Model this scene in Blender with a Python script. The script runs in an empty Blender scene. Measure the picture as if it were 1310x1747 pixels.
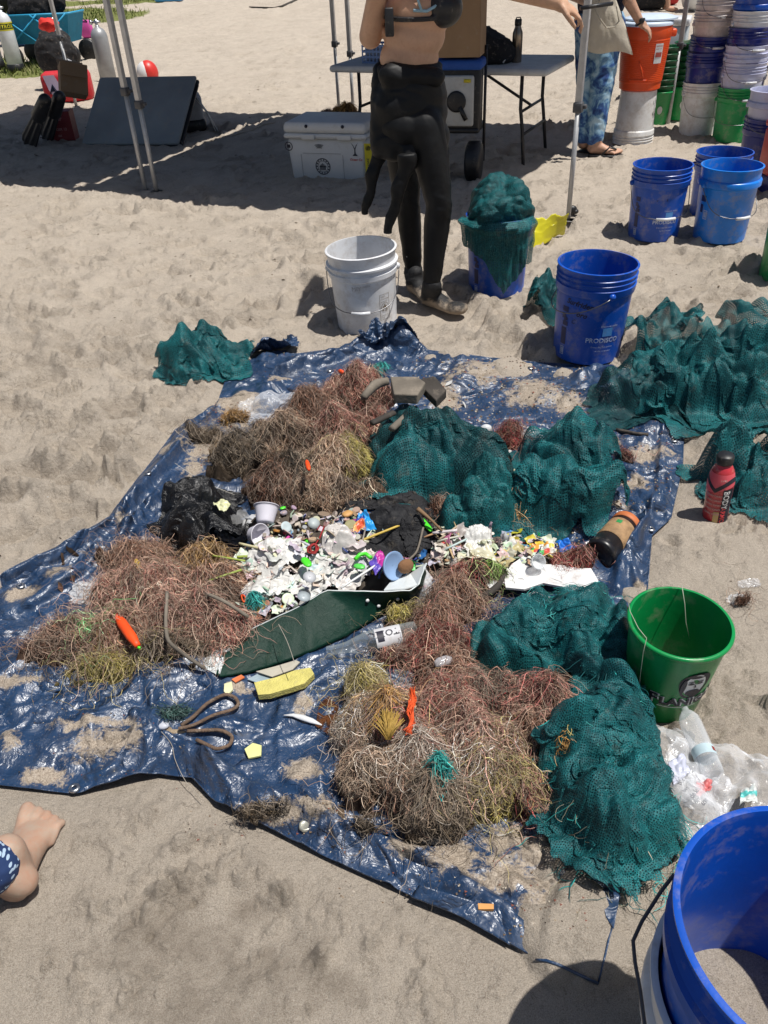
import bpy, bmesh, math, random
import numpy as np
from mathutils import Vector, Matrix
rnd = random.Random(7)
nr = np.random.RandomState(11)
# ---------------------------------------------------------------- camera, world, sun, exposure
CF = 1362.0; CP = math.radians(36); CR = math.radians(3); CH = 1.42
_F = np.array([0, math.cos(CP), -math.sin(CP)]); _R0 = np.array([1., 0, 0]); _U0 = np.array([0, math.sin(CP), math.cos(CP)])
_R = math.cos(CR)*_R0 - math.sin(CR)*_U0; _U = math.sin(CR)*_R0 + math.cos(CR)*_U0
scene = bpy.context.scene
cam = bpy.data.cameras.new('camera'); camo = bpy.data.objects.new('camera', cam); scene.collection.objects.link(camo)
cam.sensor_fit = 'VERTICAL'; cam.sensor_height = 36; cam.lens = 36*CF/1747; cam.clip_start = .05; cam.clip_end = 900
camo.matrix_world = Matrix(((_R[0], _U[0], -_F[0], 0), (_R[1], _U[1], -_F[1], 0), (_R[2], _U[2], -_F[2], CH), (0, 0, 0, 1)))
scene.camera = camo
SUN = Vector((0.32, -0.09, 1)).normalized()          # towards the sun
world = bpy.data.worlds.new('World'); scene.world = world; world.use_nodes = True
nt = world.node_tree; bg = nt.nodes['Background']; sky = nt.nodes.new('ShaderNodeTexSky'); sky.sky_type = 'NISHITA'; sky.sun_disc = False
sky.sun_elevation = math.asin(SUN.z); sky.sun_rotation = math.atan2(SUN.x, SUN.y); sky.air_density = 1.0; sky.dust_density = 1.5
nt.links.new(sky.outputs[0], bg.inputs[0]); bg.inputs[1].default_value = 0.050
sl = bpy.data.lights.new('sun', 'SUN'); sl.energy = 4.2; sl.angle = math.radians(.55); sl.color = (1, .965, .91)
so = bpy.data.objects.new('sun', sl); scene.collection.objects.link(so); so.rotation_euler = SUN.to_track_quat('Z', 'Y').to_euler(); so.location = (2, -1, 8)
vs = scene.view_settings; vs.view_transform = 'Standard'; vs.look = 'None'; vs.gamma = 1; vs.use_curve_mapping = False; vs.exposure = 0.24
scene.cycles.transparent_max_bounces = 16; scene.cycles.max_bounces = 8
# ---------------------------------------------------------------- helpers
def ray(u, v):
    return _F + (u-655)/CF*_R - (v-873.5)/CF*_U
def P(u, v, h=0.):
    d = ray(u, v); return np.array([0, 0, CH]) + d*((h-CH)/d[2])
def PY(u, v, y):
    d = ray(u, v); return np.array([0, 0, CH]) + d*(y/d[1])
def s2l(*c):
    return tuple(((x/255/12.92) if x/255 <= .04045 else ((x/255+.055)/1.055)**2.4) for x in c)
def link(o, parent=None):
    scene.collection.objects.link(o)
    if parent is not None: o.parent = parent
    return o
def tag(o, label=None, cat=None, group=None, kind=None):
    if label: o['label'] = label
    if cat: o['category'] = cat
    if group: o['group'] = group
    if kind: o['kind'] = kind
    return o
def empty(name, loc, rz=0, label=None, cat=None, group=None, rot=None):
    o = bpy.data.objects.new(name, None); o.empty_display_size = .1
    o.location = tuple(float(c) for c in loc); o.rotation_euler = rot if rot else (0, 0, rz); link(o); return tag(o, label, cat, group)
def copy_tree(o, parent=None):
    c = o.copy(); scene.collection.objects.link(c); c.parent = parent
    for ch in list(o.children): copy_tree(ch, c)
    return c
def hsh(ix, iy, s):
    h = np.sin(ix*127.1 + iy*311.7 + s*74.7)*43758.5453
    return h - np.floor(h)
def vn(x, y, s=0):
    ix = np.floor(x); iy = np.floor(y); fx = x-ix; fy = y-iy
    fx = fx*fx*fx*(fx*(fx*6-15)+10); fy = fy*fy*fy*(fy*(fy*6-15)+10)
    a = hsh(ix, iy, s); b = hsh(ix+1, iy, s); c = hsh(ix, iy+1, s); d = hsh(ix+1, iy+1, s)
    return (a*(1-fx)+b*fx)*(1-fy) + (c*(1-fx)+d*fx)*fy
def fbm(x, y, s=0, o=4, g=.5):
    t = 0; a = 1; n = 0
    for k in range(o):
        t = t + a*(vn(x, y, s+k*3.1)*2-1); n += a; a *= g; x, y = x*1.93*.8 - y*1.93*.6 + 5.2, x*1.93*.6 + y*1.93*.8 + 1.7
    return t/n
def ridged(x, y, s=0, o=3, g=.5):
    t = 0; a = 1; n = 0
    for k in range(o):
        t = t + a*(1-np.abs(vn(x, y, s+k*3.1)*2-1)*1.6); n += a; a *= g; x, y = x*1.9*.8 - y*1.9*.6 + 5.2, x*1.9*.6 + y*1.9*.8 + 1.7
    return t/n
def sstep(a, b, x):
    t = np.clip((x-a)/(b-a), 0, 1); return t*t*(3-2*t)
def mesh_obj(name, V, Fc, m=None, parent=None, smooth=True, uv=None, col=None, uvloop=None):
    V = np.asarray(V, float).reshape(-1, 3)
    me = bpy.data.meshes.new(name)
    if isinstance(Fc, np.ndarray) and Fc.ndim == 2:
        n, k = Fc.shape
        me.vertices.add(len(V)); me.vertices.foreach_set('co', V.ravel())
        me.loops.add(n*k); me.loops.foreach_set('vertex_index', Fc.astype(np.int32).ravel())
        me.polygons.add(n); me.polygons.foreach_set('loop_start', np.arange(0, n*k, k, dtype=np.int32))
        try: me.polygons.foreach_set('loop_total', np.full(n, k, dtype=np.int32))
        except Exception: pass
        me.update(calc_edges=True); me.validate()
    else:
        me.from_pydata(V.tolist(), [], [list(f) for f in Fc]); me.update()
    me.polygons.foreach_set('use_smooth', np.full(len(me.polygons), smooth))
    if uv is not None:
        ul = me.uv_layers.new(name='UVMap'); li = np.zeros(len(me.loops), np.int32); me.loops.foreach_get('vertex_index', li)
        ul.data.foreach_set('uv', np.asarray(uv, np.float32)[li].ravel())
    if col is not None:
        a = me.color_attributes.new('col', 'FLOAT_COLOR', 'POINT')
        c = np.asarray(col, np.float32)
        if c.shape[1] == 3: c = np.hstack([c, np.ones((len(c), 1), np.float32)])
        a.data.foreach_set('color', c.ravel())
    if m is not None: me.materials.append(m)
    return link(bpy.data.objects.new(name, me), parent)
def gridF(ny, nx, wrap=False):
    i = np.arange(ny-1)[:, None]; j = np.arange(nx if wrap else nx-1)[None, :]
    a = i*nx + j; b = i*nx + (j+1) % nx; c = (i+1)*nx + (j+1) % nx; d = (i+1)*nx + j
    return np.stack([a, b, c, d], -1).reshape(-1, 4)
class MB:
    """collects shapes; build() makes ONE mesh"""
    def __init__(s): s.V = []; s.F = []; s.C = []; s.n = 0
    def add(s, V, F, col=(1, 1, 1)):
        V = np.asarray(V, float).reshape(-1, 3); s.V.append(V); s.F += [[int(i)+s.n for i in f] for f in F]; s.n += len(V)
        s.C.append(np.tile(np.array(col, float), (len(V), 1)) if np.ndim(col) == 1 else np.asarray(col)); return s
    def box(s, size, loc=(0, 0, 0), rz=0, bev=0., M=None, col=(1, 1, 1)):
        sx, sy, sz = [q/2 for q in size]; b = min(bev, sx*.9, sy*.9, sz*.9)
        if b <= 0:
            V = [(x, y, z) for z in (-sz, sz) for x, y in ((-sx, -sy), (sx, -sy), (sx, sy), (-sx, sy))]
            F = [(3, 2, 1, 0), (4, 5, 6, 7), (0, 1, 5, 4), (1, 2, 6, 5), (2, 3, 7, 6), (3, 0, 4, 7)]
        else:
            V = []; F = []; seg = 4
            rings = []
            for z, ins in ((-sz, b), (-sz+b*.3, b*.3), (-sz+b, 0), (sz-b, 0), (sz-b*.3, b*.3), (sz, b)):
                r = []
                for cx, cy, a0 in ((1, 1, 0), (-1, 1, 90), (-1, -1, 180), (1, -1, 270)):
                    for k in range(seg):
                        a = math.radians(a0+90*k/(seg-1)); r.append(len(V)); rr = max(b-ins, b*.15)
                        V.append((cx*(sx-b)+rr*math.cos(a), cy*(sy-b)+rr*math.sin(a), z))
                rings.append(r)
            n = len(rings[0])
            for A, B in zip(rings, rings[1:]):
                for k in range(n): F.append((A[k], A[(k+1) % n], B[(k+1) % n], B[k]))
            F.append(tuple(reversed(rings[0]))); F.append(tuple(rings[-1]))
        V = np.array(V, float)
        if M is not None: V = V @ np.array(M)[:3, :3].T
        c, q = math.cos(rz), math.sin(rz); V = np.stack([V[:, 0]*c-V[:, 1]*q, V[:, 0]*q+V[:, 1]*c, V[:, 2]], 1) + np.array(loc, float)
        return s.add(V, F, col)
    def lathe(s, prof, n=48, loc=(0, 0, 0), M=None, cap0=False, cap1=False, col=(1, 1, 1), wob=None):
        pr = np.array(prof, float); a = np.arange(n)*2*math.pi/n
        r = pr[:, 0][:, None]*np.ones(n); z = pr[:, 1][:, None]*np.ones(n)
        if wob is not None: r = r*wob(a[None, :], z)
        V = np.stack([r*np.sin(a), -r*np.cos(a), z], -1).reshape(-1, 3)
        F = gridF(len(pr), n, True).tolist()
        if cap0: F.append(list(range(n))[::-1])
        if cap1: F.append([(len(pr)-1)*n+k for k in range(n)])
        if M is not None: V = V @ np.array(M)[:3, :3].T
        return s.add(V + np.array(loc, float), F, col)
    def tube(s, pts, r, n=8, caps=True, col=(1, 1, 1), flat=1.):
        pts = np.array(pts, float); m = len(pts); r = np.broadcast_to(np.array(r, float), (m,))
        T = np.gradient(pts, axis=0); T /= (np.linalg.norm(T, axis=1)[:, None]+1e-12)
        up = np.array([0, 0, 1.]) if abs(T[0][2]) < .9 else np.array([1., 0, 0]); V = []
        N = np.cross(T[0], up); N /= np.linalg.norm(N)
        for i in range(m):
            N = N - T[i]*(N@T[i]); N /= (np.linalg.norm(N)+1e-12); B = np.cross(T[i], N)
            for k in range(n):
                a = 2*math.pi*k/n; V.append(pts[i] + r[i]*(math.cos(a)*N + math.sin(a)*B*flat))
        F = gridF(m, n, True).tolist()
        if caps: F.append(list(range(n))[::-1]); F.append([(m-1)*n+k for k in range(n)])
        return s.add(V, F, col)
    def capsule(s, a, b, ra, rb, n=14, k=4):
        a = np.array(a, float); b = np.array(b, float); d = b-a; L = np.linalg.norm(d); d = d/(L+1e-9)
        pts = []; rr = []
        for i in range(k+1):
            t = math.pi/2*i/k; pts.append(a - d*ra*math.cos(t)); rr.append(max(ra*math.sin(t), .0005))
        for i in range(k+1):
            t = math.pi/2*(1-i/k); pts.append(b + d*rb*math.cos(t)); rr.append(max(rb*math.sin(t), .0005))
        pts = np.array(pts); N = np.cross(d, [0, 0, 1.] if abs(d[2]) < .9 else [1., 0, 0]); N /= np.linalg.norm(N); B = np.cross(d, N)
        V = [pts[i] + rr[i]*(math.cos(2*math.pi*j/n)*N + math.sin(2*math.pi*j/n)*B) for i in range(len(pts)) for j in range(n)]
        F = gridF(len(pts), n, True).tolist(); F.append(list(range(n))[::-1]); F.append([(len(pts)-1)*n+j for j in range(n)])
        return s.add(V, F)
    def limb(s, pts, rs):
        for i in range(len(pts)-1): s.capsule(pts[i], pts[i+1], rs[i], rs[i+1])
        return s
    def ell(s, c, rad, M=None, n=20):
        pr = [(max(math.sin(math.pi*i/n*1.0), .002), -math.cos(math.pi*i/n)) for i in range(n+1)]
        t = MB(); t.lathe(pr, n, cap0=True, cap1=True); V = t.V[0]*np.array(rad)
        if M is not None: V = V @ np.array(M)[:3, :3].T
        return s.add(V + np.array(c, float), t.F)
    def build(s, name, m=None, parent=None, smooth=True, usecol=False):
        o = mesh_obj(name, np.vstack(s.V), s.F, m, parent, smooth, col=np.vstack(s.C) if usecol else None); return o
def sharp(o, ang=35):
    """flat where the crease is sharper than ang degrees"""
    o.data.set_sharp_from_angle(angle=math.radians(ang)); return o
def remeshed(mb, name, m, parent, vox=.006, smooth=4, col=None):
    tmp = mb.build('tmp', None)
    md = tmp.modifiers.new('r', 'REMESH'); md.mode = 'VOXEL'; md.voxel_size = vox
    if smooth: sm = tmp.modifiers.new('s', 'SMOOTH'); sm.factor = .5; sm.iterations = smooth
    dg = bpy.context.evaluated_depsgraph_get(); ev = tmp.evaluated_get(dg); me = bpy.data.meshes.new_from_object(ev)
    old = tmp.data; bpy.data.objects.remove(tmp); bpy.data.meshes.remove(old)
    me.name = name; me.polygons.foreach_set('use_smooth', np.full(len(me.polygons), True)); me.materials.clear()
    if m: me.materials.append(m)
    return link(bpy.data.objects.new(name, me), parent)
def text_vf(txt, size=.03, shear=0., offset=0., bold=0.):
    cu = bpy.data.curves.new('t', 'FONT'); cu.body = txt; cu.size = size; cu.shear = shear; cu.resolution_u = 2; cu.align_x = 'LEFT'; cu.fill_mode = 'BOTH'; cu.offset = bold
    o = bpy.data.objects.new('t', cu); link(o); dg = bpy.context.evaluated_depsgraph_get(); me = bpy.data.meshes.new_from_object(o.evaluated_get(dg))
    V = np.array([v.co[:] for v in me.vertices]); F = [list(p.vertices) for p in me.polygons]
    bpy.data.objects.remove(o); bpy.data.curves.remove(cu); bpy.data.meshes.remove(me)
    if len(V) == 0: V = np.zeros((0, 3))
    return V, F
# ---------------------------------------------------------------- materials
MATS = {}
class NT:
    def __init__(s, name):
        s.m = bpy.data.materials.new(name); s.m.use_nodes = True; s.t = s.m.node_tree; s.b = s.t.nodes['Principled BSDF']; s.out = s.t.nodes['Material Output']
        s.tc = s.t.nodes.new('ShaderNodeTexCoord'); s.co = s.tc.outputs['Object']
    def n(s, typ, **k):
        x = s.t.nodes.new(typ)
        for a, v in k.items(): setattr(x, a, v)
        return x
    def l(s, a, b): s.t.links.new(a, b)
    def setv(s, sock, v):
        if hasattr(v, 'is_output') or isinstance(v, bpy.types.NodeSocket): s.l(v, sock)
        else: sock.default_value = v
    def noise(s, scale, detail=3, rough=.55, co=None, dist=0., w=0.):
        x = s.n('ShaderNodeTexNoise'); x.inputs['Scale'].default_value = scale; x.inputs['Detail'].default_value = detail; x.inputs['Roughness'].default_value = rough; x.inputs['Distortion'].default_value = dist
        s.l(co or s.co, x.inputs['Vector']); return x.outputs['Fac']
    def ramp(s, f, a, b, c0=(0, 0, 0, 1), c1=(1, 1, 1, 1), interp='LINEAR'):
        x = s.n('ShaderNodeValToRGB'); e = x.color_ramp.elements; e[0].position = a; e[1].position = b; e[0].color = c0; e[1].color = c1; x.color_ramp.interpolation = interp
        s.l(f, x.inputs[0]); return x.outputs[0]
    def mix(s, f, a, b, typ='MIX'):
        x = s.n('ShaderNodeMixRGB'); x.blend_type = typ; s.setv(x.inputs[0], f)
        for q, v in ((x.inputs[1], a), (x.inputs[2], b)): s.setv(q, v if not isinstance(v, tuple) else (tuple(v)+(1,))[:4])
        return x.outputs[0]
    def math(s, op, a, b=0., c=None):
        x = s.n('ShaderNodeMath', operation=op); s.setv(x.inputs[0], a); s.setv(x.inputs[1], b)
        if c is not None: s.setv(x.inputs[2], c)
        return x.outputs[0]
    def bump(s, h, st=.3, dist=.01, prev=None):
        x = s.n('ShaderNodeBump'); x.inputs['Strength'].default_value = st; x.inputs['Distance'].default_value = dist; s.l(h, x.inputs['Height'])
        if prev is not None: s.l(prev, x.inputs['Normal'])
        s.l(x.outputs[0], s.b.inputs['Normal']); return x.outputs[0]
    def set(s, **k):
        d = dict(col='Base Color', rough='Roughness', metal='Metallic', alpha='Alpha', trans='Transmission Weight', ior='IOR', sss='Subsurface Weight', spec='Specular IOR Level', coat='Coat Weight', sheen='Sheen Weight')
        for a, v in k.items():
            q = s.b.inputs[d[a]]; s.setv(q, (tuple(v)+(1,))[:4] if isinstance(v, tuple) else v)
        return s
SAND = (.40, .335, .265)
def simple(name, col, rough=.5, dirt=.0, var=.12, scale=12., bump=0., metal=0., spec=.5, coat=0., dcol=SAND, uselocal=True):
    if name in MATS: return MATS[name]
    t = NT(name); c = t.mix(t.ramp(t.noise(scale, 4), .3, .75), tuple(x*(1-var) for x in col), tuple(min(1, x*(1+var)) for x in col))
    r = rough
    if dirt > 0:
        f = t.ramp(t.noise(scale*1.3+7, 6, .7), .62-.3*dirt, .78-.1*dirt); f = t.math('MULTIPLY', f, min(.9, .35+dirt*.5))
        c = t.mix(f, c, dcol); r = t.math('ADD', t.math('MULTIPLY', f, .4), rough)
    t.set(col=c, rough=r, metal=metal, spec=spec, coat=coat)
    if bump: t.bump(t.noise(scale*6, 4), bump, .004)
    MATS[name] = t.m; return t.m
def vcol(name='vcol_matte', rough=.75, spec=.3, var=.3):
    if name in MATS: return MATS[name]
    t = NT(name); a = t.n('ShaderNodeAttribute'); a.attribute_name = 'col'
    c = t.mix(t.ramp(t.noise(60, 3), .3, .8), t.mix(var, a.outputs['Color'], (0.08, 0.06, 0.045)), a.outputs['Color']); t.set(col=c, rough=rough, spec=spec); MATS[name] = t.m; return t.m
def clear(name, col=(.9, .92, .95), alpha=.35, rough=.12, bump=.4, scale=30):
    """thin transparent plastic"""
    if name in MATS: return MATS[name]
    t = NT(name); fr = t.n('ShaderNodeLayerWeight'); fr.inputs[0].default_value = .35
    a = t.math('ADD', t.math('MULTIPLY', fr.outputs['Facing'], .55), alpha); a = t.math('MULTIPLY', a, t.math('ADD', t.math('MULTIPLY', t.noise(scale, 5), .9), .5)); a = t.math('MINIMUM', a, 1.)
    t.set(col=col, rough=rough, alpha=a, spec=.8, coat=.3); t.bump(t.noise(scale*1.5, 5, .6), bump, .006); MATS[name] = t.m; return t.m
# ---------------------------------------------------------------- ground sheet
def pip(x, y, poly):
    ins = np.zeros(x.shape, bool); n = len(poly)
    for i in range(n):
        x1, y1 = poly[i]; x2, y2 = poly[(i+1) % n]
        if y1 == y2: continue
        c = (y1 > y) != (y2 > y); ins ^= c & (x < (x2-x1)*(y-y1)/(y2-y1)+x1)
    return ins
def pdist(x, y, line, closed=False):
    d = np.full(np.shape(x), 1e9); n = len(line)
    for i in range(n if closed else n-1):
        ax, ay = line[i][:2]; bx, by = line[(i+1) % n][:2]; dx, dy = bx-ax, by-ay; L = dx*dx+dy*dy+1e-12
        t = np.clip(((x-ax)*dx+(y-ay)*dy)/L, 0, 1); d = np.minimum(d, np.hypot(x-ax-t*dx, y-ay-t*dy))
    return d
T_far = [(385, 648), (436, 605), (470, 596), (500, 602), (600, 590), (650, 583), (712, 594), (830, 612), (930, 622), (1035, 622), (1120, 660), (1166, 738)]
T_right = [(1166, 738), (1163, 800), (1143, 888), (1110, 920), (1104, 1000), (1095, 1100), (1085, 1250), (1070, 1450), (1057, 1530), (1022, 1677)]
T_near = [(-150, 1290), (-60, 1322), (0, 1340), (130, 1354), (272, 1322), (330, 1332), (372, 1376), (450, 1412), (560, 1466), (700, 1530), (800, 1572), (868, 1612), (925, 1640), (1022, 1677)]
T_left = [(-150, 1290), (-90, 1080), (0, 1010), (100, 952), (190, 905), (222, 850), (258, 795), (300, 735), (335, 728), (372, 690), (385, 648)]
def W2(l): return [tuple(P(u, v)[:2]) for u, v in l]
tarp_poly = W2(T_left)+W2(T_far)[1:]+W2(T_right)[1:]+W2(T_near)[::-1][1:-1]
def resample(l, n, corner=False):
    l = np.array(l); s = np.r_[0, np.cumsum(np.hypot(*np.diff(l, axis=0).T))]; t = np.linspace(0, s[-1], n)
    return np.stack([np.interp(t, s, l[:, 0]), np.interp(t, s, l[:, 1])], 1)
# places where sand lies over the tarp: (u, v, radius_m, height)
bury = [(1000, 1590, .13, .034), (925, 1580, .06, .020), (1035, 1625, .05, .026), (960, 1635, .07, .028), (775, 606, .08, .016), (870, 628, .11, .012), (800, 640, .07, .012), (960, 640, .06, .015), (735, 612, .05, .015), (1075, 1015, .05, .012), (1060, 1060, .06, .012)]
def gbase(x, y):
    """large soft shape of the beach"""
    z = fbm(x*.9, y*.9, 3, 3)*.035*sstep(1.5, 5, y) + fbm(x*2.3, y*2.3, 9, 3)*.014
    z = z + .10*sstep(9, 16, y)*(.5+.5*vn(x*.3, y*.3, 5)) + .25*sstep(12, 22, y)
    return z - .0
keepflat = []
NR, NC = 740, 570
yy = np.exp(np.linspace(math.log(.15+.75), math.log(24+.75), NR)) - .75
def halfw(y): return .62+.66*y
tt = np.linspace(-1, 1, NC)
GX = tt[None, :]*halfw(yy)[:, None]; GY = np.repeat(yy[:, None], NC, 1)
Z = gbase(GX, GY)
lump = fbm(GX*9, GY*9, 21, 4, .55); tr = sstep(1.35, 2.6, GY); 
Z += lump*(.0055+.011*tr) + np.abs(fbm(GX*5, GY*9, 31, 4, .6))*.026*tr*sstep(-.3, .5, fbm(GX*.8, GY*.8, 44, 2)) + fbm(GX*30, GY*30, 35, 3, .6)*.0035
crumb = np.maximum(0, fbm(GX*38, GY*38, 51, 2)-.12)*sstep(-.05, .35, fbm(GX*2.1, GY*2.1, 61, 2)); Z += crumb*(.030*sstep(3.2, 1.2, GY)+.022*tr)
def dent(cx, cy, a, b, th, dep, rim=.5, sh=0.):
    R = max(a, b)*2.4; i0, i1 = np.searchsorted(yy, [cy-R, cy+R])
    if i1 <= i0: return
    hw = halfw(yy[i0:i1]).max(); j0 = int(np.clip(((cx-R)/halfw(max(yy[i0], .15))+1)/2*(NC-1) if cx-R < 0 else ((cx-R)/hw+1)/2*(NC-1), 0, NC-1)); j1 = int(np.clip(((cx+R)/hw+1)/2*(NC-1) if cx+R < 0 else ((cx+R)/halfw(yy[i0])+1)/2*(NC-1), 0, NC-1))+1
    x = GX[i0:i1, j0:j1]-cx; y = GY[i0:i1, j0:j1]-cy; c, s = math.cos(th), math.sin(th)
    q = np.sqrt(((x*c+y*s)/a)**2+((-x*s+y*c)/b)**2) + .25*fbm(x*14+cx*7, y*14, 5, 2)
    Z[i0:i1, j0:j1] += -dep*(1-sstep(.55, 1.05, q)) + dep*rim*np.exp(-((q-1.25)/.3)**2)
dr = random.Random(5)
tpa = np.array(tarp_poly)
for k in range(1500):
    y = math.exp(dr.uniform(math.log(1.2+1), math.log(15+1)))-1; x = dr.uniform(-1, 1)*halfw(y)*.8
    if pip(np.array([x]), np.array([y]), tarp_poly)[0]: continue
    if y < 1.9: continue
    sz = dr.uniform(.5, 1.15); dent(x, y, .125*sz, .05*sz*dr.uniform(.7, 1.3), dr.gauss(0, .45), dr.uniform(.014, .046), dr.uniform(.3, .8))
for k in range(1800):   # toe kicks and small hollows
    y = math.exp(dr.uniform(math.log(.7+1), math.log(9+1)))-1; x = dr.uniform(-1, 1)*halfw(y)*.75
    if pip(np.array([x]), np.array([y]), tarp_poly)[0] or y < 1.7: continue
    dent(x, y, dr.uniform(.015, .05), dr.uniform(.012, .03), dr.uniform(0, 3.14), dr.uniform(.006, .018), .8)
def dpx(u, v, a, b, th, dep, rim=.5):
    p = P(u, v); dent(p[0], p[1], a, b, th, dep, rim)
dpx(445, 527, .10, .045, .2, .045, .4); dpx(470, 520, .05, .03, .4, .03); dpx(210, 710, .09, .05, 0, .03, .6); dpx(290, 690, .06, .035, .5, .025)
dpx(880, 560, .09, .06, .3, .03, .9); dpx(905, 545, .07, .05, .9, .03, 1.); dpx(830, 560, .05, .05, 0, .02, 1.2); dpx(1000, 360, .05, .04, 0, .02)
dpx(400, 1600, .17, .10, .25, .010, .25)          # wet hollow in the foreground
def crumbs(px, h, w, seed, fq=34):
    global Z
    L = W2(px); xs0, ys0 = np.array(L).min(0)-w*4; xs1, ys1 = np.array(L).max(0)+w*4; i0, i1 = np.searchsorted(yy, [ys0, ys1]); X = GX[i0:i1]; Y = GY[i0:i1]; d = pdist(X+.02*fbm(X*12, Y*12, seed, 3), Y+.02*fbm(X*12+5, Y*12, seed, 3), L)
    e = np.exp(-(d/w)**2); n = fbm(X*fq, Y*fq, seed+2, 3, .6); Z[i0:i1] += h*e*(.45+1.5*np.maximum(0, n)) + h*.9*(n > .12)*e*sstep(.12, .3, n)
crumbs([(262, 1575), (285, 1540), (330, 1510), (380, 1490), (440, 1480)], .024, .022, 3, 24); crumbs([(260, 1590), (300, 1555), (345, 1530)], -.016, .014, 9)
crumbs([(420, 1455), (450, 1480), (475, 1520), (500, 1560), (530, 1600), (560, 1640)], .018, .016, 5, 26); crumbs([(300, 1460), (360, 1440), (430, 1440)], .013, .03, 6, 26); crumbs([(160, 1560), (220, 1530), (270, 1500)], .010, .04, 7); crumbs([(0, 1640), (120, 1660), (230, 1720)], .009, .04, 8)
crumbs([(600, 1600), (700, 1650), (760, 1740)], .008, .04, 10); crumbs([(560, 1560), (620, 1620)], .006, .03, 11); crumbs([(160, 1430), (260, 1400), (330, 1380)], .006, .03, 12)
crumbs([(1170, 1130), (1190, 1180), (1240, 1215), (1310, 1220)], .016, .035, 13, 22); crumbs([(1290, 1150), (1240, 1120), (1200, 1100)], .012, .035, 14, 22); crumbs([(1150, 960), (1230, 940), (1310, 960)], .007, .05, 15, 26)
crumbs([(820, 530), (880, 560), (940, 580), (900, 600)], .022, .05, 16, 16); crumbs([(560, 590), (640, 575), (720, 575)], .012, .04, 17, 18); crumbs([(180, 660), (280, 680), (370, 660)], .012, .08, 18, 14); crumbs([(150, 790), (90, 860), (200, 830)], .010, .08, 19, 16)
for u, v in ((330, 1500), (300, 1500), (380, 1480), (420, 1505), (250, 1560), (215, 1600), (460, 1540), (470, 1580), (395, 1470), (260, 1520)):
    dpx(u, v, .018+.014*dr.random(), .010, dr.uniform(0, 3), -.010, .0)
for k in range(50):
    u = dr.uniform(130, 560); v = dr.uniform(1400, 1740); dpx(u, v, dr.uniform(.004, .016), dr.uniform(.003, .008), dr.uniform(0, 3), -dr.uniform(.003, .007), 0)
for u, v in ((1185, 1180), (1215, 1150), (1230, 1200), (1270, 1180), (1180, 1120), (1260, 1110), (1200, 1230), (1290, 1220)):
    dpx(u, v, .03+.02*dr.random(), .022, dr.uniform(0, 3), -.014, -.6)
# under the tarp and round the heaps
inside = pip(GX, GY, tarp_poly) & (GY < 4); td = np.full(GX.shape, 9.); sel = (GY < 4) & (GY > .3) & (np.abs(GX) < 1.8)
td[sel] = pdist(GX[sel], GY[sel], tarp_poly, True); sd = np.where(inside, -td, td)
base = gbase(GX, GY)
flat = sstep(.10, -.03, sd); Z = Z*(1-flat) + (base-.014)*flat
Z += .010*np.exp(-((sd-.04)/.05)**2)*(vn(GX*7, GY*7, 8))
for u, v, r, h in bury:
    p = P(u, v); d = np.hypot(GX-p[0], GY-p[1])/r + .35*fbm(GX*16, GY*16, u, 3)
    Z = np.maximum(Z, base-.02+ (h+.024)*sstep(1.15, .35, d)) if True else Z
for u, v, r_ in ((762, 535, .17), (708, 500, .13), (1020, 262, .2)):   # trodden flat under the feet
    p = P(u, v); w_ = sstep(1.0, .55, np.hypot(GX-p[0], GY-p[1])/r_); Z = Z*(1-w_)+(base-.004)*w_
def gz(x, y):
    x = np.asarray(x, float); y = np.asarray(y, float)
    fi = np.clip((np.log(y+.75)-math.log(.9))/(math.log(24.75)-math.log(.9))*(NR-1), 0, NR-1.001); fj = np.clip((x/halfw(y)+1)/2*(NC-1), 0, NC-1.001)
    i = fi.astype(int); j = fj.astype(int); a = fi-i; b = fj-j
    return Z[i, j]*(1-a)*(1-b)+Z[i+1, j]*a*(1-b)+Z[i, j+1]*(1-a)*b+Z[i+1, j+1]*a*b
def PG(u, v, dh=0.):
    h = 0.
    for k in range(4):
        p = P(u, v, h+dh); h = float(gz(p[0], p[1]))
    return np.array([p[0], p[1], h+dh])
SZ = Z.copy()
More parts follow.
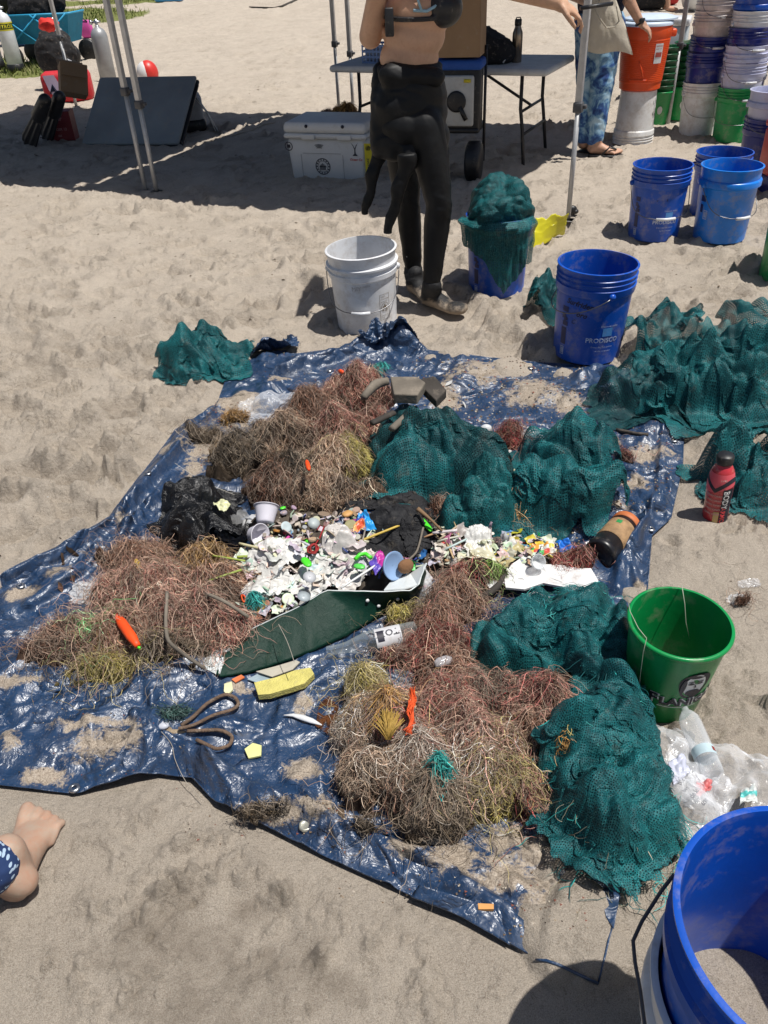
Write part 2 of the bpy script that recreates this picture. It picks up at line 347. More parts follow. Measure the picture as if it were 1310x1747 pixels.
def sand_material(name, grass=True):
    t = NT(name)
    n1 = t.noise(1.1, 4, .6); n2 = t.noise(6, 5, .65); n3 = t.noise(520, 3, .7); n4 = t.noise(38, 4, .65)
    c = t.mix(t.ramp(n2, .35, .7), (.445, .372, .298), (.565, .482, .392))
    c = t.mix(t.math('MULTIPLY', t.ramp(n1, .5, .68), .35), c, (.30, .24, .18))
    n5 = t.noise(21, 9, .78, dist=.4); gate = t.ramp(t.noise(2.3, 4, .6), .36, .54); c = t.mix(t.math('MULTIPLY', t.math('MULTIPLY', t.ramp(n5, .555, .62), gate), .78), c, (.17, .135, .10))  # brown noise patches: shade of sand crevices painted into the colour
    c = t.mix(t.math('MULTIPLY', t.ramp(n4, .60, .68), .40), c, (.20, .16, .12))  # finer brown specks, also painted crevice shade
    c = t.mix(t.ramp(n3, .35, .65), t.mix(.33, c, (.18, .14, .10)), t.mix(.45, c, (.80, .73, .63)))
    sp = t.noise(900, 1, .5); c = t.mix(t.math('MULTIPLY', t.ramp(sp, .66, .70), .6), c, (.06, .05, .045))
    a = t.n('ShaderNodeAttribute'); a.attribute_name = 'col'; sx = t.n('ShaderNodeSeparateColor'); t.l(a.outputs['Color'], sx.inputs[0])
    wet = t.math('MULTIPLY', t.math('MULTIPLY', sx.outputs['Red'], t.ramp(t.noise(9, 6, .75), .32, .62)), .5); c = t.mix(wet, c, (.15, .118, .085))  # red mask: damp patches and shade painted into hollows
    # grass patches: green channel
    gmask = t.ramp(t.math('ADD', sx.outputs['Green'], t.math('MULTIPLY', t.math('SUBTRACT', t.noise(5, 6, .7), .5), .9)), .42, .58)
    gc = t.mix(t.ramp(t.noise(30, 4, .7), .3, .7), (.10, .125, .03), (.25, .26, .09)); c = t.mix(gmask, c, gc)
    t.set(col=c, rough=.93, spec=.2)
    b0 = t.bump(t.noise(15, 8, .72), .6, .022); b1 = t.bump(t.noise(60, 7, .75), .8, .009, b0); b2 = t.bump(n3, .5, .0016, b1); return t.m
wet_shade = np.zeros(Z.shape); gm = np.zeros(Z.shape)
def blobm(A, u, v, rx, ry, s, k=.5):
    p = P(u, v); d = np.sqrt(((GX-p[0])/rx)**2+((GY-p[1])/ry)**2)+k*fbm(GX*6/max(rx*3, .3), GY*6/max(rx*3, .3), s, 3); A[:] = np.maximum(A, sstep(1.1, .5, d))
blobm(wet_shade, 360, 1620, .20, .10, 3, 1.3); blobm(wet_shade, 500, 1660, .10, .08, 4, .8); blobm(wet_shade, 440, 525, .07, .05, 4); blobm(wet_shade, 215, 710, .1, .05, 5); blobm(wet_shade, 260, 1640, .05, .10, 6, .8); blobm(wet_shade, 300, 1530, .05, .04, 7); blobm(wet_shade, 395, 1690, .2, .07, 7)
hollow = np.clip(-(Z-base)*28, 0, .8)*(sd > .05); wet_shade = np.maximum(wet_shade, hollow*.8*sstep(1.2, 2., GY))  # deeper hollows darkened in the mask as painted shade
blobm(gm, 200, 25, 2.2, 1.8, 3, .3); blobm(gm, 245, 30, 1.2, 1.6, 8, .3); blobm(gm, 20, 125, 1.2, .9, 4, .4); blobm(gm, 60, 60, 3, 2, 4, .3); blobm(gm, 360, 5, 1.6, 1.5, 5, .3); blobm(gm, 560, 2, 3, 1., 6, .4); blobm(gm, 480, -20, 4, 3, 6, .4)
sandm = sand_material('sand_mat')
ground = mesh_obj('sand', np.stack([GX, GY, Z], -1), gridF(NR, NC), sandm, uv=None, col=np.stack([wet_shade, gm, gm*0], -1).reshape(-1, 3)); tag(ground, kind='structure')
mb = MB()
xs = [-300, -16.4, 16.3, 300]; ys = [-300, .3, 23.9, 500]
for a in range(3):
    for b in range(3):
        if a == 1 and b == 1: continue
        z = lambda yv: .32 if yv > 20 else -.03
        mb.add([(xs[a], ys[b], z(ys[b])), (xs[a+1], ys[b], z(ys[b])), (xs[a+1], ys[b+1], z(ys[b+1])), (xs[a], ys[b+1], z(ys[b+1]))], [(0, 1, 2, 3)], (0, 0, 0))
mb.add([(-16.4, .3, -.03), (16.3, .3, -.03), (16.3, 23.9, .0), (-16.4, 23.9, .0)], [(0, 1, 2, 3)], (0, 0, 0))
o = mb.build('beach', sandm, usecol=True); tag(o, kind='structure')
# ---------------------------------------------------------------- tarp
NU, NV = 330, 340
far = resample(W2(T_far), NU); near = resample(W2(T_near), NU); lef = resample(W2(T_left), NV); rig = resample(W2(T_right), NV)
a = np.linspace(0, 1, NU)[None, :, None]; b = np.linspace(0, 1, NV)[:, None, None]
TX = (1-b)*near[None]+b*far[None] + (1-a)*lef[:, None]+a*rig[::-1][:, None] - ((1-a)*(1-b)*near[0]+a*(1-b)*near[-1]+(1-a)*b*far[0]+a*b*far[-1])
tx, ty = TX[..., 0], TX[..., 1]
edge = pdist(tx, ty, tarp_poly, True)
cr_ = np.zeros(tx.shape); cg = np.random.RandomState(8)
for k in range(34):   # sharp creases of a crumpled sheet
    a_ = cg.uniform(0, 3.14); fq_ = cg.uniform(3, 17); w1_ = .05*fbm(tx*3, ty*3, 200+k, 2); ph_ = (tx*math.cos(a_)+ty*math.sin(a_)+w1_)*fq_+cg.uniform(0, 9); tri = np.abs(ph_-np.floor(ph_)-.5)*2; cr_ += tri*(.05/fq_)*np.maximum(0, fbm(tx*2.2, ty*2.2, 260+k, 2)+.05)*2.6
for k, (x0_, y0_) in enumerate([tuple(P(u, v)[:2]) for u, v in ((255, 1262), (210, 880), (660, 600), (1110, 905), (120, 1180), (560, 1400))]): rr0 = np.hypot(tx-x0_, ty-y0_); cr_ = cr_ + .014*np.maximum(0, np.sin(np.arctan2(ty-y0_, tx-x0_)*(7+k)+3*fbm(tx*6, ty*6, 300+k, 2)))*np.exp(-((rr0-.06)/.09)**2)
wr = np.maximum(0, ridged(tx*4+fbm(tx*3, ty*3, 4)*.8, ty*6, 71, 2)-.45)*.022 + np.maximum(0, ridged(tx*11+fbm(tx*5, ty*5, 6)*.8, ty*9, 75, 3)-.3)*.009 + fbm(tx*30, ty*30, 77, 3)*.0022 + fbm(tx*2, ty*2, 70, 2)*.008
cr_ = np.clip(cr_-np.percentile(cr_, 60), -.010, .05); TZ = gbase(tx, ty) + .004 + (np.abs(wr)*1.0+.004+cr_)*sstep(-.0, .05, edge+.01)
def fold(pts, h, w, skew=0.):
    global TZ
    L = W2(pts); d = pdist(tx, ty, L); TZ = TZ + h*np.exp(-(d/w)**2)
def fold2(pts, h, w0, w1):
    """one-sided fold: rises sharply on the right-hand side of the line, falls softly on the other"""
    global TZ
    L = np.array(W2(pts)); d = pdist(tx, ty, L); best = np.full(tx.shape, 1e9); sg = np.zeros(tx.shape)
    for i in range(len(L)-1):
        ax, ay = L[i]; bx, by = L[i+1]; dx, dy = bx-ax, by-ay; t = np.clip(((tx-ax)*dx+(ty-ay)*dy)/(dx*dx+dy*dy), 0, 1); q = np.hypot(tx-ax-t*dx, ty-ay-t*dy); c = (tx-ax)*dy-(ty-ay)*dx
        u_ = q < best; best = np.where(u_, q, best); sg = np.where(u_, np.sign(c), sg)
    w = np.where(sg > 0, w0, w1); TZ = TZ + h*np.exp(-(best/w)**2)
fold2([(20, 1000), (110, 960), (205, 905), (260, 830), (315, 765), (330, 740)], .045, .012, .045)
fold2([(60, 1040), (150, 985), (215, 930), (270, 860), (300, 820)], .026, .012, .03)
fold2([(250, 1262), (330, 1290), (400, 1340), (500, 1390), (640, 1440), (760, 1490), (868, 1560)], .030, .035, .012)
fold2([(130, 1300), (200, 1290), (262, 1262), (270, 1240), (255, 1180)], .02, .02, .01)
fold2([(480, 640), (560, 620), (640, 590), (712, 605)], .045, .02, .035)
fold([(640, 588), (700, 600)], .05, .03)
fold([(1100, 905), (1060, 960), (1050, 1010)], .03, .018); fold([(1075, 960), (1085, 1000)], .02, .012)
fold2([(1000, 760), (1060, 800), (1120, 850)], .014, .01, .03); fold2([(1128, 745), (1120, 850), (1095, 905)], .014, .008, .02)
for k in range(46):
    u = dr.uniform(0, 1000); v = dr.uniform(1150, 1560); an = dr.uniform(-.9, .7); L = dr.uniform(25, 110)
    fold2([(u, v), (u+L*.5*math.cos(an), v+L*.5*math.sin(an)+dr.uniform(-8, 8)), (u+L*math.cos(an), v+L*math.sin(an))], dr.uniform(.004, .013), dr.uniform(.005, .015), dr.uniform(.008, .03))
for k in range(34):
    u = dr.uniform(400, 1140); v = dr.uniform(600, 900); an = dr.uniform(-.9, .7); L = dr.uniform(20, 80)
    fold2([(u, v), (u+L*.5*math.cos(an), v+L*.5*math.sin(an)+dr.uniform(-8, 8)), (u+L*math.cos(an), v+L*math.sin(an))], dr.uniform(.004, .014), dr.uniform(.006, .02), dr.uniform(.012, .04))
_gx = np.linspace(tx.min()-.01, tx.max()+.01, 260); _gy = np.linspace(ty.min()-.01, ty.max()+.01, 260); _ac = np.full((260, 260), -9.)
np.maximum.at(_ac, (np.clip(((ty-_gy[0])/(_gy[1]-_gy[0])).astype(int), 0, 259), np.clip(((tx-_gx[0])/(_gx[1]-_gx[0])).astype(int), 0, 259)), TZ)
for _ in range(2): _pd = np.pad(_ac, 1, mode='edge'); _nb = np.maximum.reduce([_pd[:-2, 1:-1], _pd[2:, 1:-1], _pd[1:-1, :-2], _pd[1:-1, 2:]]); _ac = np.where(_ac < -1, _nb, _ac)
def tarp_h(x, y):
    x = np.asarray(x, float); y = np.asarray(y, float); j = ((x-_gx[0])/(_gx[1]-_gx[0])).astype(int); i = ((y-_gy[0])/(_gy[1]-_gy[0])).astype(int); ok = (j >= 0) & (j < 260) & (i >= 0) & (i < 260)
    return np.where(ok, _ac[np.clip(i, 0, 259), np.clip(j, 0, 259)], -9.)
def tz(x, y):
    """tarp height near a point (nearest sample)"""
    k = np.argmin((tx-x)**2+(ty-y)**2); return float(TZ.ravel()[k])
def PT(u, v, dh=0.):
    h = 0.
    for k in range(3):
        p = P(u, v, h+dh); h = max(tz(p[0], p[1]), float(gz(p[0], p[1])))
    return np.array([p[0], p[1], h+dh])
sm = np.zeros(tx.shape)
def sandy(u, v, rx, ry, k=.5):
    global sm
    p = P(u, v); d = np.maximum(0, np.sqrt(((tx-p[0])/rx)**2+((ty-p[1])/ry)**2)+k*fbm(tx*12, ty*12, u, 4)); sm = np.maximum(sm, np.exp(-d*d*1.1))
for q in ((190, 1275, .10, .05), (90, 1325, .06, .03), (20, 1270, .05, .04), (150, 1240, .12, .02), (30, 1170, .08, .02), (110, 985, .05, .04), (215, 905, .03, .06), (285, 775, .03, .06), (40, 1020, .06, .04), (60, 1330, .05, .02),
          (430, 1400, .08, .03), (470, 1405, .06, .03), (520, 1320, .06, .04), (550, 1400, .07, .05), (780, 1470, .07, .05), (860, 1430, .06, .04), (930, 1470, .10, .08), (960, 1540, .10, .08), (860, 1500, .07, .04), (700, 1450, .04, .03), (520, 1200, .03, .03),
          (1100, 780, .10, .06), (1080, 830, .06, .06), (1040, 760, .05, .05), (900, 670, .14, .12), (820, 640, .2, .1), (970, 690, .1, .1), (760, 680, .1, .1), (410, 700, .1, .1), (350, 760, .12, .1), (400, 730, .1, .06), (600, 650, .06, .05), (330, 800, .06, .1), (1095, 1010, .03, .06), (480, 660, .08, .04), (1050, 880, .05, .05), (400, 1180, .04, .02)):
    sandy(*q)
t = NT('tarp_mat')
at = t.n('ShaderNodeAttribute'); at.attribute_name = 'col'; sx = t.n('ShaderNodeSeparateColor'); t.l(at.outputs['Color'], sx.inputs[0])
blue = t.mix(t.ramp(t.noise(5, 5, .6), .3, .7), (.009, .030, .080), (.016, .050, .122))
fine = t.noise(55, 6, .72); med = t.noise(16, 6, .7)
dust = t.ramp(t.math('ADD', t.math('MULTIPLY', fine, .6), t.math('MULTIPLY', med, .6)), .57, .80)
c = t.mix(t.math('MULTIPLY', dust, .14), blue, (.16, .17, .19))
m1 = t.math('ADD', sx.outputs['Red'], t.math('MULTIPLY', t.math('SUBTRACT', t.noise(38, 9, .8, dist=.5), .5), 2.6))
m1 = t.math('MULTIPLY', t.ramp(m1, .50, .74), t.ramp(sx.outputs['Red'], .04, .35))
scol = t.mix(t.ramp(t.noise(300, 2), .35, .65), (.20, .155, .115), (.40, .335, .26)); c = t.mix(m1, c, scol)
spk = t.ramp(t.noise(240, 2, .5), .64, .69); c = t.mix(t.math('MULTIPLY', spk, .30), c, (.42, .38, .33))
mx = t.math('MAXIMUM', m1, t.math('MULTIPLY', dust, .5)); t.set(col=c, rough=t.math('ADD', t.math('MULTIPLY', mx,   .5), .33), spec=.9, coat=.22); t.b.inputs['Coat Roughness'].default_value = .42
vo = t.n('ShaderNodeTexVoronoi'); vo.feature = 'F1'; vo.inputs['Scale'].default_value = 34; t.l(t.co, vo.inputs['Vector'])
cr1 = t.math('ABSOLUTE', t.math('SUBTRACT', t.noise(5, 2, .5, dist=1.0), .5)); cr2 = t.math('ABSOLUTE', t.math('SUBTRACT', t.noise(19, 3, .6, dist=1.5), .5)); b1 = t.bump(cr1, 1., .10); b1 = t.bump(cr2, .8, .010, b1); b2 = t.bump(vo.outputs['Distance'], .35, .003, b1)
t.bump(t.noise(300, 2), .3, .0012, b2); tarpm = t.m
top = np.stack([tx, ty, TZ], -1).reshape(-1, 3)
tarp_root = empty('tarp', (0, 0, 0), 0, 'large crumpled navy blue tarp dusted with sand, lying under the heap of beach rubbish', 'tarp')
Ft = gridF(NV, NU); n0 = len(top); bot = top - np.array([0, 0, .0025])
per = np.r_[np.arange(NU), (np.arange(1, NV)*NU+NU-1), ((NV-1)*NU+np.arange(NU-2, -1, -1)), (np.arange(NV-2, 0, -1)*NU)]
rim = np.stack([per, per+n0, np.roll(per, -1)+n0, np.roll(per, -1)], 1)
sheet = mesh_obj('sheet', top, Ft, tarpm, tarp_root, col=np.stack([sm, sm, sm], -1).reshape(-1, 3)); b_ = MB(); b_.tube(top[np.r_[per, per[:1]]]-[0, 0, .001], .0022, 5, caps=False, col=(0, 0, 0)); b_.build('edge_hem', tarpm, tarp_root, usecol=True)
steel = simple('steel', (.55, .55, .55), .3, metal=1., scale=40)
whitem = simple('white_plastic', (.72, .72, .71), .4, .25, scale=9)
for u, v in ((253, 811), (658, 590), (1150, 752), (1110, 903), (127, 1345), (905, 628), (560, 612), (35, 1000)):
    g = MB(); g.lathe([(.005, .0035), (.007, .0045), (.011, .003), (.012, .0005)], 16); o = g.build('grommet', steel, tarp_root); p = PT(u, v, .003); o.location = tuple(p)
dk = MB(); 
for k in range(1500):
    y = math.exp(dr.uniform(math.log(1.5), math.log(12))); x = dr.uniform(-1, 1)*halfw(y)*.8
    if pip(np.array([x]), np.array([y]), tarp_poly)[0] or fbm(np.array(x*1.3), np.array(y*1.3), 4, 2) < -.05: continue
    s_ = dr.uniform(.003, .008)*(.6+.25*y); a_ = dr.uniform(0, 3.1); z_ = float(gz(x, y)); c_, q_ = math.cos(a_)*s_, math.sin(a_)*s_; w_ = dr.uniform(.15, .5)
    dk.add([(x-c_, y-q_, z_+.001), (x+q_*w_, y-c_*w_, z_+.002), (x+c_, y+q_, z_+.001), (x-q_*w_, y+c_*w_, z_+.002), (x, y, z_+s_*.4)], [(0, 1, 4), (1, 2, 4), (2, 3, 4), (3, 0, 4)], dr.choice([(.05, .035, .025), (.10, .07, .045), (.16, .12, .08), (.07, .05, .03), (.5, .45, .38)]))
dk.build('beach_litter', vcol('grit_mat', .9, .2, .1), None, usecol=True); tag(scene.objects['beach_litter'], 'dry weed crumbs, twigs and shell bits strewn over the sand', 'litter', kind='stuff')
# bent-up flap at the far edge and the torn corner at the near edge
def sheet_patch(name, px, hs, m, parent, thick=.002, bumpamp=.004, seed=0, res=10, lift=0.002):
    """a small crumpled sheet through a 3-D grid of control points px[row][col]=(u,v), hs heights"""
    A = np.array([[P(u, v, h) for (u, v), h in zip(r, hr)] for r, hr in zip(px, hs)]); nr_, nc_ = A.shape[:2]
    uu = np.linspace(0, nc_-1, (nc_-1)*res+1); vv = np.linspace(0, nr_-1, (nr_-1)*res+1)
    B = np.stack([np.stack([np.interp(uu, np.arange(nc_), A[i, :, k]) for k in range(3)], -1) for i in range(nr_)])
    C = np.stack([[np.interp(vv, np.arange(nr_), B[:, j, k]) for k in range(3)] for j in range(len(uu))]).transpose(2, 0, 1)
    C[..., 2] += bumpamp*fbm(C[..., 0]*40, C[..., 1]*40, seed, 3) + lift
    ny, nx = C.shape[:2]; V = C.reshape(-1, 3); n = len(V); F = gridF(ny, nx)
    V2 = V - np.array([0, 0, thick]); pr = np.r_[np.arange(nx), np.arange(1, ny)*nx+nx-1, (ny-1)*nx+np.arange(nx-2, -1, -1), np.arange(ny-2, 0, -1)*nx]
    rimf = np.stack([pr, pr+n, np.roll(pr, -1)+n, np.roll(pr, -1)], 1)
    uv = np.stack(np.meshgrid(np.linspace(0, 1, nx), np.linspace(0, 1, ny)), -1).reshape(-1, 2)
    return mesh_obj(name, np.vstack([V, V2]), np.vstack([F, F[:, ::-1]+n, rimf]), m, parent, uv=np.vstack([uv, uv]), col=np.zeros((2*n, 3))+.06)
sheet_patch('flap', [[(715, 1510), (780, 1530), (850, 1555)], [(700, 1530), (785, 1563), (870, 1612)]], [[.03, .03, .025], [.02, .018, .012]], tarpm, tarp_root, seed=4)
sheet_patch('flap', [[(1022, 1520), (1040, 1515), (1057, 1528)], [(1034, 1565), (1040, 1575), (1047, 1585)]], [[.034, .034, .034], [.034, .034, .034]], tarpm, tarp_root, seed=5)
mb = MB(); mb.tube([(lambda p: (p[0], p[1], float(gz(p[0], p[1]))+.002))(P(u_, v_, .02)) for u_, v_ in ((915, 1638), (932, 1645), (950, 1652), (968, 1659), (985, 1665), (1003, 1671), (1021, 1676))], .0022, 6, flat=2); mb.tube([(lambda p: (p[0], p[1], float(gz(p[0], p[1]))+.002))(P(u_, v_, .02)) for u_, v_ in ((1021, 1676), (1026, 1655), (1031, 1635), (1036, 1612), (1042, 1590), (1047, 1570), (1052, 1550), (1056, 1530))], .0016, 6); mb.build('hem', tarpm, tarp_root)
# ---------------------------------------------------------------- buckets
BLUE = (.006, .080, .46); NAVY = (.010, .022, .20); LBLUE = (.008, .20, .72); WHITE = (.74, .75, .77); GREENB = (.006, .30, .075); LAV = (.55, .56, .74)
def pl(name, col, dirt=.3, rough=.32): return simple(name, col, rough, dirt+.14, .14, 8, bump=.12, spec=.5)
blue_m = pl('blue_plastic', BLUE, .22); navy_m = pl('navy_plastic', NAVY, .2); lblue_m = pl('light_blue_plastic', LBLUE, .25); white_m = pl('white_bucket_plastic', WHITE, .3); dwhite_m = pl('scuffed_white_plastic', (.74, .74, .73), .45); green_m = pl('green_plastic', GREENB, .2); lav_m = pl('pale_violet_plastic', LAV, .2); pinkw_m = pl('pinkish_white_plastic', (.68, .60, .57), .5); dgreen_m = pl('dark_green_plastic', (.008, .085, .03), .2)
wire_m = simple('wire', (.20, .20, .21), .35, .1, metal=.9); print_black = simple('black_print', (.015, .015, .03), .5, var=.3); print_navy = simple('faded_dark_print', (.012, .02, .10), .5, .1, .4); print_white = simple('white_print', (.52, .58, .72), .45, .1, .3, 30); print_pale = simple('pale_blue_print', (.09, .30, .66), .45, .1, .2); label_m = simple('label_paper', (.75, .75, .74), .6, .1)
BH = .37
def bprof(style=0, H=BH, r0=.131, r1=.146):
    rr = lambda z: r0+(r1-r0)*z/H
    if style == 0:
        out = [(r0-.008, .0), (r0, .006), (rr(.27), .27), (rr(.272)+.006, .274), (rr(.275)+.008, .28), (rr(.3)+.008, .300), (rr(.3)+.009, .304), (rr(.3)+.002, .308), (rr(.32)+.002, .320), (rr(.32)+.008, .324), (rr(.32)+.002, .329), (rr(.34)+.002, .338), (rr(.34)+.008, .342), (rr(.34)+.002, .347), (rr(.36)+.003, H-.008), (r1+.007, H-.004), (r1+.007, H-.001), (r1+.004, H)]
    elif style == 1:
        out = [(r0-.008, .0), (r0, .006), (rr(.27), .27), (rr(.27)+.004, .274), (rr(.27)+.013, .280), (rr(.3)+.013, .304), (rr(.3)+.010, .309), (rr(.3)+.002, .312), (rr(.34)+.002, .345), (rr(.34)+.003, H-.008), (r1+.008, H-.004), (r1+.008, H-.001), (r1+.004, H)]
    else:
        out = [(r0-.008, .0), (r0, .006), (rr(.26), .262), (rr(.27)+.008, .268), (rr(.28)+.009, .288), (rr(.29)+.002, .292), (rr(.3)+.002, .303), (rr(.3)+.012, .309), (rr(.31)+.012, .317), (rr(.31)+.002, .322), (rr(.34)+.001, .350), (r1+.007, H-.008), (r1+.008, H-.002), (r1+.004, H)]
    inn = [(r1-.001, H), (r1-.003, H-.01), (rr(.1)-.004, .10), (r0-.004, .012), (r0-.012, .006), (.0005, .006)]
    return out+inn
def bend(V, r_of_z, phi0, z0, off=.0009, tilt=0.):
    """wrap flat text (x along, y up) round a bucket; phi measured from -Y towards +X"""
    if len(V) == 0: return V
    x, y = V[:, 0], V[:, 1]
    if tilt: x, y = x*math.cos(tilt)-y*math.sin(tilt), x*math.sin(tilt)+y*math.cos(tilt)
    z = z0+y; r = r_of_z(z)+off; ph = phi0 + x/r
    return np.stack([r*np.sin(ph), -r*np.cos(ph), z], -1)
def rz_std(z, r0=.131, r1=.146, H=BH): return r0+(r1-r0)*z/H
def btext(mb, txt, size, phi, z, rf=rz_std, shear=0., tilt=0., bold=0., off=.0009):
    V, F = text_vf(txt, size, shear, 0, bold)
    if len(V): mb.add(bend(V, rf, phi, z, off, tilt), F)
def bquad(mb, w, h, phi, z, rf=rz_std, off=.0008, n=8, tilt=0.):
    x = np.linspace(0, w, n); V = np.array([(a, b) for b in np.linspace(0, h, 3) for a in x]); mb.add(bend(V, rf, phi, z, off, tilt), gridF(3, n).tolist())
def bframe(mb, w, h, phi, z, t=.0015, rf=rz_std):
    for a, b, c, d in ((0, 0, w, t), (0, h-t, w, t), (0, 0, t, h), (w-t, 0, t, h)): 
        x = np.linspace(a, a+c, 6); V = np.array([(p, q) for q in (b, b+d) for p in x]); mb.add(bend(V, rf, phi, z, .0012), gridF(2, 6).tolist())
def handle(root, m, phi, drop=-70, H=.285, R=.160, grip=True, gm=None, bendr=1.):
    """wire bail hinged on the axis at angle phi; drop in degrees: 0 = level to the front (-axis normal), -90 hanging straight down"""
    c, s = math.cos(phi), math.sin(phi); ax = np.array([c, s, 0]); nx = np.array([s, -c, 0])
    d = math.radians(drop); dirv = nx*math.cos(d) + np.array([0, 0, 1])*math.sin(d); pts = []
    L = .168*bendr
    for k in range(25):
        a = math.pi*k/24; q = -math.cos(a); e = math.sin(a)**.8
        # keep outside of the wall
        p = ax*R*q + np.array([0, 0, H]) + dirv*L*e
        rr_ = math.hypot(p[0], p[1]); need = .158
        if rr_ < need and p[2] < .372 and drop < -20: p[:2] *= need/max(rr_, 1e-6)
        pts.append(p)
    h = MB(); h.tube(pts, .0021, 6); ho = h.build('handle', m, root)
    if grip:
        g = MB(); g.tube(pts[11:14], .008, 8); g.tube([pts[11]*.999, pts[11]+(pts[11]-pts[12])*.02], .0085, 8); g.build('grip', gm or white_m, ho)
    e = MB()
    for sgn in (-1, 1): e.lathe([(.001, -.006), (.013, -.006), (.014, 0), (.009, .008), (.001, .009)], 12, loc=ax*sgn*(R-.004)+np.array([0, 0, H]), M=Matrix.Rotation(math.atan2(ax[1]*sgn, ax[0]*sgn), 3, 'Z') @ Matrix.Rotation(math.pi/2, 3, 'Y'))
    e.build('handle_ear', root.children[0].data.materials[0], root)
def bucket(u, v, m, style, label, group=None, tilt=(0, 0), z=None, name='bucket', xy=None, H=BH, hd=None, r0=.131, r1=.146, seg=72, sink=.012):
    p = PG(u, v) if xy is None else np.array([xy[0], xy[1], 0 if z is None else z]); zz = (float(gz(p[0], p[1]))-sink) if z is None else z
    root = empty(name, (p[0], p[1], zz), 0, label, 'bucket', group, rot=(tilt[0], tilt[1], 0))
    b = MB(); b.lathe(bprof(style, H, r0, r1), seg, cap0=True); sharp(b.build('body', m, root), 50)
    if hd: handle(root, *hd)
    return root
def camphi(root): return math.atan2(-root.location.x, root.location.y) if True else 0   # direction to the camera measured from -Y towards +X
def facing(root): return math.atan2(0-root.location.x, root.location.y)
# white bucket in front
bw = bucket(628, 556, white_m, 2, 'white bucket with a round stamp, standing on the sand left of the wetsuit legs', hd=(wire_m, math.radians(-8), -62, .285, .158, True, white_m), tilt=(math.radians(1), math.radians(-2)))
f0 = facing(bw)
pr = MB(); bframe(pr, .052, .115, f0+math.radians(26), .085); 
for k, tx_ in enumerate(('HDPE 2', 'CONTAINER', 'WARNING')): btext(pr, tx_, .0075, f0+math.radians(28), .186-.011*k)
for k, tx_ in enumerate(('CHILDREN CAN', 'FALL IN')): btext(pr, tx_, .0055, f0+math.radians(28), .102-.009*k)
def ring2d(mb, cx, cz, r, w, phi, rf=rz_std, n=28):
    a = np.linspace(0, 2*math.pi, n, endpoint=False); V = np.concatenate([np.stack([cx+q*np.cos(a), cz+q*np.sin(a)], -1) for q in (r-w, r)]); mb.add(bend(V, rf, phi, 0, .0013), gridF(2, n, True).tolist())
ring2d(pr, .026, .142, .020, .002, f0+math.radians(26))
for bx in ((.014, .128, .006, .018), (.020, .140, .014, .008), (.030, .130, .006, .012), (.022, .150, .006, .006)): bquad(pr, bx[2], bx[3], f0+math.radians(26)+bx[0]/.138, bx[1], off=.0014)
pr.build('printed_label', simple('brown_print', (.22, .17, .12), .5, .2, .4), bw)
pr = MB(); btext(pr, 'MIY', .026, f0-math.radians(22), .232, off=.0012); btext(pr, 'OCTP', .012, f0-math.radians(2), .245, off=.0012); pr.build('marker_writing', simple('faded_marker', (.40, .37, .35), .5, .3, .5, 60), bw)
def pro_print(b, f0, full=True):
    d = MB(); bquad(d, .030, .022, f0-math.radians(50), .205); bquad(d, .012, .03, f0-math.radians(46), .160); bquad(d, .026, .018, f0-math.radians(48), .150, off=.0010); bquad(d, .018, .02, f0-math.radians(50), .178, off=.0012)
    bquad(d, .026, .07, f0-math.radians(50), .072, off=.0007); bquad(d, .012, .012, f0-math.radians(43), .172, off=.0014); d.build('printed_warning', print_navy, b)
    d = MB(); bframe(d, .018, .034, f0-math.radians(49), .028, .0022)
    for k in range(5): bquad(d, .0014, .022, f0-math.radians(49)+(.004+.0023*k)/.133, .034, off=.0012, n=3)
    d.build('barcode', print_white, b)
    if full:
        d = MB(); btext(d, 'PRODISCO', .027, f0-math.radians(4), .100, shear=.0, bold=.0004); btext(d, 'Every day Pro prices', .0105, f0+math.radians(6), .078); btext(d, 'to the contractor', .009, f0+math.radians(14), .062); btext(d, 'Discounts online', .0105, f0+math.radians(18), .163); d.build('printed_lettering', print_white, b)
        d = MB(); bquad(d, .040, .034, f0+math.radians(22), .125); d.build('printed_panel', print_pale, b)
# near blue bucket with marker writing
bb = bucket(1000, 592, blue_m, 0, 'empty royal blue bucket with black handwriting, next to the big heap of teal netting', hd=None, tilt=(math.radians(0), math.radians(1.5)))
handle(bb, wire_m, math.radians(100), -150, .285, .158, False)
f0 = facing(bb); pro_print(bb, f0)
d = MB(); btext(d, 'Surfrider', .030, f0-math.radians(43), .243, shear=.25, tilt=-.10, bold=.0007); btext(d, 'oro', .028, f0-math.radians(24), .200, shear=.25, tilt=-.10, bold=.0007); btext(d, 'C', .024, f0-math.radians(31), .165, shear=.4, tilt=.2); d.build('marker_writing', print_black, bb)
# bucket carrying the net bag
bn = bucket(846, 497, blue_m, 0, 'royal blue bucket stuffed with a teal net bag that spills over its rim', sink=.02); pro_print(bn, facing(bn), False)
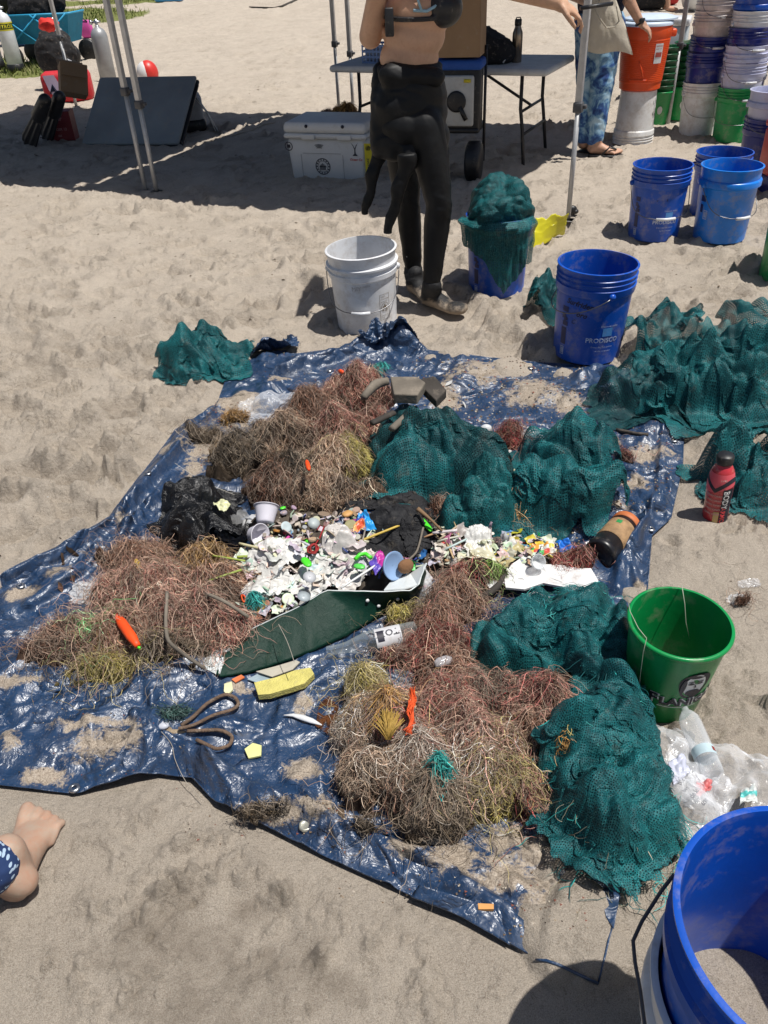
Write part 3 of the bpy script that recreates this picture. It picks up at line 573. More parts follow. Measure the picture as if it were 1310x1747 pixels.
# three behind
b3 = bucket(1113, 400, blue_m, 0, 'royal blue bucket with white lettering, left of the light blue bucket', hd=(wire_m, math.radians(2), -68, .285, .158, True, white_m)); pro_print(b3, facing(b3))
d = MB(); btext(d, 'x . :. . 8', .02, facing(b3)-math.radians(2), .215, off=.0011); d.build('marker_writing', print_navy, b3)
b4 = bucket(1217, 362, blue_m, 0, 'royal blue bucket half hidden directly behind the light blue bucket', hd=(wire_m, math.radians(-18), 14, .30, .158, True, white_m), sink=.01)
b5 = bucket(1226, 400, lblue_m, 1, 'light blue bucket with a hanging wire handle, in front of another blue bucket', hd=(wire_m, math.radians(18), -60, .285, .163, True, white_m))
f0 = facing(b5); d = MB(); bquad(d, .034, .03, f0-math.radians(56), .205); bquad(d, .02, .04, f0-math.radians(56), .15); d.build('printed_warning', print_navy, b5)
d = MB(); bframe(d, .024, .045, f0-math.radians(44), .120, .003)
for k in range(5): bquad(d, .0016, .028, f0-math.radians(44)+(.006+.0028*k)/.136, .129, off=.0012, n=3)
d.build('barcode', print_white, b5)
# right edge green bucket
bg2 = bucket(1345, 470, green_m, 0, 'plain green bucket cut off by the right edge, above the big net heap', hd=None)
# big bucket nearest the camera: blue nested in a white one
xy = (.452, .424); bwz = -.012
w0 = bucket(0, 0, white_m, 1, 'white bucket under the large blue one nearest the viewer, only its side showing', xy=xy, z=bwz, hd=None)
big = bucket(0, 0, blue_m, 0, 'open royal blue bucket nearest the viewer with sand inside', xy=xy, z=bwz+.160, hd=None, seg=128)
hd_ = MB(); hp = np.array([P(1232, 1420, .45)+[-.0, 0, 0], P(1150, 1492, .40), P(1128, 1520, .375), P(1095, 1572, .35), P(1080, 1605, .34), P(1083, 1640, .335), P(1092, 1690, .33), P(1100, 1750, .33), P(1106, 1800, .34)])
hl = np.array([[x, y, z] for x, y, z in hp]) - np.array([xy[0], xy[1], bwz+.16]); hd_.tube(hl[1:], .0026, 10); hd_.build('handle', simple('dark_wire', (.09, .09, .10), .35, .1, metal=.6), big)
n = 60; rr_ = np.linspace(0, .1345, 14); an = np.arange(n)*2*math.pi/n; V = []; R_, A_ = np.meshgrid(rr_, an, indexing='ij'); X_, Y_ = R_*np.sin(A_), -R_*np.cos(A_); Z_ = .055+.25*(X_-.02)*-.35+fbm(X_*18, Y_*18, 3, 4)*.012
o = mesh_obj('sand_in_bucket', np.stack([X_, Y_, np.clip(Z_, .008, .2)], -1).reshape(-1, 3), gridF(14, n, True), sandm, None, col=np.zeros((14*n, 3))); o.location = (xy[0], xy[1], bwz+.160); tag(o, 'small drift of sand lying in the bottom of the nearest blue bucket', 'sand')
# green pail with the head emblem
gp = empty('pail', (float(P(1128, 1190)[0]), float(P(1128, 1190)[1])+.012, float(gz(.6, 1.19))-.005), 0, 'green pail with a bearded head emblem, leaning by the net at the right', 'pail', rot=(math.radians(2), math.radians(1.0), 0))
gr = lambda z: .079+.024*z/.245
b = MB(); b.lathe([(.072, 0), (.079, .004), (gr(.12), .12), (gr(.232), .232), (.1065, .234), (.108, .238), (.1075, .243), (.1045, .245), (.1005, .2445), (gr(.22)-.0035, .225), (gr(.1)-.003, .10), (.075, .008), (.0005, .007)], 96, cap0=True); sharp(b.build('body', pl('pail_green', (.004, .25, .062), .12, .3), gp), 60)
f0 = facing(gp); rgp = lambda z: .079+.024*z/.245
ph0 = 0.; d = MB(); a = np.linspace(0, 2*math.pi, 40, endpoint=False)
def blob2(mb, pts, phi, z, off): mb.add(bend(np.array(pts)*(1.3 if phi == ph0 else 1), rgp, phi, z, off), [list(range(len(pts)))])
oval = [(.026*math.cos(t_)*(1+.08*math.sin(3*t_)), .036*math.sin(t_)*(1+.06*math.cos(2*t_))) for t_ in a]
ph0 = f0+math.radians(38); blob2(d, oval, ph0, .150, .0010); btext(d, 'F', .042, f0-math.radians(16), .082, rf=rgp, bold=.0012, off=.0024); btext(d, 'LANIGAN', .033, f0-math.radians(1), .082, rf=rgp, bold=.0012, off=.0024); 
d.build('emblem_black', print_black, gp)
d = MB(); face = [(.018*math.cos(t_)-.001, .027*math.sin(t_)+.002) for t_ in a]; blob2(d, face, ph0, .150, .0016); btext(d, 'F', .042, f0-math.radians(15), .0815, rf=rgp, bold=.0026, off=.0012); btext(d, 'LANIGAN', .033, f0-math.radians(0), .0815, rf=rgp, bold=.0026, off=.0012)
if True: bquad(d, .085, .002, f0-math.radians(2), .073, rf=rgp, off=.0012)
d.build('emblem_white', label_m, gp)
d = MB()
for e in (-.008, .007): blob2(d, [(e+.0055*math.cos(t_), .006+.0022*math.sin(t_)) for t_ in a[::3]], ph0, .150, .0022); blob2(d, [(e+.006*math.cos(t_), .0115+.0013*math.sin(t_)) for t_ in a[::3]], ph0, .150, .0022)
blob2(d, [(-.001, .006), (.003, -.004), (-.003, -.005), (-.001, -.003)], ph0, .150, .0022)
blob2(d, [(.0125*math.cos(t_), -.018+.0085*math.sin(t_)) for t_ in a[::2]], ph0, .150, .0022); blob2(d, [(-.019+.004*math.cos(t_), .0+.018*math.sin(t_)) for t_ in a[::2]], ph0, .150, .0022)
blob2(d, [(.0+.018*math.cos(t_), .026+.006*math.sin(t_)) for t_ in a[::2]], ph0, .150, .0022); d.build('emblem_features', print_black, gp)
d = MB()
for k in range(9):
    q = [np.array([rnd.uniform(-.05, .05), rnd.uniform(-.02, .05), .012])]
    for j in range(14): q.append(q[-1]+np.array([rnd.uniform(-.014, .014), rnd.uniform(-.014, .014), rnd.uniform(-.002, .008)]))
    q = np.array(q); rad_ = np.hypot(q[:, 0], q[:, 1]); q[:, :2] *= np.minimum(1, .068/np.maximum(rad_, 1e-6))[:, None]; d.tube(q, .0007, 4, col=(.30, .36, .10) if k % 2 else (.45, .42, .33))
o = d.build('tangled_line', vcol(), None, usecol=True); o.location = gp.location; tag(o, 'loose loops of pale green fishing line in the bottom of the green pail', 'fishing line')
d = MB(); q = [P(1163, 998, .247), P(1168, 1030, .215), P(1170, 1062, .17), P(1176, 1090, .12)]; d.tube(q, .0009, 5); q = [P(1073, 1025, .252), P(1076, 1040, .256), P(1090, 1068, .262), P(1104, 1085, .262), P(1098, 1110, .22), P(1093, 1150, .14), P(1090, 1190, .06)]; d.tube(np.array(q)+[-.003, -.006, 0], .0008, 5)
o = d.build('fishing_line', simple('line_clear', (.42, .45, .35), .4), None); tag(o, 'two strands of clear fishing line hanging over the rim of the green pail', 'fishing line')
# ---------------------------------------------------------------- stacks of buckets
def stack(x, y, items, base=0., lab='', grp=''):
    z = float(gz(x, y))-.01
    for m, style, dz, label, kw in items:
        kw = dict(kw); hdl = kw.pop('hd', None)
        jx, jy = rnd.uniform(-.006, .006), rnd.uniform(-.006, .006)
        bucket(0, 0, m, style, label, grp, xy=(x+jx, y+jy), z=z, hd=hdl, seg=56, tilt=(rnd.uniform(-.012, .012), rnd.uniform(-.012, .012)), **kw)
        z += dz
G1 = 'buckets in the tall stacks at the right'
pA = P(1186, 232); stack(pA[0], pA[1], [(dwhite_m, 0, .20, 'scuffed white bucket at the bottom of the left bucket stack', dict(hd=(wire_m, math.radians(10), -62, .285, .158, False))),
    (navy_m, 0, .105, 'dark blue bucket nested on the scuffed white one in the left stack', {}), (navy_m, 0, .16, 'upper dark blue bucket of the left stack, below the pinkish ones', {}),
    (pinkw_m, 0, .10, 'pinkish white bucket with a hanging white grip, just above the blue ones', dict(hd=(wire_m, math.radians(0), -60, .285, .158, True, white_m))), (pinkw_m, 0, .10, 'second bucket from the top of the left stack, pinkish white', {}), (white_m, 2, .1, 'white bucket on top of the left stack with an open rim', dict(hd=(wire_m, math.radians(12), -66, .285, .158, False)))], grp=G1)
pB = P(1245, 243); stack(pB[0], pB[1], [(green_m, 0, .16, 'green bucket at the bottom of the middle stack', dict(hd=(wire_m, math.radians(-20), -66, .285, .158, False))),
    (lav_m, 0, .11, 'pale violet white bucket just above the green one in the middle stack', dict(hd=(wire_m, math.radians(4), -64, .285, .158, True, white_m))), (lav_m, 2, .11, 'second pale violet white bucket in the middle stack', dict(hd=(wire_m, math.radians(4), -60, .285, .158, True, white_m))),
    (navy_m, 0, .10, 'dark blue bucket sandwiched between white ones in the middle stack', {}), (white_m, 0, .10, 'white ribbed bucket second from the top of the middle stack', dict(hd=(wire_m, math.radians(4), -64, .285, .158, True, white_m))), (blue_m, 1, .1, 'blue bucket on top of the middle stack', {})], grp=G1)
pC = P(1262, 190); stack(pC[0], pC[1], [(navy_m, 0, .12, 'dark blue bucket at the foot of the rear stack behind the left stack', {})] + [(navy_m if k % 2 else blue_m, 0, .115, s, {}) for k, s in enumerate(('second blue bucket from the ground in the rear stack', 'third blue bucket from the ground in the rear stack', 'fourth blue bucket in the rear stack, ribs showing', 'fifth blue bucket in the rear stack near the frame top', 'sixth blue bucket in the rear stack at the frame top'))], grp=G1)
pD = P(1352, 190); stack(pD[0], pD[1], [(navy_m, 0, .12, 'dark blue bucket at the foot of the far right stack', {})] + [(navy_m if k != 4 else blue_m, 0, .115, s, dict(hd=(wire_m, 0, -55, .285, .158, True, white_m)) if k == 3 else {}) for k, s in enumerate(('second dark blue bucket of the far right stack', 'third dark blue bucket of the far right stack', 'fourth dark blue bucket of the far right stack', 'dark blue bucket with a white grip high in the far right stack', 'topmost blue bucket of the far right stack'))], grp=G1)
pE = P(1291, 308); stack(pE[0], pE[1], [(navy_m, 0, .155, 'navy bucket under a white violet one, behind the light blue bucket', {}), (lav_m, 1, .1, 'white violet bucket sitting in the navy one at the right edge', dict(hd=(wire_m, math.radians(-10), -60, .285, .158, False)))], grp='pair of nested buckets at the right edge')
pF = P(1345, 268); stack(pF[0], pF[1], [(navy_m, 0, .12, 'navy bucket at the right edge behind the white violet one', {}), (navy_m, 0, .12, 'second navy bucket at the right edge, nested in another', {}), (blue_m, 0, .1, 'upper blue bucket at the right edge, between stacks', {})], grp='nested buckets cut by the right edge')
# red cooler box at the right edge
p = P(1342, 335); t_ = empty('cooler_box', (p[0], p[1], 0), .1, 'red box with a dark base at the right edge, beside the nested buckets', 'cooler')
b = MB(); b.box((.30, .30, .26), (0, 0, .25), bev=.02); b.build('body', simple('red_plastic', (.50, .02, .02), .35, .1), t_); b = MB(); b.box((.28, .28, .14), (0, 0, .05), bev=.02); b.build('base', navy_m, t_); b = MB(); b.box((.31, .31, .04), (0, 0, .40), bev=.015); b.build('lid', simple('red_plastic', (.5, .02, .02)), t_)
# green bucket tower behind the pole, as nested row
for col in range(2):
    pg = P(1117+38*col, 216-8*col); z = float(gz(pg[0], pg[1]))
    for k in range(8):
        b = MB(); b.lathe([(.085, 0), (.09, .004), (.112, .24), (.117, .242), (.117, .252), (.112, .254), (.108, .25), (.086, .01), (.001, .01)], 32, cap0=True)
        r = empty('pail', (pg[0], pg[1], z+.045*k), 0, ('%s small green pail from the ground in the %s nested column behind the orange cooler' % (('lowest', 'second', 'third', 'fourth', 'fifth', 'sixth', 'seventh', '')[k], ('left', 'right')[col])) if k < 7 else ('topmost small green pail of the %s column behind the orange cooler' % ('left', 'right')[col]), 'pail', 'nested small green pails')
        b.build('body', dgreen_m if k else green_m, r)
        if k == 0:
            d = MB(); blob2(d, [(.02*math.cos(t2), .03*math.sin(t2)) for t2 in a], facing(r)+.2, .12, .012); d.build('emblem', label_m, r)
p = P(1150, 190); t_ = empty('storage_box', (p[0]+.05, p[1]+.6, 0), -.4, 'greyish white storage box standing behind the small green pails', 'storage box'); b = MB(); b.box((.34, .3, .62), (0, 0, .31), bev=.02); b.build('body', simple('grey_box', (.42, .47, .5), .5, .2), t_); b = MB(); b.box((.36, .32, .06), (0, 0, .65), bev=.015); b.build('lid', white_m, t_); b = MB(); b.box((.3, .01, .16), (0, -.155, .30)); b.build('band', navy_m, t_)
# orange drinks cooler on an upside-down white bucket
pc = P(1078, 246); z = float(gz(pc[0], pc[1]))-.01
ub = empty('bucket', (pc[0], pc[1], z+BH), 0, 'upside-down white bucket with ribs at the bottom, under the orange drinks cooler', 'bucket', rot=(math.pi, 0, .4)); b = MB(); b.lathe(bprof(0), 64, cap0=True); sharp(b.build('body', dwhite_m, ub), 50)
d = MB()
for k, (ph, h, w) in enumerate(((.30, .16, .003), (.20, .13, .002), (.42, .09, .004), (.12, .05, .003), (.5, .2, .004))):
    for j in range(3): bquad(d, w*rnd.uniform(.6, 1.6), h*rnd.uniform(.2, .5), 2.9-ph+rnd.uniform(-.03, .03), .03+rnd.uniform(0, .12)+j*.03, off=.0011, n=3, tilt=rnd.uniform(-.1, .1))
d.build('scuff_marks', print_black, ub)
oc = empty('drinks_cooler', (pc[0], pc[1], z+BH+.001), .0, 'orange round drinks cooler with white lid standing on an upturned white bucket', 'drinks cooler')
orange = simple('orange_plastic', (.80, .085, .012), .42, .12, .08, 8)
pf = [(.135, 0), (.148, .006), (.150, .05), (.153, .052)]
for k in range(22): z_ = .055+.0125*k; pf += [(.1545+.0009*k, z_), (.1545+.0009*k, z_+.008), (.1525+.0009*k, z_+.010)]
pf += [(.176, .345), (.178, .40), (.176, .41), (.16, .412)]
b = MB(); b.lathe(pf, 64, cap0=True, cap1=True); sharp(b.build('body', orange, oc), 40)
b = MB(); b.lathe([(.165, .408), (.182, .410), (.183, .425), (.178, .432), (.165, .436), (.150, .437), (.148, .432), (.06, .434), (.001, .436)], 56, cap0=True); b.lathe([(.17, .44), (.186, .442), (.186, .452), (.12, .47), (.001, .472)], 56, loc=(.03, .03, .0), cap0=True); sharp(b.build('lid', simple('blue_white_plastic', (.62, .72, .85), .35, .1), oc), 40)
rc = lambda z_: .156+.06*(z_/.41)*.35; f0 = facing(oc)
d = MB(); bquad(d, .062, .125, f0+math.radians(26), .18, rf=rc, off=.006); d.build('sticker', label_m, oc)
d = MB(); btext(d, 'WARNING', .0115, f0+math.radians(27), .285, rf=rc, off=.008, bold=.0003); btext(d, 'DRINK ONLY', .008, f0+math.radians(27), .268, rf=rc, off=.008); bquad(d, .05, .03, f0+math.radians(28), .22, rf=rc, off=.0075)
d.build('sticker_print', simple('red_print', (.42, .08, .06), .5), oc)
d = MB(); d.tube([(math.sin(f0+q)*.166, -math.cos(f0+q)*.166, z_) for q, z_ in ((-.15, .20), (-.02, .15), (.12, .09))], .006, 8); d.tube([(math.sin(f0+q)*.160, -math.cos(f0+q)*.160, .075) for q in np.linspace(-.5, .3, 9)], .004, 6); d.build('molded_rib', orange, oc)
for sgn in (-1, 1):
    d = MB(); d.box((.05, .09, .05), (sgn*.185, 0, .355), bev=.012); d.build('side_grip', orange, oc)
# ---------------------------------------------------------------- shade tents
alu = simple('aluminium', (.52, .52, .52), .5, .1, .12, 30, metal=.4); bracket = simple('bracket_grey', (.08, .08, .085), .5); blackp = simple('black_plastic', (.015, .015, .017), .45, .15); canvas = simple('canopy_cloth', (.07, .12, .28), .8)
def tent(label, corners, brk, HT=2.02, poles=(0, 1, 2, 3)):
    root = empty('shade_tent', (corners[0][0], corners[0][1], 0), 0, label, 'shade tent'); o0 = np.array([corners[0][0], corners[0][1], 0])
    for k, (x, y) in enumerate(corners):
        zb = float(gz(x, y))-.01; c0 = np.array([x, y, 0])-o0; hb = brk[k]
        dx = np.array(corners[(k+1) % 4])-np.array([x, y]); ang = math.atan2(dx[1], dx[0])
        b = MB(); b.box((.022, .022, hb-zb), c0+[0, 0, (hb+zb)/2], ang); b.box((.034, .034, HT-hb), c0+[0, 0, (HT+hb)/2], ang, bev=.004)
        for j in range(2): b.box((.06, .06, .006), c0+[0, 0, zb+.012], ang)
        for j in range(8): b.box((.003, .036, .007), c0+[0, 0, hb+.1+j*.1], ang)
        po = b.build('pole', alu, root); b = MB(); b.box((.048, .048, .05), c0+[0, 0, hb], ang, bev=.006); b.box((.03, .03, .02), c0+[.03, 0, hb+.002], ang, bev=.004); b.build('clamp', bracket, po)
    c = np.array([np.r_[np.array(q), 0]-o0 for q in corners]); cen = c.mean(0)
    N = 17; u_ = np.linspace(0, 1, N); V = []
    for a_ in u_:
        for b_ in u_:
            q = (1-a_)*(1-b_)*c[0]+(1-a_)*b_*c[1]+a_*b_*c[2]+a_*(1-b_)*c[3]; m_ = min(a_, 1-a_, b_, 1-b_)*2; V.append(q+[0, 0, HT+.75*m_**.9-.03*math.sin(math.pi*a_)*math.sin(math.pi*b_)])
    V = np.array(V); F = gridF(N, N).tolist(); nn = len(V); pe = [k for k in range(N)]+[k*N+N-1 for k in range(1, N)]+[(N-1)*N+k for k in range(N-2, -1, -1)]+[k*N for k in range(N-2, 0, -1)]
    val = V[pe]-[0, 0, .22]; V2 = np.vstack([V, val]); L_ = len(pe); F += [(pe[k], nn+k, nn+(k+1) % L_, pe[(k+1) % L_]) for k in range(L_)]
    mesh_obj('canopy', V2, F, canvas, root)
    b = MB()
    for k in range(4): b.tube([c[k]+[0, 0, HT-.02], c[(k+1) % 4]+[0, 0, HT-.02]], .011, 6); b.tube([c[k]+[0, 0, HT-.02], cen+[0, 0, HT+.6]], .011, 6)
    b.build('truss', alu, root); return root
A0 = tuple(P(268, 330)[:2]); A1 = tuple(P(968, 385)[:2]); A2 = tuple(P(1139, 218)[:2]); A3 = tuple(P(603, 196)[:2])
B0 = tuple(P(249, 327)[:2]); B3 = (-3.12, 9.75); B2 = tuple(P(579, 197)[:2]); B1 = (-4.15, 7.1)
def hz(u, v, xy): return float(CH + ray(u, v)[2]/ray(u, v)[1]*xy[1])
tent('right hand shade tent with silver poles over the white cooler and the table', [A0, A1, A2, A3], [hz(242, 178, A0), hz(986, 183, A1), hz(1160, 78, A2), hz(590, 92, A3)])
tent('left hand shade tent whose silver pole stands beside the leaning folding table', [B1, B0, B2, B3], [1.0, hz(216, 156, B0), hz(568, 75, B2), hz(141, 62, B3)])
# ---------------------------------------------------------------- folding table and what is on it
TH = .64; tl = P(560, 112, TH); trr = P(935, 118, TH); tbk = P(985, 84, TH)
ex = (trr-tl)[:2]; Lx = float(np.hypot(*ex)); ang = math.atan2(ex[1], ex[0]); Ly = .72
tb = empty('folding_table', (tl[0], tl[1], 0), ang, 'grey plastic folding table with cardboard boxes and bag on it', 'table')
greyt = simple('table_grey', (.56, .57, .58), .55, .25, .12, 8); b = MB(); b.box((Lx, Ly, .045), (Lx/2, Ly/2, TH-.0225), bev=.02); b.build('tabletop', greyt, tb)
dark = simple('dark_steel', (.03, .03, .033), .45, .1, metal=.3)
def tb2w(x, y, z=0): c, s = math.cos(ang), math.sin(ang); return np.array([tl[0]+x*c-y*s, tl[1]+x*s+y*c, z])
for x0, sg in ((.20, 1), (Lx-.20, -1)):
    for y0 in (.09, Ly-.09):
        b = MB(); b.tube([(x0, y0, TH-.04), (x0, y0, .38), (x0-sg*.02, y0-.0, .25), (x0-sg*.05, y0+(-.02 if y0 < .3 else .02), -.02)], .013, 8); b.build('leg', dark, tb)
    b = MB(); b.tube([(x0, .09, .36), (x0, Ly-.09, .36)], .010, 6); b.tube([(x0-sg*.03, .09, .22), (x0-sg*.03, Ly-.09, .22)], .010, 6); b.tube([(x0, Ly/2, .36), (x0+sg*.42, Ly/2, TH-.05)], .010, 6); b.build('brace', dark, tb)
card = simple('cardboard', (.30, .19, .105), .85, .15, .12, 6); card2 = simple('cardboard_dark', (.22, .14, .085), .85, .1, .1, 6); tape = simple('packing_tape', (.36, .25, .16), .35, 0, .1)
def carton(x, y, z, sx, sy, sz, rz, label, m=card, flaps=True, world=None):
    p = tb2w(x, y, z) if world is None else world; r = empty('cardboard_box', p, ang+rz if world is None else rz, label, 'cardboard box')
    t = .005; b = MB()
    for s_, l_ in (((sx, t, sz), (0, -sy/2, sz/2)), ((sx, t, sz), (0, sy/2, sz/2)), ((t, sy-2*t, sz), (-sx/2, 0, sz/2)), ((t, sy-2*t, sz), (sx/2, 0, sz/2)), ((sx-2*t, sy-2*t, t), (0, 0, t/2+.001))): b.box(s_, l_)
    b.build('body', m, r, smooth=False)
    if flaps:
        for k in range(2):
            s_ = -1 if k == 0 else 1; b = MB(); y0 = s_*sy/2; b.add([(-sx/2, y0, sz+.001), (sx/2, y0, sz+.001), (sx/2, y0+s_*.02, sz-.12) if k == 0 else (sx/2, y0+s_*.10, sz+.09), (-sx/2, y0+s_*.02, sz-.12) if k == 0 else (-sx/2, y0+s_*.10, sz+.09)], [(0, 1, 2, 3)]); fo = b.build('flap', m, r, smooth=False); md = fo.modifiers.new('s', 'SOLIDIFY'); md.thickness = .004
    else:
        b = MB(); b.box((sx, sy, t), (0, 0, sz+t/2)); b.build('lid', m, r, smooth=False); b = MB(); b.box((.05, sy+.004, .002), (0, 0, sz+t+.001)); b.box((.05, .002, .08), (0, -sy/2-.004, sz-.035)); b.build('tape', tape, r, smooth=False)
    return r
# tall carton standing on the blue hand cart in front of the table
pq = P(789, 300); cx_, cy_ = float(pq[0])-.02, float(pq[1])
cart = empty('hand_cart', (cx_, cy_, 0), ang*.6, 'hand cart with white case and blue strap behind the wetsuit, carrying a tall carton', 'hand cart')
b = MB(); b.box((.30, .30, .03), (0, 0, .32), bev=.01); b.build('platform', blackp, cart)
b = MB(); b.box((.30, .15, .40), (0, -.065, .50), bev=.02); b.build('frame', blackp, cart); b = MB(); b.box((.225, .03, .30), (0, -.15, .50), bev=.014); b.build('case', simple('case_white', (.48, .48, .46), .5, .25), cart)
b = MB(); b.lathe([(.001, 0), (.062, 0), (.064, .006), (.05, .010), (.001, .012)], 28, M=Matrix.Rotation(math.pi/2, 3, 'X'), loc=(.0, -.167, .50)); b.box((.028, .01, .09), (.045, -.173, .43), M=Matrix.Rotation(-.5, 3, 'Y')); b.build('latch', blackp, cart)
b = MB(); b.box((.33, .19, .06), (0, -.08, .71), bev=.02); b.build('strap_roll', simple('strap_blue', (.01, .07, .33), .7), cart)
b = MB(); b.box((.045, .004, .02), (.07, -.168, .62)); b.build('tag', simple('yellow_tag', (.6, .5, .02), .5), cart)
for s_ in (-1, 1):
    b = MB(); b.lathe([(.02, -.05), (.11, -.05), (.13, -.035), (.13, .035), (.11, .05), (.02, .05)], 24, M=Matrix.Rotation(math.pi/2, 3, 'Y'), loc=(s_*.12, -.14, .13), cap0=True, cap1=True); b.build('wheel', blackp, cart)
    b = MB(); b.tube([(s_*.16, .02, .10), (s_*.16, .02, .80)], .010, 8); b.build('upright', blackp, cart)
pz = carton(0, 0, 0, .26, .26, .52, 0, 'tall upright cardboard box with a white sticker on the hand cart behind the wetsuit', world=np.array([cx_, cy_-.06, .755])); pz.rotation_euler[2] = ang*.6
b = MB(); b.box((.10, .002, .05), (-.0, -.138, .43)); b.build('sticker', label_m, pz, smooth=False)
carton(.62, .42, TH+.001, .40, .36, .26, .1, 'wide brown cardboard box on the table at the frame top, behind the tall one', card, False)
# black bag
bg_ = empty('gear_bag', tb2w(1.13, .26, TH), ang, 'slumped black cloth bag with a white trim on the table', 'bag'); b = MB(); n = 40
pr_ = [(max(.002, math.sin(math.pi*i/22)**.7), -math.cos(math.pi*i/22)) for i in range(23)]; b.lathe(pr_, n, cap0=True, cap1=True); V = b.V[0]*np.array([.21, .15, .10]); V[:, 2] = np.maximum(V[:, 2], -.062)+.064; V[:, 2] *= 1+.35*np.exp(-((V[:, 0]+.03)/.09)**2); V += (fbm(V[:, 0]*22, V[:, 1]*22+V[:, 2]*20, 5, 3)*.014)[:, None]*np.array([1, 1, .6]); V[:, 2] = np.maximum(V[:, 2], .001); b.V = [V]; b.build('body', simple('black_cloth', (.012, .012, .014), .85, .2, .3, 20, bump=.3), bg_)
b = MB(); b.tube([(.12, -.10, .09), (.15, -.09, .06), (.16, -.08, .03), (.15, -.09, .012)], .006, 6); b.build('trim', label_m, bg_)
# steel bottle
sb = empty('steel_bottle', tb2w(1.335, .30, TH), 0, 'tall brushed steel water bottle with a black cap on the table end', 'bottle')
b = MB(); b.lathe([(.030, 0), (.035, .004), (.0355, .16), (.034, .18), (.024, .205), (.021, .215), (.021, .222)], 32, cap0=True, cap1=True); b.build('body', simple('brushed_steel', (.32, .26, .20), .28, .1, .4, 14, metal=.9), sb); b = MB(); b.lathe([(.022, .220), (.024, .222), (.024, .255), (.021, .258)], 24, cap0=True, cap1=True); b.tube([(-.02, 0, .25), (-.012, 0, .268), (.012, 0, .268), (.02, 0, .25)], .004, 6); b.build('cap', blackp, sb)
# blue crate on the left end
bc = empty('basket', tb2w(.36, .25, TH), ang, 'blue plastic basket on the left end of the table behind the bent elbow', 'basket'); bluec = simple('basket_blue', (.16, .26, .50), .5)
b = MB()
for k in range(9): b.box((.004, .22, .11), (-.14+k*.035, 0, .06)) if False else None
for z_ in (.005, .04, .075, .11): 
    b.box((.30, .005, .014), (0, -.11, z_)); b.box((.30, .005, .014), (0, .11, z_)); b.box((.005, .215, .014), (-.15, 0, z_)); b.box((.005, .215, .014), (.15, 0, z_))
for k in range(11):
    b.box((.010, .0045, .115), (-.145+k*.029, -.1105, .06)); b.box((.010, .0045, .115), (-.145+k*.029, .1105, .06))
b.box((.29, .21, .004), (0, 0, .004)); b.build('body', bluec, bc, smooth=False)
b = MB(); b.box((.26, .18, .085), (0, 0, .05), bev=.01); o = b.build('folded_cloth', simple('cloth_bluegrey', (.30, .36, .46), .85), None); o.location = tb2w(.36, .25, TH+.006); o.rotation_euler = (0, 0, ang); tag(o, 'blue grey folded cloth filling the blue basket on the table', 'cloth')
# ---------------------------------------------------------------- white hard cooler
cl = P(497, 303); cr = P(610, 307); th = math.atan2(cr[1]-cl[1], cr[0]-cl[0]); wc = empty('hard_cooler', (cl[0], cl[1], float(gz(cl[0], cl[1]))-.012), th, 'white hard cooler with round black stickers in the tent shade', 'cooler')
cwm = simple('cooler_white', (.66, .66, .65), .5, .12, .05, 6); CW, CD, CHH = .575, .38, .285
def taperbox(mb, w, d, h, z0, tw, bev=.03, loc=(0, 0)):
    t = MB(); t.box((w, d, h), (w/2+loc[0], d/2+loc[1], z0+h/2), bev=bev); V = t.V[0]; k = (V[:, 2]-z0)/h*2-1; V[:, 0] += (V[:, 0]-w/2-loc[0])*tw*k; V[:, 1] += (V[:, 1]-d/2-loc[1])*tw*k; mb.add(V, t.F)
b = MB(); taperbox(b, CW, CD, CHH, .0, .035); b.build('body', cwm, wc)
b = MB(); taperbox(b, CW+.045, CD+.045, .035, CHH+.001, 0, .02, (-.022, -.022)); b.build('rim', cwm, wc)
b = MB(); taperbox(b, CW+.04, CD+.04, .07, CHH+.038, -.012, .025, (-.02, -.02)); lid = b.build('lid', cwm, wc)
for x_ in (.13, .40):
    b = MB(); b.box((.10, .014, .035), (x_+.04, -.030, CHH+.018), bev=.006); b.build('latch', cwm, wc); b = MB(); b.lathe([(.001, 0), (.011, 0), (.011, .006), (.001, .007)], 16, M=Matrix.Rotation(math.pi/2, 3, 'X'), loc=(x_+.03, -.019, CHH+.085), cap0=False); b.build('drain_plug', print_black, lid)
def flatp(mb, V, x, z, y): 
    if len(V): V = np.stack([V[:, 0]+x, np.full(len(V), y)+0*V[:, 0], V[:, 1]+z], -1)
    return V
def yface(z): return CD/2*(1) - (CD/2)*(1+.035*(z/CHH*2-1)) - .003
def ftext(mb, s_, size, x, z, bold=0., shear=0.):
    V, F = text_vf(s_, size, shear, 0, bold)
    if len(V): V3 = flatp(mb, V, x, z, 0); V3[:, 1] = yface(V3[:, 2]); mb.add(V3, F)
def fpoly(mb, pts, x, z): pts = np.array(pts); V3 = flatp(mb, pts, x, z, 0); V3[:, 1] = yface(V3[:, 2])-.0004; mb.add(V3, [list(range(len(pts)))])
def fring(mb, x, z, r, w, n=36, sx=1):
    an_ = np.arange(n)*2*math.pi/n; V = np.concatenate([np.stack([q*np.cos(an_)*sx, q*np.sin(an_)], -1) for q in (r-w, r)]); V3 = flatp(mb, V, x, z, 0); V3[:, 1] = yface(V3[:, 2])-.0004; mb.add(V3, gridF(2, n, True).tolist())
b = MB(); fring(b, .255, .105, .056, .005); fring(b, .255, .105, .038, .0025)
for k in range(14):
    an_ = k*2*math.pi/14; fpoly(b, [(math.cos(an_+q)*rr2, math.sin(an_+q)*rr2) for q, rr2 in ((-.1, .041), (.1, .041), (.1, .049), (-.1, .049))], .255, .105)
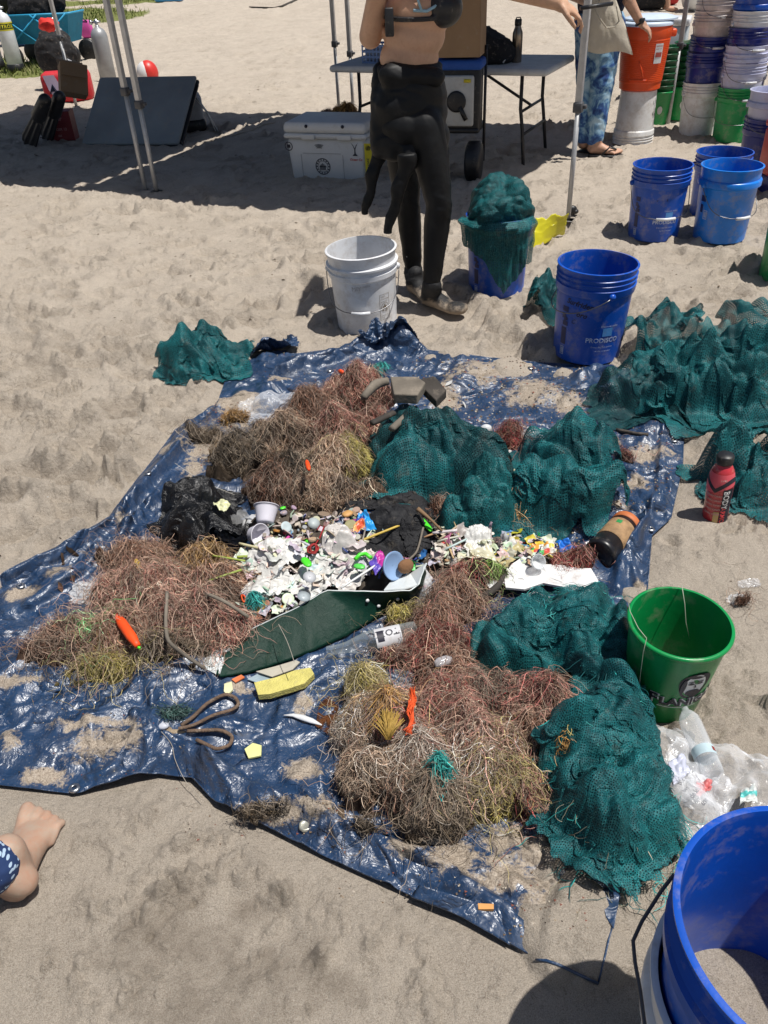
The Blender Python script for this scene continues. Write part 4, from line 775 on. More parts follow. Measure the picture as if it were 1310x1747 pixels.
for k in range(5): fpoly(b, [(-.022+k*.009, -.025), (-.017+k*.009, -.025), (-.017+k*.009, .022-abs(k-2)*.006), (-.022+k*.009, .022-abs(k-2)*.006)], .255, .105)
fpoly(b, [(-.026, -.004), (.026, -.004), (.026, .001), (-.026, .001)], .255, .105); b.build('round_sticker', print_black, wc)
b = MB(); fring(b, .008, .235, .03, .006); fpoly(b, [(-.012, -.01), (.012, -.01), (.012, .012), (-.012, .012)], .008, .235)
for x_, sg in ((.505, -1), (.505, 1)): fpoly(b, [(0, 0), (sg*.012, .03), (sg*.026, .052), (sg*.010, .036), (sg*-.001, .012)], x_, .215)
fpoly(b, [(-.005, 0), (.005, 0), (.003, .028), (-.003, .028)], .505, .195); fpoly(b, [(-.02, -.006), (.02, -.006), (.008, .006), (-.008, .006)], .505, .188); b.build('tail_sticker', print_black, wc)
b = MB(); ftext(b, 'Ocean Co', .022, .462, .150, .0004, .3); b.build('red_script', simple('red_print2', (.5, .03, .03), .5), wc)
b = MB(); 
for k in range(3): fpoly(b, [(-.035+.006*k, .012-k*.009), (.035-.006*k, .012-k*.009), (.03-.006*k, .018-k*.009), (0, .023-k*.009), (-.03+.006*k, .018-k*.009)], .24, .232)
b.build('brand_mark', simple('grey_print', (.16, .17, .18), .5), wc)
b = MB()
for x_, z_, w_, h_ in ((.095, .02, .004, .165), (.41, .02, .004, .165), (.11, .19, .29, .004)): fpoly(b, [(0, 0), (w_, 0), (w_, h_), (0, h_)], x_, z_)
b.build('panel_groove', simple('groove', (.40, .40, .40), .6), wc)
b = MB(); fpoly(b, [(0, 0), (.055, 0), (.055, .245), (0, .245)], .575, .02); b.build('warning_strip', simple('warn_yellow', (.65, .55, .02), .5), wc)
b = MB(); 
def fpv(s_, size, x, z):
    V, F = text_vf(s_, size, 0, 0, .0004); V = np.stack([-V[:, 1], V[:, 0]], -1); V3 = flatp(b, V, x, z, 0); V3[:, 1] = yface(V3[:, 2])-.0009; b.add(V3, F)
fpv('BEAR AWARE', .022, .606, .035); fpv('KEEP SHADED', .012, .624, .035); fring(b, .602, .235, .018, .018); b.build('warning_print', print_black, wc)
# folded table leaning at the left
q00 = P(140, 247, .02); q10 = P(305, 247, .02); 
th2 = math.atan2(q10[1]-q00[1], q10[0]-q00[0]); Lw = float(np.hypot(*(q10-q00)[:2]))
ft_ = empty('folded_table', (q00[0], q00[1], .0), th2, 'grey folded table leaning back beside the red box, tent pole in front', 'table')
MR = Matrix.Rotation(math.radians(-40), 3, 'X')
SH = .62
def leanbox(mb, w, h, d, x, up, off, bev=.01):
    t = MB(); t.box((w, d, h), (x, off, up), bev=bev); V = t.V[0]; c_, s_ = math.cos(math.radians(42)), math.sin(math.radians(42)); V = np.stack([V[:, 0]+V[:, 2]*.13, V[:, 1]*c_+V[:, 2]*s_, -V[:, 1]*s_+V[:, 2]*c_+.02], -1); mb.add(V, t.F)
b = MB(); leanbox(b, Lw, SH, .035, Lw/2, SH/2, 0, .016); b.build('front_half', simple('slate_grey', (.25, .28, .30), .6, .25, .12, 5), ft_)
b = MB(); leanbox(b, Lw-.01, SH-.01, .035, Lw/2+.012, SH/2+.0, .045, .016); b.build('back_half', simple('slate_dark', (.03, .035, .04), .6), ft_)
b = MB(); leanbox(b, .02, SH*.9, .016, Lw+.014, SH*.45, .024, .004); b.build('hinge', dark, ft_)
# striped chair behind it
p = P(335, 225); ch_ = empty('beach_chair', (p[0], p[1], 0), .2, 'folded beach chair with black and white straps behind the leaning table', 'chair')
b = MB(); b.box((.30, .20, .26), (-.06, 0, .20), bev=.05); b.build('seat', simple('chair_grey', (.42, .43, .45), .8), ch_); b = MB(); b.box((.32, .22, .12), (-.06, 0, .06), bev=.03); b.build('base', blackp, ch_)
for k in range(2):
    b = MB(); b.tube([(.02-.07*k+.04*k, -.14, .35), (.12, -.15, .18), (.17+.02*k, -.15, .02)], .02, 8, flat=.4); b.build('strap', blackp, ch_); b = MB(); b.tube([(.02-.07*k+.04*k, -.158, .35), (.12, -.168, .18), (.17+.02*k, -.168, .02)], .006, 6); b.build('stripe', label_m, ch_)
# ---------------------------------------------------------------- people
def skin_mat(name, col, sand=.0):
    if name in MATS: return MATS[name]
    t = NT(name); c = t.mix(t.ramp(t.noise(14, 4), .3, .7), tuple(x*.86 for x in col), tuple(min(1, x*1.08) for x in col)); c = t.mix(t.math('MULTIPLY', t.ramp(t.noise(90, 3), .55, .7), .18), c, (.42, .16, .10))
    if sand: c = t.mix(t.math('MULTIPLY', t.ramp(t.noise(28, 8, .75), .48-.25*sand, .66), min(.8, sand)), c, (.40, .33, .26))
    t.set(col=c, rough=.52, sss=.12, spec=.4); t.b.inputs['Subsurface Radius'].default_value = (.012, .005, .003); t.bump(t.noise(160, 4), .12, .002); MATS[name] = t.m; return t.m
skin = skin_mat('skin', (.60, .36, .235)); skin2 = skin_mat('skin_tan', (.56, .33, .225)); skin_s = skin_mat('skin_sandy', (.46, .25, .165), .8)
def neo_mat():
    t = NT('neoprene'); n_ = t.noise(9, 4, .6); c = t.mix(t.ramp(n_, .3, .7), (.003, .0032, .0038), (.007, .0074, .0085)); f = t.ramp(t.noise(7, 7, .75), .60, .78); c = t.mix(t.math('MULTIPLY', f, .10), c, (.14, .115, .09))
    t.set(col=c, rough=.55, spec=.3); b1 = t.bump(t.noise(10, 2, .5, dist=1.), .35, .012); t.bump(t.noise(300, 2), .15, .001, b1); return t.m
neo = neo_mat()
def boot_mat():
    t = NT('boot'); sx = t.n('ShaderNodeSeparateXYZ'); t.l(t.co, sx.inputs[0]); n_ = t.noise(26, 7, .75); f = t.math('ADD', t.math('MULTIPLY', sx.outputs[2], -9.), t.math('ADD', n_, .30)); f = t.ramp(f, .35, .55)
    t.set(col=t.mix(f, (.012, .012, .013), (.27, .215, .16)), rough=.7); t.bump(n_, .5, .01); return t.m
boot = boot_mat()
def displace(o, amp, sc, seed=0, f=None, axis_n=True):
    me = o.data; n = len(me.vertices); co = np.zeros(n*3); me.vertices.foreach_get('co', co); co = co.reshape(-1, 3); no = np.zeros(n*3); me.vertices.foreach_get('normal', no); no = no.reshape(-1, 3)
    a = amp*(ridged(co[:, 0]*sc+co[:, 2]*sc*.6, co[:, 1]*sc*1.2+co[:, 2]*sc*1.7, seed, 3)); 
    if f is not None: a = a*f(co)
    co += no*a[:, None]; me.vertices.foreach_set('co', co.ravel()); me.update()
def hand(mb, wrist, dirv, palmn, thumb_side=1, sc=1., curl=.5, spread=.16):
    """palm and five fingers; dirv along the hand, palmn out of the back of the hand"""
    d = np.array(dirv, float); d /= np.linalg.norm(d); n = np.array(palmn, float); n -= d*(n@d); n /= np.linalg.norm(n); s = np.cross(d, n)*thumb_side
    w = np.array(wrist, float); M = Matrix((tuple(d), tuple(s), tuple(n))).transposed()
    mb.ell(w+d*.05*sc, (.052*sc, .040*sc, .016*sc), M, 14); mb.capsule(w, w+d*.03*sc, .024*sc, .026*sc, 10)
    for k, (off, L, r) in enumerate(((.030, .070, .0085), (.010, .078, .009), (-.011, .072, .0085), (-.030, .058, .0075))):
        a = (off/.03)*spread; fd = d*math.cos(a)+s*math.sin(a); p0 = w+d*.075*sc+s*off*sc; pts = [p0]; cu = 0
        for j, ll in enumerate((.42, .32, .26)):
            cu += curl*(.6+.4*j); pts.append(pts[-1]+(fd*math.cos(cu)-n*math.sin(cu))*L*ll*1.15*sc)
        mb.limb([w+d*.04*sc+s*off*.8*sc]+pts, [r*1.1*sc, r*1.1*sc, r*sc, r*.92*sc, r*.75*sc])
    t0 = w+d*.025*sc+s*.026*sc; t1 = t0+(d*.55+s*.75-n*.25)*.038*sc; t2 = t1+(d*.85+s*.25-n*.35)*.030*sc; t3 = t2+(d*.9-n*.4)*.022*sc; mb.limb([w+d*.02*sc+s*.012*sc, t0, t1, t2, t3], [.016*sc, .014*sc, .011*sc, .010*sc, .008*sc])
def foot_shape(mb, heel, toe, up=(0, 0, 1), L=.25, right=True, toes=True, W=.092):
    h = np.array(heel, float); d = np.array(toe, float)-h; d[2] = 0; d /= np.linalg.norm(d); u = np.array([0, 0, 1.]); s = np.cross(d, u)*(1 if not right else -1)   # s towards the big toe
    M = Matrix((tuple(d), tuple(s), tuple(u))).transposed(); q = lambda a, b, c: h+d*a*L+s*b*W+u*c
    sec = [(-.005, 0, .012, .012, .026), (.02, 0, .026, .026, .030), (.09, 0, .034, .036, .036), (.18, -.01, .034, .042, .042), (.28, 0, .033, .042, .042), (.40, .0, .034, .036, .036), (.52, .0, .038, .029, .029), (.64, .02, .0445, .022, .023), (.72, .02, .046, .017, .019), (.79, .03, .041, .012, .014), (.83, .03, .028, .008, .012)]
    V = []; n_ = 20
    for (a_, b_, hw, hh_, zc) in sec:
        for k in range(n_): t_ = 2*math.pi*k/n_; V.append(h+d*a_*L+s*(b_*W+hw*W/.092*math.cos(t_))+u*(zc*1.0+hh_*math.sin(t_)))
    mb.add(V, gridF(len(sec), n_, True).tolist()+[list(range(n_))[::-1], [(len(sec)-1)*n_+k for k in range(n_)]])
    mb.capsule(q(.16, 0, .04), q(.22, 0, .10), .036, .034)
    if toes:
        for k, (b_, ln, r) in enumerate(((.36, .235, .0135), (.13, .235, .0095), (-.07, .215, .009), (-.25, .185, .0085), (-.41, .15, .0085))):
            a0 = .78-.03*k; mb.limb([q(a0-.10, b_*.95, .018), q(a0+ln*.35, b_*1.10, .022), q(a0+ln*.72, b_*1.14, .010+r*.4)], [r*1.1, r*.95, r*1.08])
    return q
# --- the person in the half worn wetsuit
yb = 3.60; og = np.array([.25, 3.58, 0])
def L1(u, v, y): return PY(u, v, y)-og
ph1 = empty('person', og, 0, 'person in a black wetsuit peeled to the waist and black bikini top, reaching right', 'person')
hipN, kneeN, ankN = L1(724, 215, 3.55), L1(749, 345, 3.52), L1(737, 486, 3.52); hipF, kneeF, ankF = L1(682, 215, 3.72), L1(696, 345, 3.76), L1(705, 462, 3.80)
pel = (hipN+hipF)/2+[0, 0, .05]; wai = L1(698, 100, 3.63); che = L1(716, 20, 3.62); sho = L1(722, -95, 3.62); shN = L1(760, -88, 3.50); shF = L1(672, -92, 3.76)
def torso(mb, g=0.):
    for (c, rx, ry) in ((pel, .150, .118), (pel+(wai-pel)*.5, .140, .108), (wai, .118, .092), (wai+(che-wai)*.5, .122, .094), (che, .135, .100), (che+(sho-che)*.55, .145, .098)): mb.ell(c, (rx+g, ry+g, .095), None, 20)
body = MB(); torso(body); body.ell(sho+[0, 0, -.02], (.165, .085, .06)); body.capsule(sho, sho+np.array([.01, .0, .13]), .06, .055)
hd_c = sho+np.array([.03, .0, .215]); body.ell(hd_c, (.085, .075, .115)); body.ell(hd_c+[.075, -.01, -.02], (.018, .014, .022)); body.ell(hd_c+[0, -.075, -.01], (.018, .012, .03)); body.ell(hd_c+[.05, 0, -.08], (.035, .035, .03))
body.ell(che+[.085, -.045, .01], (.068, .06, .062)); body.ell(che+[.10, .06, .01], (.062, .06, .062))
elbF = L1(632, 62, 3.66); wrF = L1(652, -70, 3.44); body.limb([shF, elbF, wrF], [.052, .046, .028]); hand(body, wrF, wrF-elbF, (0, -1, .2), 1)
elbN = L1(868, -22, 3.48); wrN = L1(948, 4, 3.50); body.limb([shN, elbN, wrN], [.050, .040, .027]); hand(body, wrN, L1(985, 22, 3.52)-wrN, (.1, -.35, 1), 1, 1., .42, .14)
body.limb([hipN, kneeN, ankN], [.070, .038, .026]); body.limb([hipF, kneeF, ankF], [.070, .038, .026])
bo = remeshed(body, 'body', skin, ph1, .0062, 5)
hr = MB(); hr.ell(hd_c+[-.02, 0, .03], (.092, .085, .105)); hr.ell(hd_c+[-.085, 0, .02], (.04, .04, .05)); hr.limb([hd_c+np.array([-.1, 0, 0]), hd_c+np.array([-.14, 0, -.10])], [.03, .015]); remeshed(hr, 'hair', simple('hair_brown', (.05, .028, .015), .6), ph1, .01, 3)
# wetsuit legs, hips, rolled waist
ws = MB()
ws.ell(wai+[0, 0, -.10], (.146, .118, .06)); ws.ell(pel, (.152, .126, .10)); ws.ell(pel+[0, 0, .06], (.150, .122, .08)); ws.ell(wai+[0, 0, -.055], (.136, .110, .05)); ws.ell(wai+[0, 0, -.03], (.135, .108, .03))
ws.ell(pel+[-.03, -.03, -.04], (.125, .125, .10)); thN = hipN+(kneeN-hipN)*.45; thF = hipF+(kneeF-hipF)*.45
clN = kneeN+(ankN-kneeN)*.32; clF = kneeF+(ankF-kneeF)*.32
ws.limb([hipN, thN, kneeN, clN+[.0, .015, 0], ankN+[0, 0, .03]], [.080, .076, .056, .058, .041]); ws.limb([hipF, thF, kneeF, clF+[0, .015, 0], ankF+[0, 0, .02]], [.080, .074, .054, .056, .040])
ws.ell(pel+[-.01, -.045, -.03], (.135, .095, .12)); ws.ell(pel+[.01, -.01, -.09], (.150, .125, .10)); w_ = remeshed(ws, 'wetsuit', neo, ph1, .007, 18); displace(w_, .0045, 13, 3, lambda c: .2+1.2*np.exp(-((c[:, 2]-(wai[2]-.05))/.05)**2)+.9*np.exp(-((c[:, 2]-kneeN[2])/.10)**2)+.9*np.exp(-((c[:, 2]-ankN[2]-.04)/.06)**2))
# rolled down upper part with hanging sleeves
tp = MB(); tp.limb([L1(652, 122, 3.64), L1(652, 190, 3.60), L1(652, 250, 3.57)], [.04, .05, .05]); tp.ell(L1(690, 190, 3.575), (.125, .075, .14)); tp.ell(L1(672, 245, 3.56), (.075, .06, .07)); tp.ell(L1(700, 265, 3.52), (.045, .035, .06)); tp.ell(L1(712, 225, 3.56), (.08, .06, .09))
tp.limb([L1(665, 128, 3.55), L1(745, 132, 3.55)], [.045, .035])
o = remeshed(tp, 'peeled_top', neo, ph1, .008, 16); displace(o, .005, 14, 9)
for pts, rs in (([L1(650, 235, 3.60), L1(640, 290, 3.58), L1(629, 330, 3.57), L1(624, 366, 3.57)], [.045, .032, .024, .019]), ([L1(694, 262, 3.47), L1(686, 310, 3.47), L1(672, 350, 3.47), L1(663, 398, 3.48)], [.045, .034, .028, .022])):
    pts = np.array(pts); t5 = np.linspace(0, len(pts)-1, 16); qs = np.stack([np.interp(t5, np.arange(len(pts)), pts[:, k]) for k in range(3)], -1); qs[:, 0] += .008*np.sin(t5*4); sl_m = MB(); sl_m.tube(qs, np.interp(t5, np.arange(len(rs)), rs)*(.58+.06*np.sin(t5*6)), 16, flat=1.5); o = remeshed(sl_m, 'sleeve', neo, ph1, .006, 3); displace(o, .003, 16, 5)
# boots
for nm, an_, heel, toe in (('near', ankN, P(722, 517)-og, P(800, 541)-og), ('far', ankF, P(700, 492)-og, P(722, 506)-og)):
    bm = MB(); zf_ = max(float(gz(heel[0]+og[0], heel[1]+og[1])), float(gz(toe[0]+og[0], toe[1]+og[1])))+.006; heel = np.array([heel[0], heel[1], zf_]); toe = np.array([toe[0], toe[1], zf_]); foot_shape(bm, heel, toe, L=.245, toes=False, W=.09); dd = toe-heel; dd /= np.linalg.norm(dd)
    bm.ell(heel+dd*.205+[0, 0, .028], (.05, .045, .026)); bm.limb([heel+dd*.05+[0, 0, .06], an_+[0, 0, -.0]], [.046, .045]); o = remeshed(bm, 'boot', boot, ph1, .006, 4); displace(o, .004, 22, 4)
    bm = MB(); 
    for j in range(24):
        pass
# bikini and strap
bk = MB(); n_ = 44
def tor(z, k=1.): # ring round the chest
    c = che+[0, 0, z]; return [c+np.array([math.cos(a_)*.141*k, math.sin(a_)*.105*k, .012*math.sin(a_)]) for a_ in np.linspace(0, 2*math.pi, n_+1)]
bk.tube(tor(.0), .010, 8, flat=.35, caps=False); bk.tube(tor(-.012), .008, 8, flat=.35, caps=False); bk.ell(che+[.088, -.05, .012], (.073, .064, .067)); bk.ell(che+[.103, .06, .012], (.066, .064, .066))
remeshed(bk, 'bikini_top', blackp, ph1, .005, 3)
sb_ = MB(); sb_.tube([che+np.array([-.03, -.098, .012]), che+np.array([.02, -.104, .008]), che+np.array([.07, -.098, .03])], .006, 6); sb_.tube([che+np.array([.0, -.108, .01]), che+np.array([-.03, -.09, .09]), che+np.array([-.05, -.05, .2])], .005, 6); sb_.build('strap_trim', simple('strap_light_blue', (.30, .48, .58), .5), ph1)
sb_ = MB(); sb_.box((.034, .012, .095), L1(664, 38, 3.53), bev=.006); sb_.build('back_clasp', blackp, ph1)
sb_ = MB(); sb_.box((.022, .004, .018), (L1(698, 437, 3.76)), M=Matrix.Rotation(.5, 3, 'Y')); sb_.build('leg_tag', label_m, ph1)
pen = MB(); pen.tube([PY(990, 14, 3.47), PY(1045, 6, 3.50)], .007, 8); o = pen.build('pen', blackp, None); tag(o, 'black pen held out by the reaching hand in front of the tent pole', 'pen')
# --- the person in tie-dye leggings
def tiedye():
    t = NT('tie_dye'); n_ = t.noise(9, 5, .6, dist=.8); x = t.n('ShaderNodeValToRGB'); e = x.color_ramp.elements; e[0].position = .36; e[0].color = (.015, .035, .16, 1); e[1].position = .62; e[1].color = (.45, .62, .72, 1)
    k = e.new(.46); k.color = (.045, .13, .34, 1); k = e.new(.53); k.color = (.20, .38, .55, 1); t.l(n_, x.inputs[0]); t.set(col=x.outputs[0], rough=.8); t.bump(t.noise(12, 3), .3, .01); return t.m
td_m = tiedye(); og2 = np.array([1.74, 6.42, 0.])
def L2(u, v, y): return PY(u, v, y)-og2
ph2 = empty('person', og2, 0, 'person in blue tie-dye leggings and flip-flops with a hand on the orange cooler', 'person')
hL, hR = L2(1008, 52, 6.52), L2(1034, 60, 6.40); kL, kR = L2(1003, 150, 6.45), L2(1026, 150, 6.36); aL, aR = L2(996, 244, 6.42), L2(1012, 248, 6.34); pel2 = (hL+hR)/2+[0, 0, .06]
b2 = MB(); b2.ell(pel2, (.165, .13, .12)); b2.ell(pel2+[0, 0, .14], (.14, .11, .12)); b2.ell(pel2+[0, 0, .30], (.15, .11, .14)); b2.ell(pel2+[0, 0, .44], (.17, .10, .09)); b2.capsule(pel2+[0, 0, .48], pel2+[0, 0, .58], .055, .05); hc2 = pel2+[0, 0, .69]; b2.ell(hc2, (.08, .09, .115)); b2.ell(hc2+[0, -.09, -.02], (.013, .018, .02)); b2.ell(hc2+[.08, 0, 0], (.012, .018, .03)); b2.ell(hc2+[-.08, 0, 0], (.012, .018, .03))
b2.limb([hL, kL, aL], [.09, .055, .036]); b2.limb([hR, kR, aR], [.09, .055, .036])
s2r = pel2+np.array([.17, -.02, .44]); e2 = L2(1072, 0, 6.30); w2 = L2(1092, 38, 6.30); b2.limb([s2r, e2, w2], [.048, .040, .027]); hand(b2, w2, L2(1118, 62, 6.30)-w2, (.5, -.4, .8), -1, 1., .45, .2)
s2l = pel2+np.array([-.17, 0, .44]); b2.limb([s2l, s2l+np.array([-.05, .02, -.26]), s2l+np.array([.02, -.2, -.30])], [.046, .036, .026]); hand(b2, s2l+np.array([.02, -.2, -.30]), (.7, -.6, 0), (0, 0, 1), 1)
zf2 = float(gz(1.75, 6.4)); 
for (hu, hv, tu, tv) in ((990, 258, 1030, 262), (1005, 266, 1050, 267)): fp = P(hu, hv)-og2; tp_ = P(tu, tv)-og2; foot_shape(b2, (fp[0], fp[1], zf2+.012), (tp_[0], tp_[1], zf2+.012), L=.235)
b2.limb([aL, P(992, 258)-og2+[0, 0, .05]], [.036, .034]); b2.limb([aR, P(1008, 265)-og2+[0, 0, .05]], [.036, .034]); remeshed(b2, 'body', skin2, ph2, .006, 4)
lg = MB(); lg.ell(pel2, (.175, .14, .13)); lg.limb([hL, kL, kL+(aL-kL)*.84], [.112, .082, .066]); lg.limb([hR, kR, kR+(aR-kR)*.84], [.112, .082, .066]); o = remeshed(lg, 'leggings', td_m, ph2, .009, 4); displace(o, .008, 9, 4)
tm = MB(); tm.ell(pel2+[0, 0, .12], (.165, .135, .14)); tm.ell(pel2+[0, 0, .30], (.165, .125, .15)); tm.ell(pel2+[0, 0, .43], (.185, .115, .09)); remeshed(tm, 'shirt', simple('navy_cloth', (.012, .018, .05), .85), ph2, .010, 3)
hr = MB(); hr.ell(hc2+[0, .02, .03], (.09, .09, .105)); remeshed(hr, 'hair', simple('hair_brown', (.05, .028, .015), .6), ph2, .012, 2)
for (hu, hv, tu, tv) in ((990, 259, 1034, 263), (1005, 267, 1053, 268)):
    a_ = P(hu, hv)-og2; b_ = P(tu, tv)-og2; d_ = (b_-a_)/np.linalg.norm(b_-a_); s_ = np.array([-d_[1], d_[0], 0]); fl = MB(); z0 = zf2+.008
    pts = [a_-d_*.01+d_*.27*q+s_*w*sg for sg in (1, -1) for q, w in ([(0, .02), (.1, .036), (.4, .036), (.75, .048), (.95, .035), (1, .012)] if sg == 1 else [(1, .012), (.95, .035), (.75, .048), (.4, .036), (.1, .036), (0, .02)])]
    V = [(p_[0], p_[1], z0-.012) for p_ in pts]+[(p_[0], p_[1], z0+.004) for p_ in pts]; m_ = len(pts); fl.add(V, [list(range(m_))[::-1], list(range(m_, 2*m_))]+[[k, (k+1) % m_, m_+(k+1) % m_, m_+k] for k in range(m_)])
    for sg in (1, -1): c0 = a_+d_*.19+np.array([0, 0, z0+.04]); fl.tube([c0, a_+d_*.14+s_*sg*.03+np.array([0, 0, z0+.06]), a_+d_*.09+s_*sg*.037+np.array([0, 0, z0+.01])], .006, 6)
    fl.build('flip_flop', blackp, ph2)
bw_ = MB(); c0 = w2; dv = (w2-e2)/np.linalg.norm(w2-e2); bs = np.cross(dv, [0, 1, 0]); bs /= np.linalg.norm(bs); bt = np.cross(dv, bs); bw_.tube([c0+(bs*math.cos(q)+bt*math.sin(q))*.032 for q in np.linspace(0, 6.3, 18)], .006, 6); bw_.ell(c0+np.array([0, -.033, .012]), (.018, .008, .018)); bw_.build('wristwatch', blackp, ph2)
# tote bag
V = []; n1, n2 = 26, 22
pxl = [(1008, 0), (1003, 40), (1003, 82)]; pxr = [(1050, 0), (1066, 40), (1079, 88)]
tote = empty('tote_bag', PY(1040, 85, 6.16), 0, 'cream cotton tote bag hanging in front of the tie-dye leggings', 'bag'); to = np.array(tote.location)
V = []
for side in (0, 1):
    for i in range(n2):
        t_ = i/(n2-1); v_ = -40+128*t_; ul = np.interp(v_, [-40, 40, 84], [1016, 1004, 1003]); ur = np.interp(v_, [-40, 0, 40, 88], [1040, 1052, 1067, 1080])
        for j in range(n1):
            s_ = j/(n1-1); yy_ = 6.16+(side*2-1)*.055*math.sin(math.pi*s_)**.6*(.3+.7*t_)*(1-.75*t_**8)+.012*float(fbm(np.array(s_*5.), np.array(t_*5.), 4, 3)); V.append(PY(ul+(ur-ul)*s_, v_+4*s_*t_+3*math.sin(7*s_)*t_, yy_)-to)
F = np.vstack([gridF(n2, n1), gridF(n2, n1)[:, ::-1]+n1*n2]).tolist(); 
for i in range(n2-1): F.append((i*n1, (i+1)*n1, n1*n2+(i+1)*n1, n1*n2+i*n1)); F.append((i*n1+n1-1, n1*n2+i*n1+n1-1, n1*n2+(i+1)*n1+n1-1, (i+1)*n1+n1-1))
cream = simple('cotton_cream', (.52, .47, .38), .9, .15, .1, 14, bump=.4); mesh_obj('bag_body', V, F, cream, tote)
b = MB(); b.tube([PY(u, v, 6.08)-to for u, v in ((1012, 10), (1022, 30), (1034, 47), (1048, 46), (1056, 36), (1052, 10))], .012, 6, flat=.35); b.tube([PY(u, v, 6.08)-to for u, v in ((1018, 10), (1030, -10), (1035, -60))], .012, 6, flat=.35); b.build('strap', cream, tote)
# --- the bare foot at the lower left
def polka():
    t = NT('legging_print'); vo = t.n('ShaderNodeTexVoronoi'); vo.inputs['Scale'].default_value = 115; mp = t.n('ShaderNodeMapping'); mp.inputs['Scale'].default_value = (1, .5, 1); t.l(t.co, mp.inputs[0]); t.l(mp.outputs[0], vo.inputs['Vector'])
    f = t.math('LESS_THAN', vo.outputs['Distance'], .36); t.set(col=t.mix(f, (.012, .035, .12), (.42, .55, .70)), rough=.8); t.bump(t.noise(30, 3), .3, .005); return t.m
og3 = P(60, 1480)*[1, 1, 0]; ph3 = empty('person', og3, 0, 'bare sandy foot and blue patterned legging of a person at the lower left edge', 'person')
f3 = MB(); hl3 = P(27, 1545)-og3; te3 = P(80, 1388)-og3; zf3 = float(gz(og3[0], og3[1]))-.006; L3 = .205
foot_shape(f3, (hl3[0], hl3[1], zf3), (te3[0], te3[1], zf3), L=L3, right=True, W=.090)
an3 = P(20, 1484, .08)-og3; kn3 = an3+np.array([-.30, -.10, .27]); hp3 = kn3+np.array([-.25, -.35, .12]); f3.limb([an3+np.array([.010, -.004, -.03]), an3+(kn3-an3)*.15, an3+(kn3-an3)*.6, kn3, hp3], [.030, .033, .055, .055, .085])
f3.ell(hp3+[-.05, -.1, 0], (.15, .16, .14)); f3.ell(hp3+[-.05, -.1, .25], (.14, .11, .2)); f3.ell(hp3+[-.05, -.1, .45], (.17, .10, .09)); f3.capsule(hp3+[-.05, -.1, .5], hp3+[-.05, -.1, .6], .05, .05); f3.ell(hp3+[-.05, -.1, .72], (.08, .09, .11))
remeshed(f3, 'body', skin_s, ph3, .0040, 7)
l3 = MB(); l3.limb([an3+(kn3-an3)*.09, an3+(kn3-an3)*.3, an3+(kn3-an3)*.6, kn3, hp3], [.047, .056, .064, .064, .095]); l3.ell(hp3+[-.05, -.1, 0], (.16, .17, .15)); o = remeshed(l3, 'leggings', polka(), ph3, .006, 3); displace(o, .004, 22, 4)
l3 = MB(); l3.ell(hp3+[-.05, -.1, .25], (.155, .125, .2)); l3.ell(hp3+[-.05, -.1, .42], (.185, .115, .12)); remeshed(l3, 'shirt', simple('shirt_grey', (.2, .22, .25), .85), ph3, .012, 3)
nl = MB()
qf = lambda a, b_, c: np.array([hl3[0], hl3[1], zf3])+((te3-hl3)*[1, 1, 0]/np.linalg.norm((te3-hl3)[:2]))*a*L3+np.cross((te3-hl3)*[1, 1, 0]/np.linalg.norm((te3-hl3)[:2]), [0, 0, 1])*b_*.088+np.array([0, 0, c])
# --- small background people
def figure(u, v, yaw, label, shirt, shorts, sk, pose=0.):
    p = P(u, v); zb = float(gz(p[0], p[1])); r = empty('person', (p[0], p[1], zb), yaw, label, 'person'); b = MB()
    for s_ in (-1, 1):
        b.limb([(s_*.09, 0, .86), (s_*.10, -.03*s_*pose, .47), (s_*.10, .06*s_*pose, .08)], [.085, .055, .036]); b.ell((s_*.10, .06*s_*pose-.06, .03), (.042, .12, .032))
        b.limb([(s_*.19, 0, 1.38), (s_*.25, .02, 1.10), (s_*.24, -.08, .87)], [.05, .038, .028]); hand(b, (s_*.24, -.08, .87), (0, -.25, -1), (s_, 0, 0), 1)
    for z_, rx, ry in ((.90, .16, .12), (1.05, .14, .10), (1.22, .16, .11), (1.38, .18, .10)): b.ell((0, 0, z_), (rx, ry, .11))
    b.capsule((0, 0, 1.42), (0, 0, 1.54), .055, .05); b.ell((0, 0, 1.64), (.075, .09, .115)); b.ell((0, -.09, 1.62), (.013, .018, .02)); remeshed(b, 'body', sk, r, .012, 3)
    b = MB(); b.ell((0, 0, .92), (.175, .135, .12)); [b.limb([(s_*.09, 0, .88), (s_*.10, 0, .62)], [.10, .085]) for s_ in (-1, 1)]; remeshed(b, 'shorts', shorts, r, .015, 2)
    b = MB(); [b.ell((0, 0, z_), (rx, ry, .12)) for z_, rx, ry in ((1.05, .155, .12), (1.22, .17, .125), (1.37, .195, .115))]; remeshed(b, 'shirt', shirt, r, .015, 2)
    b = MB(); b.ell((0, .015, 1.67), (.085, .095, .105)); remeshed(b, 'hair', simple('hair_brown', (.05, .028, .015), .6), r, .015, 2); return r
navyc = simple('navy_cloth', (.012, .018, .05), .85); redc = simple('red_cloth', (.45, .03, .03), .8)
figure(1134, 35, .9, 'barefoot person walking far behind the orange cooler, only the legs in view', redc, navyc, skin2, 1.)
figure(166, 17, .3, 'person standing on the grass at the top left, only feet and shins in view', simple('shirt_grey', (.2, .22, .25), .85), navyc, skin2)
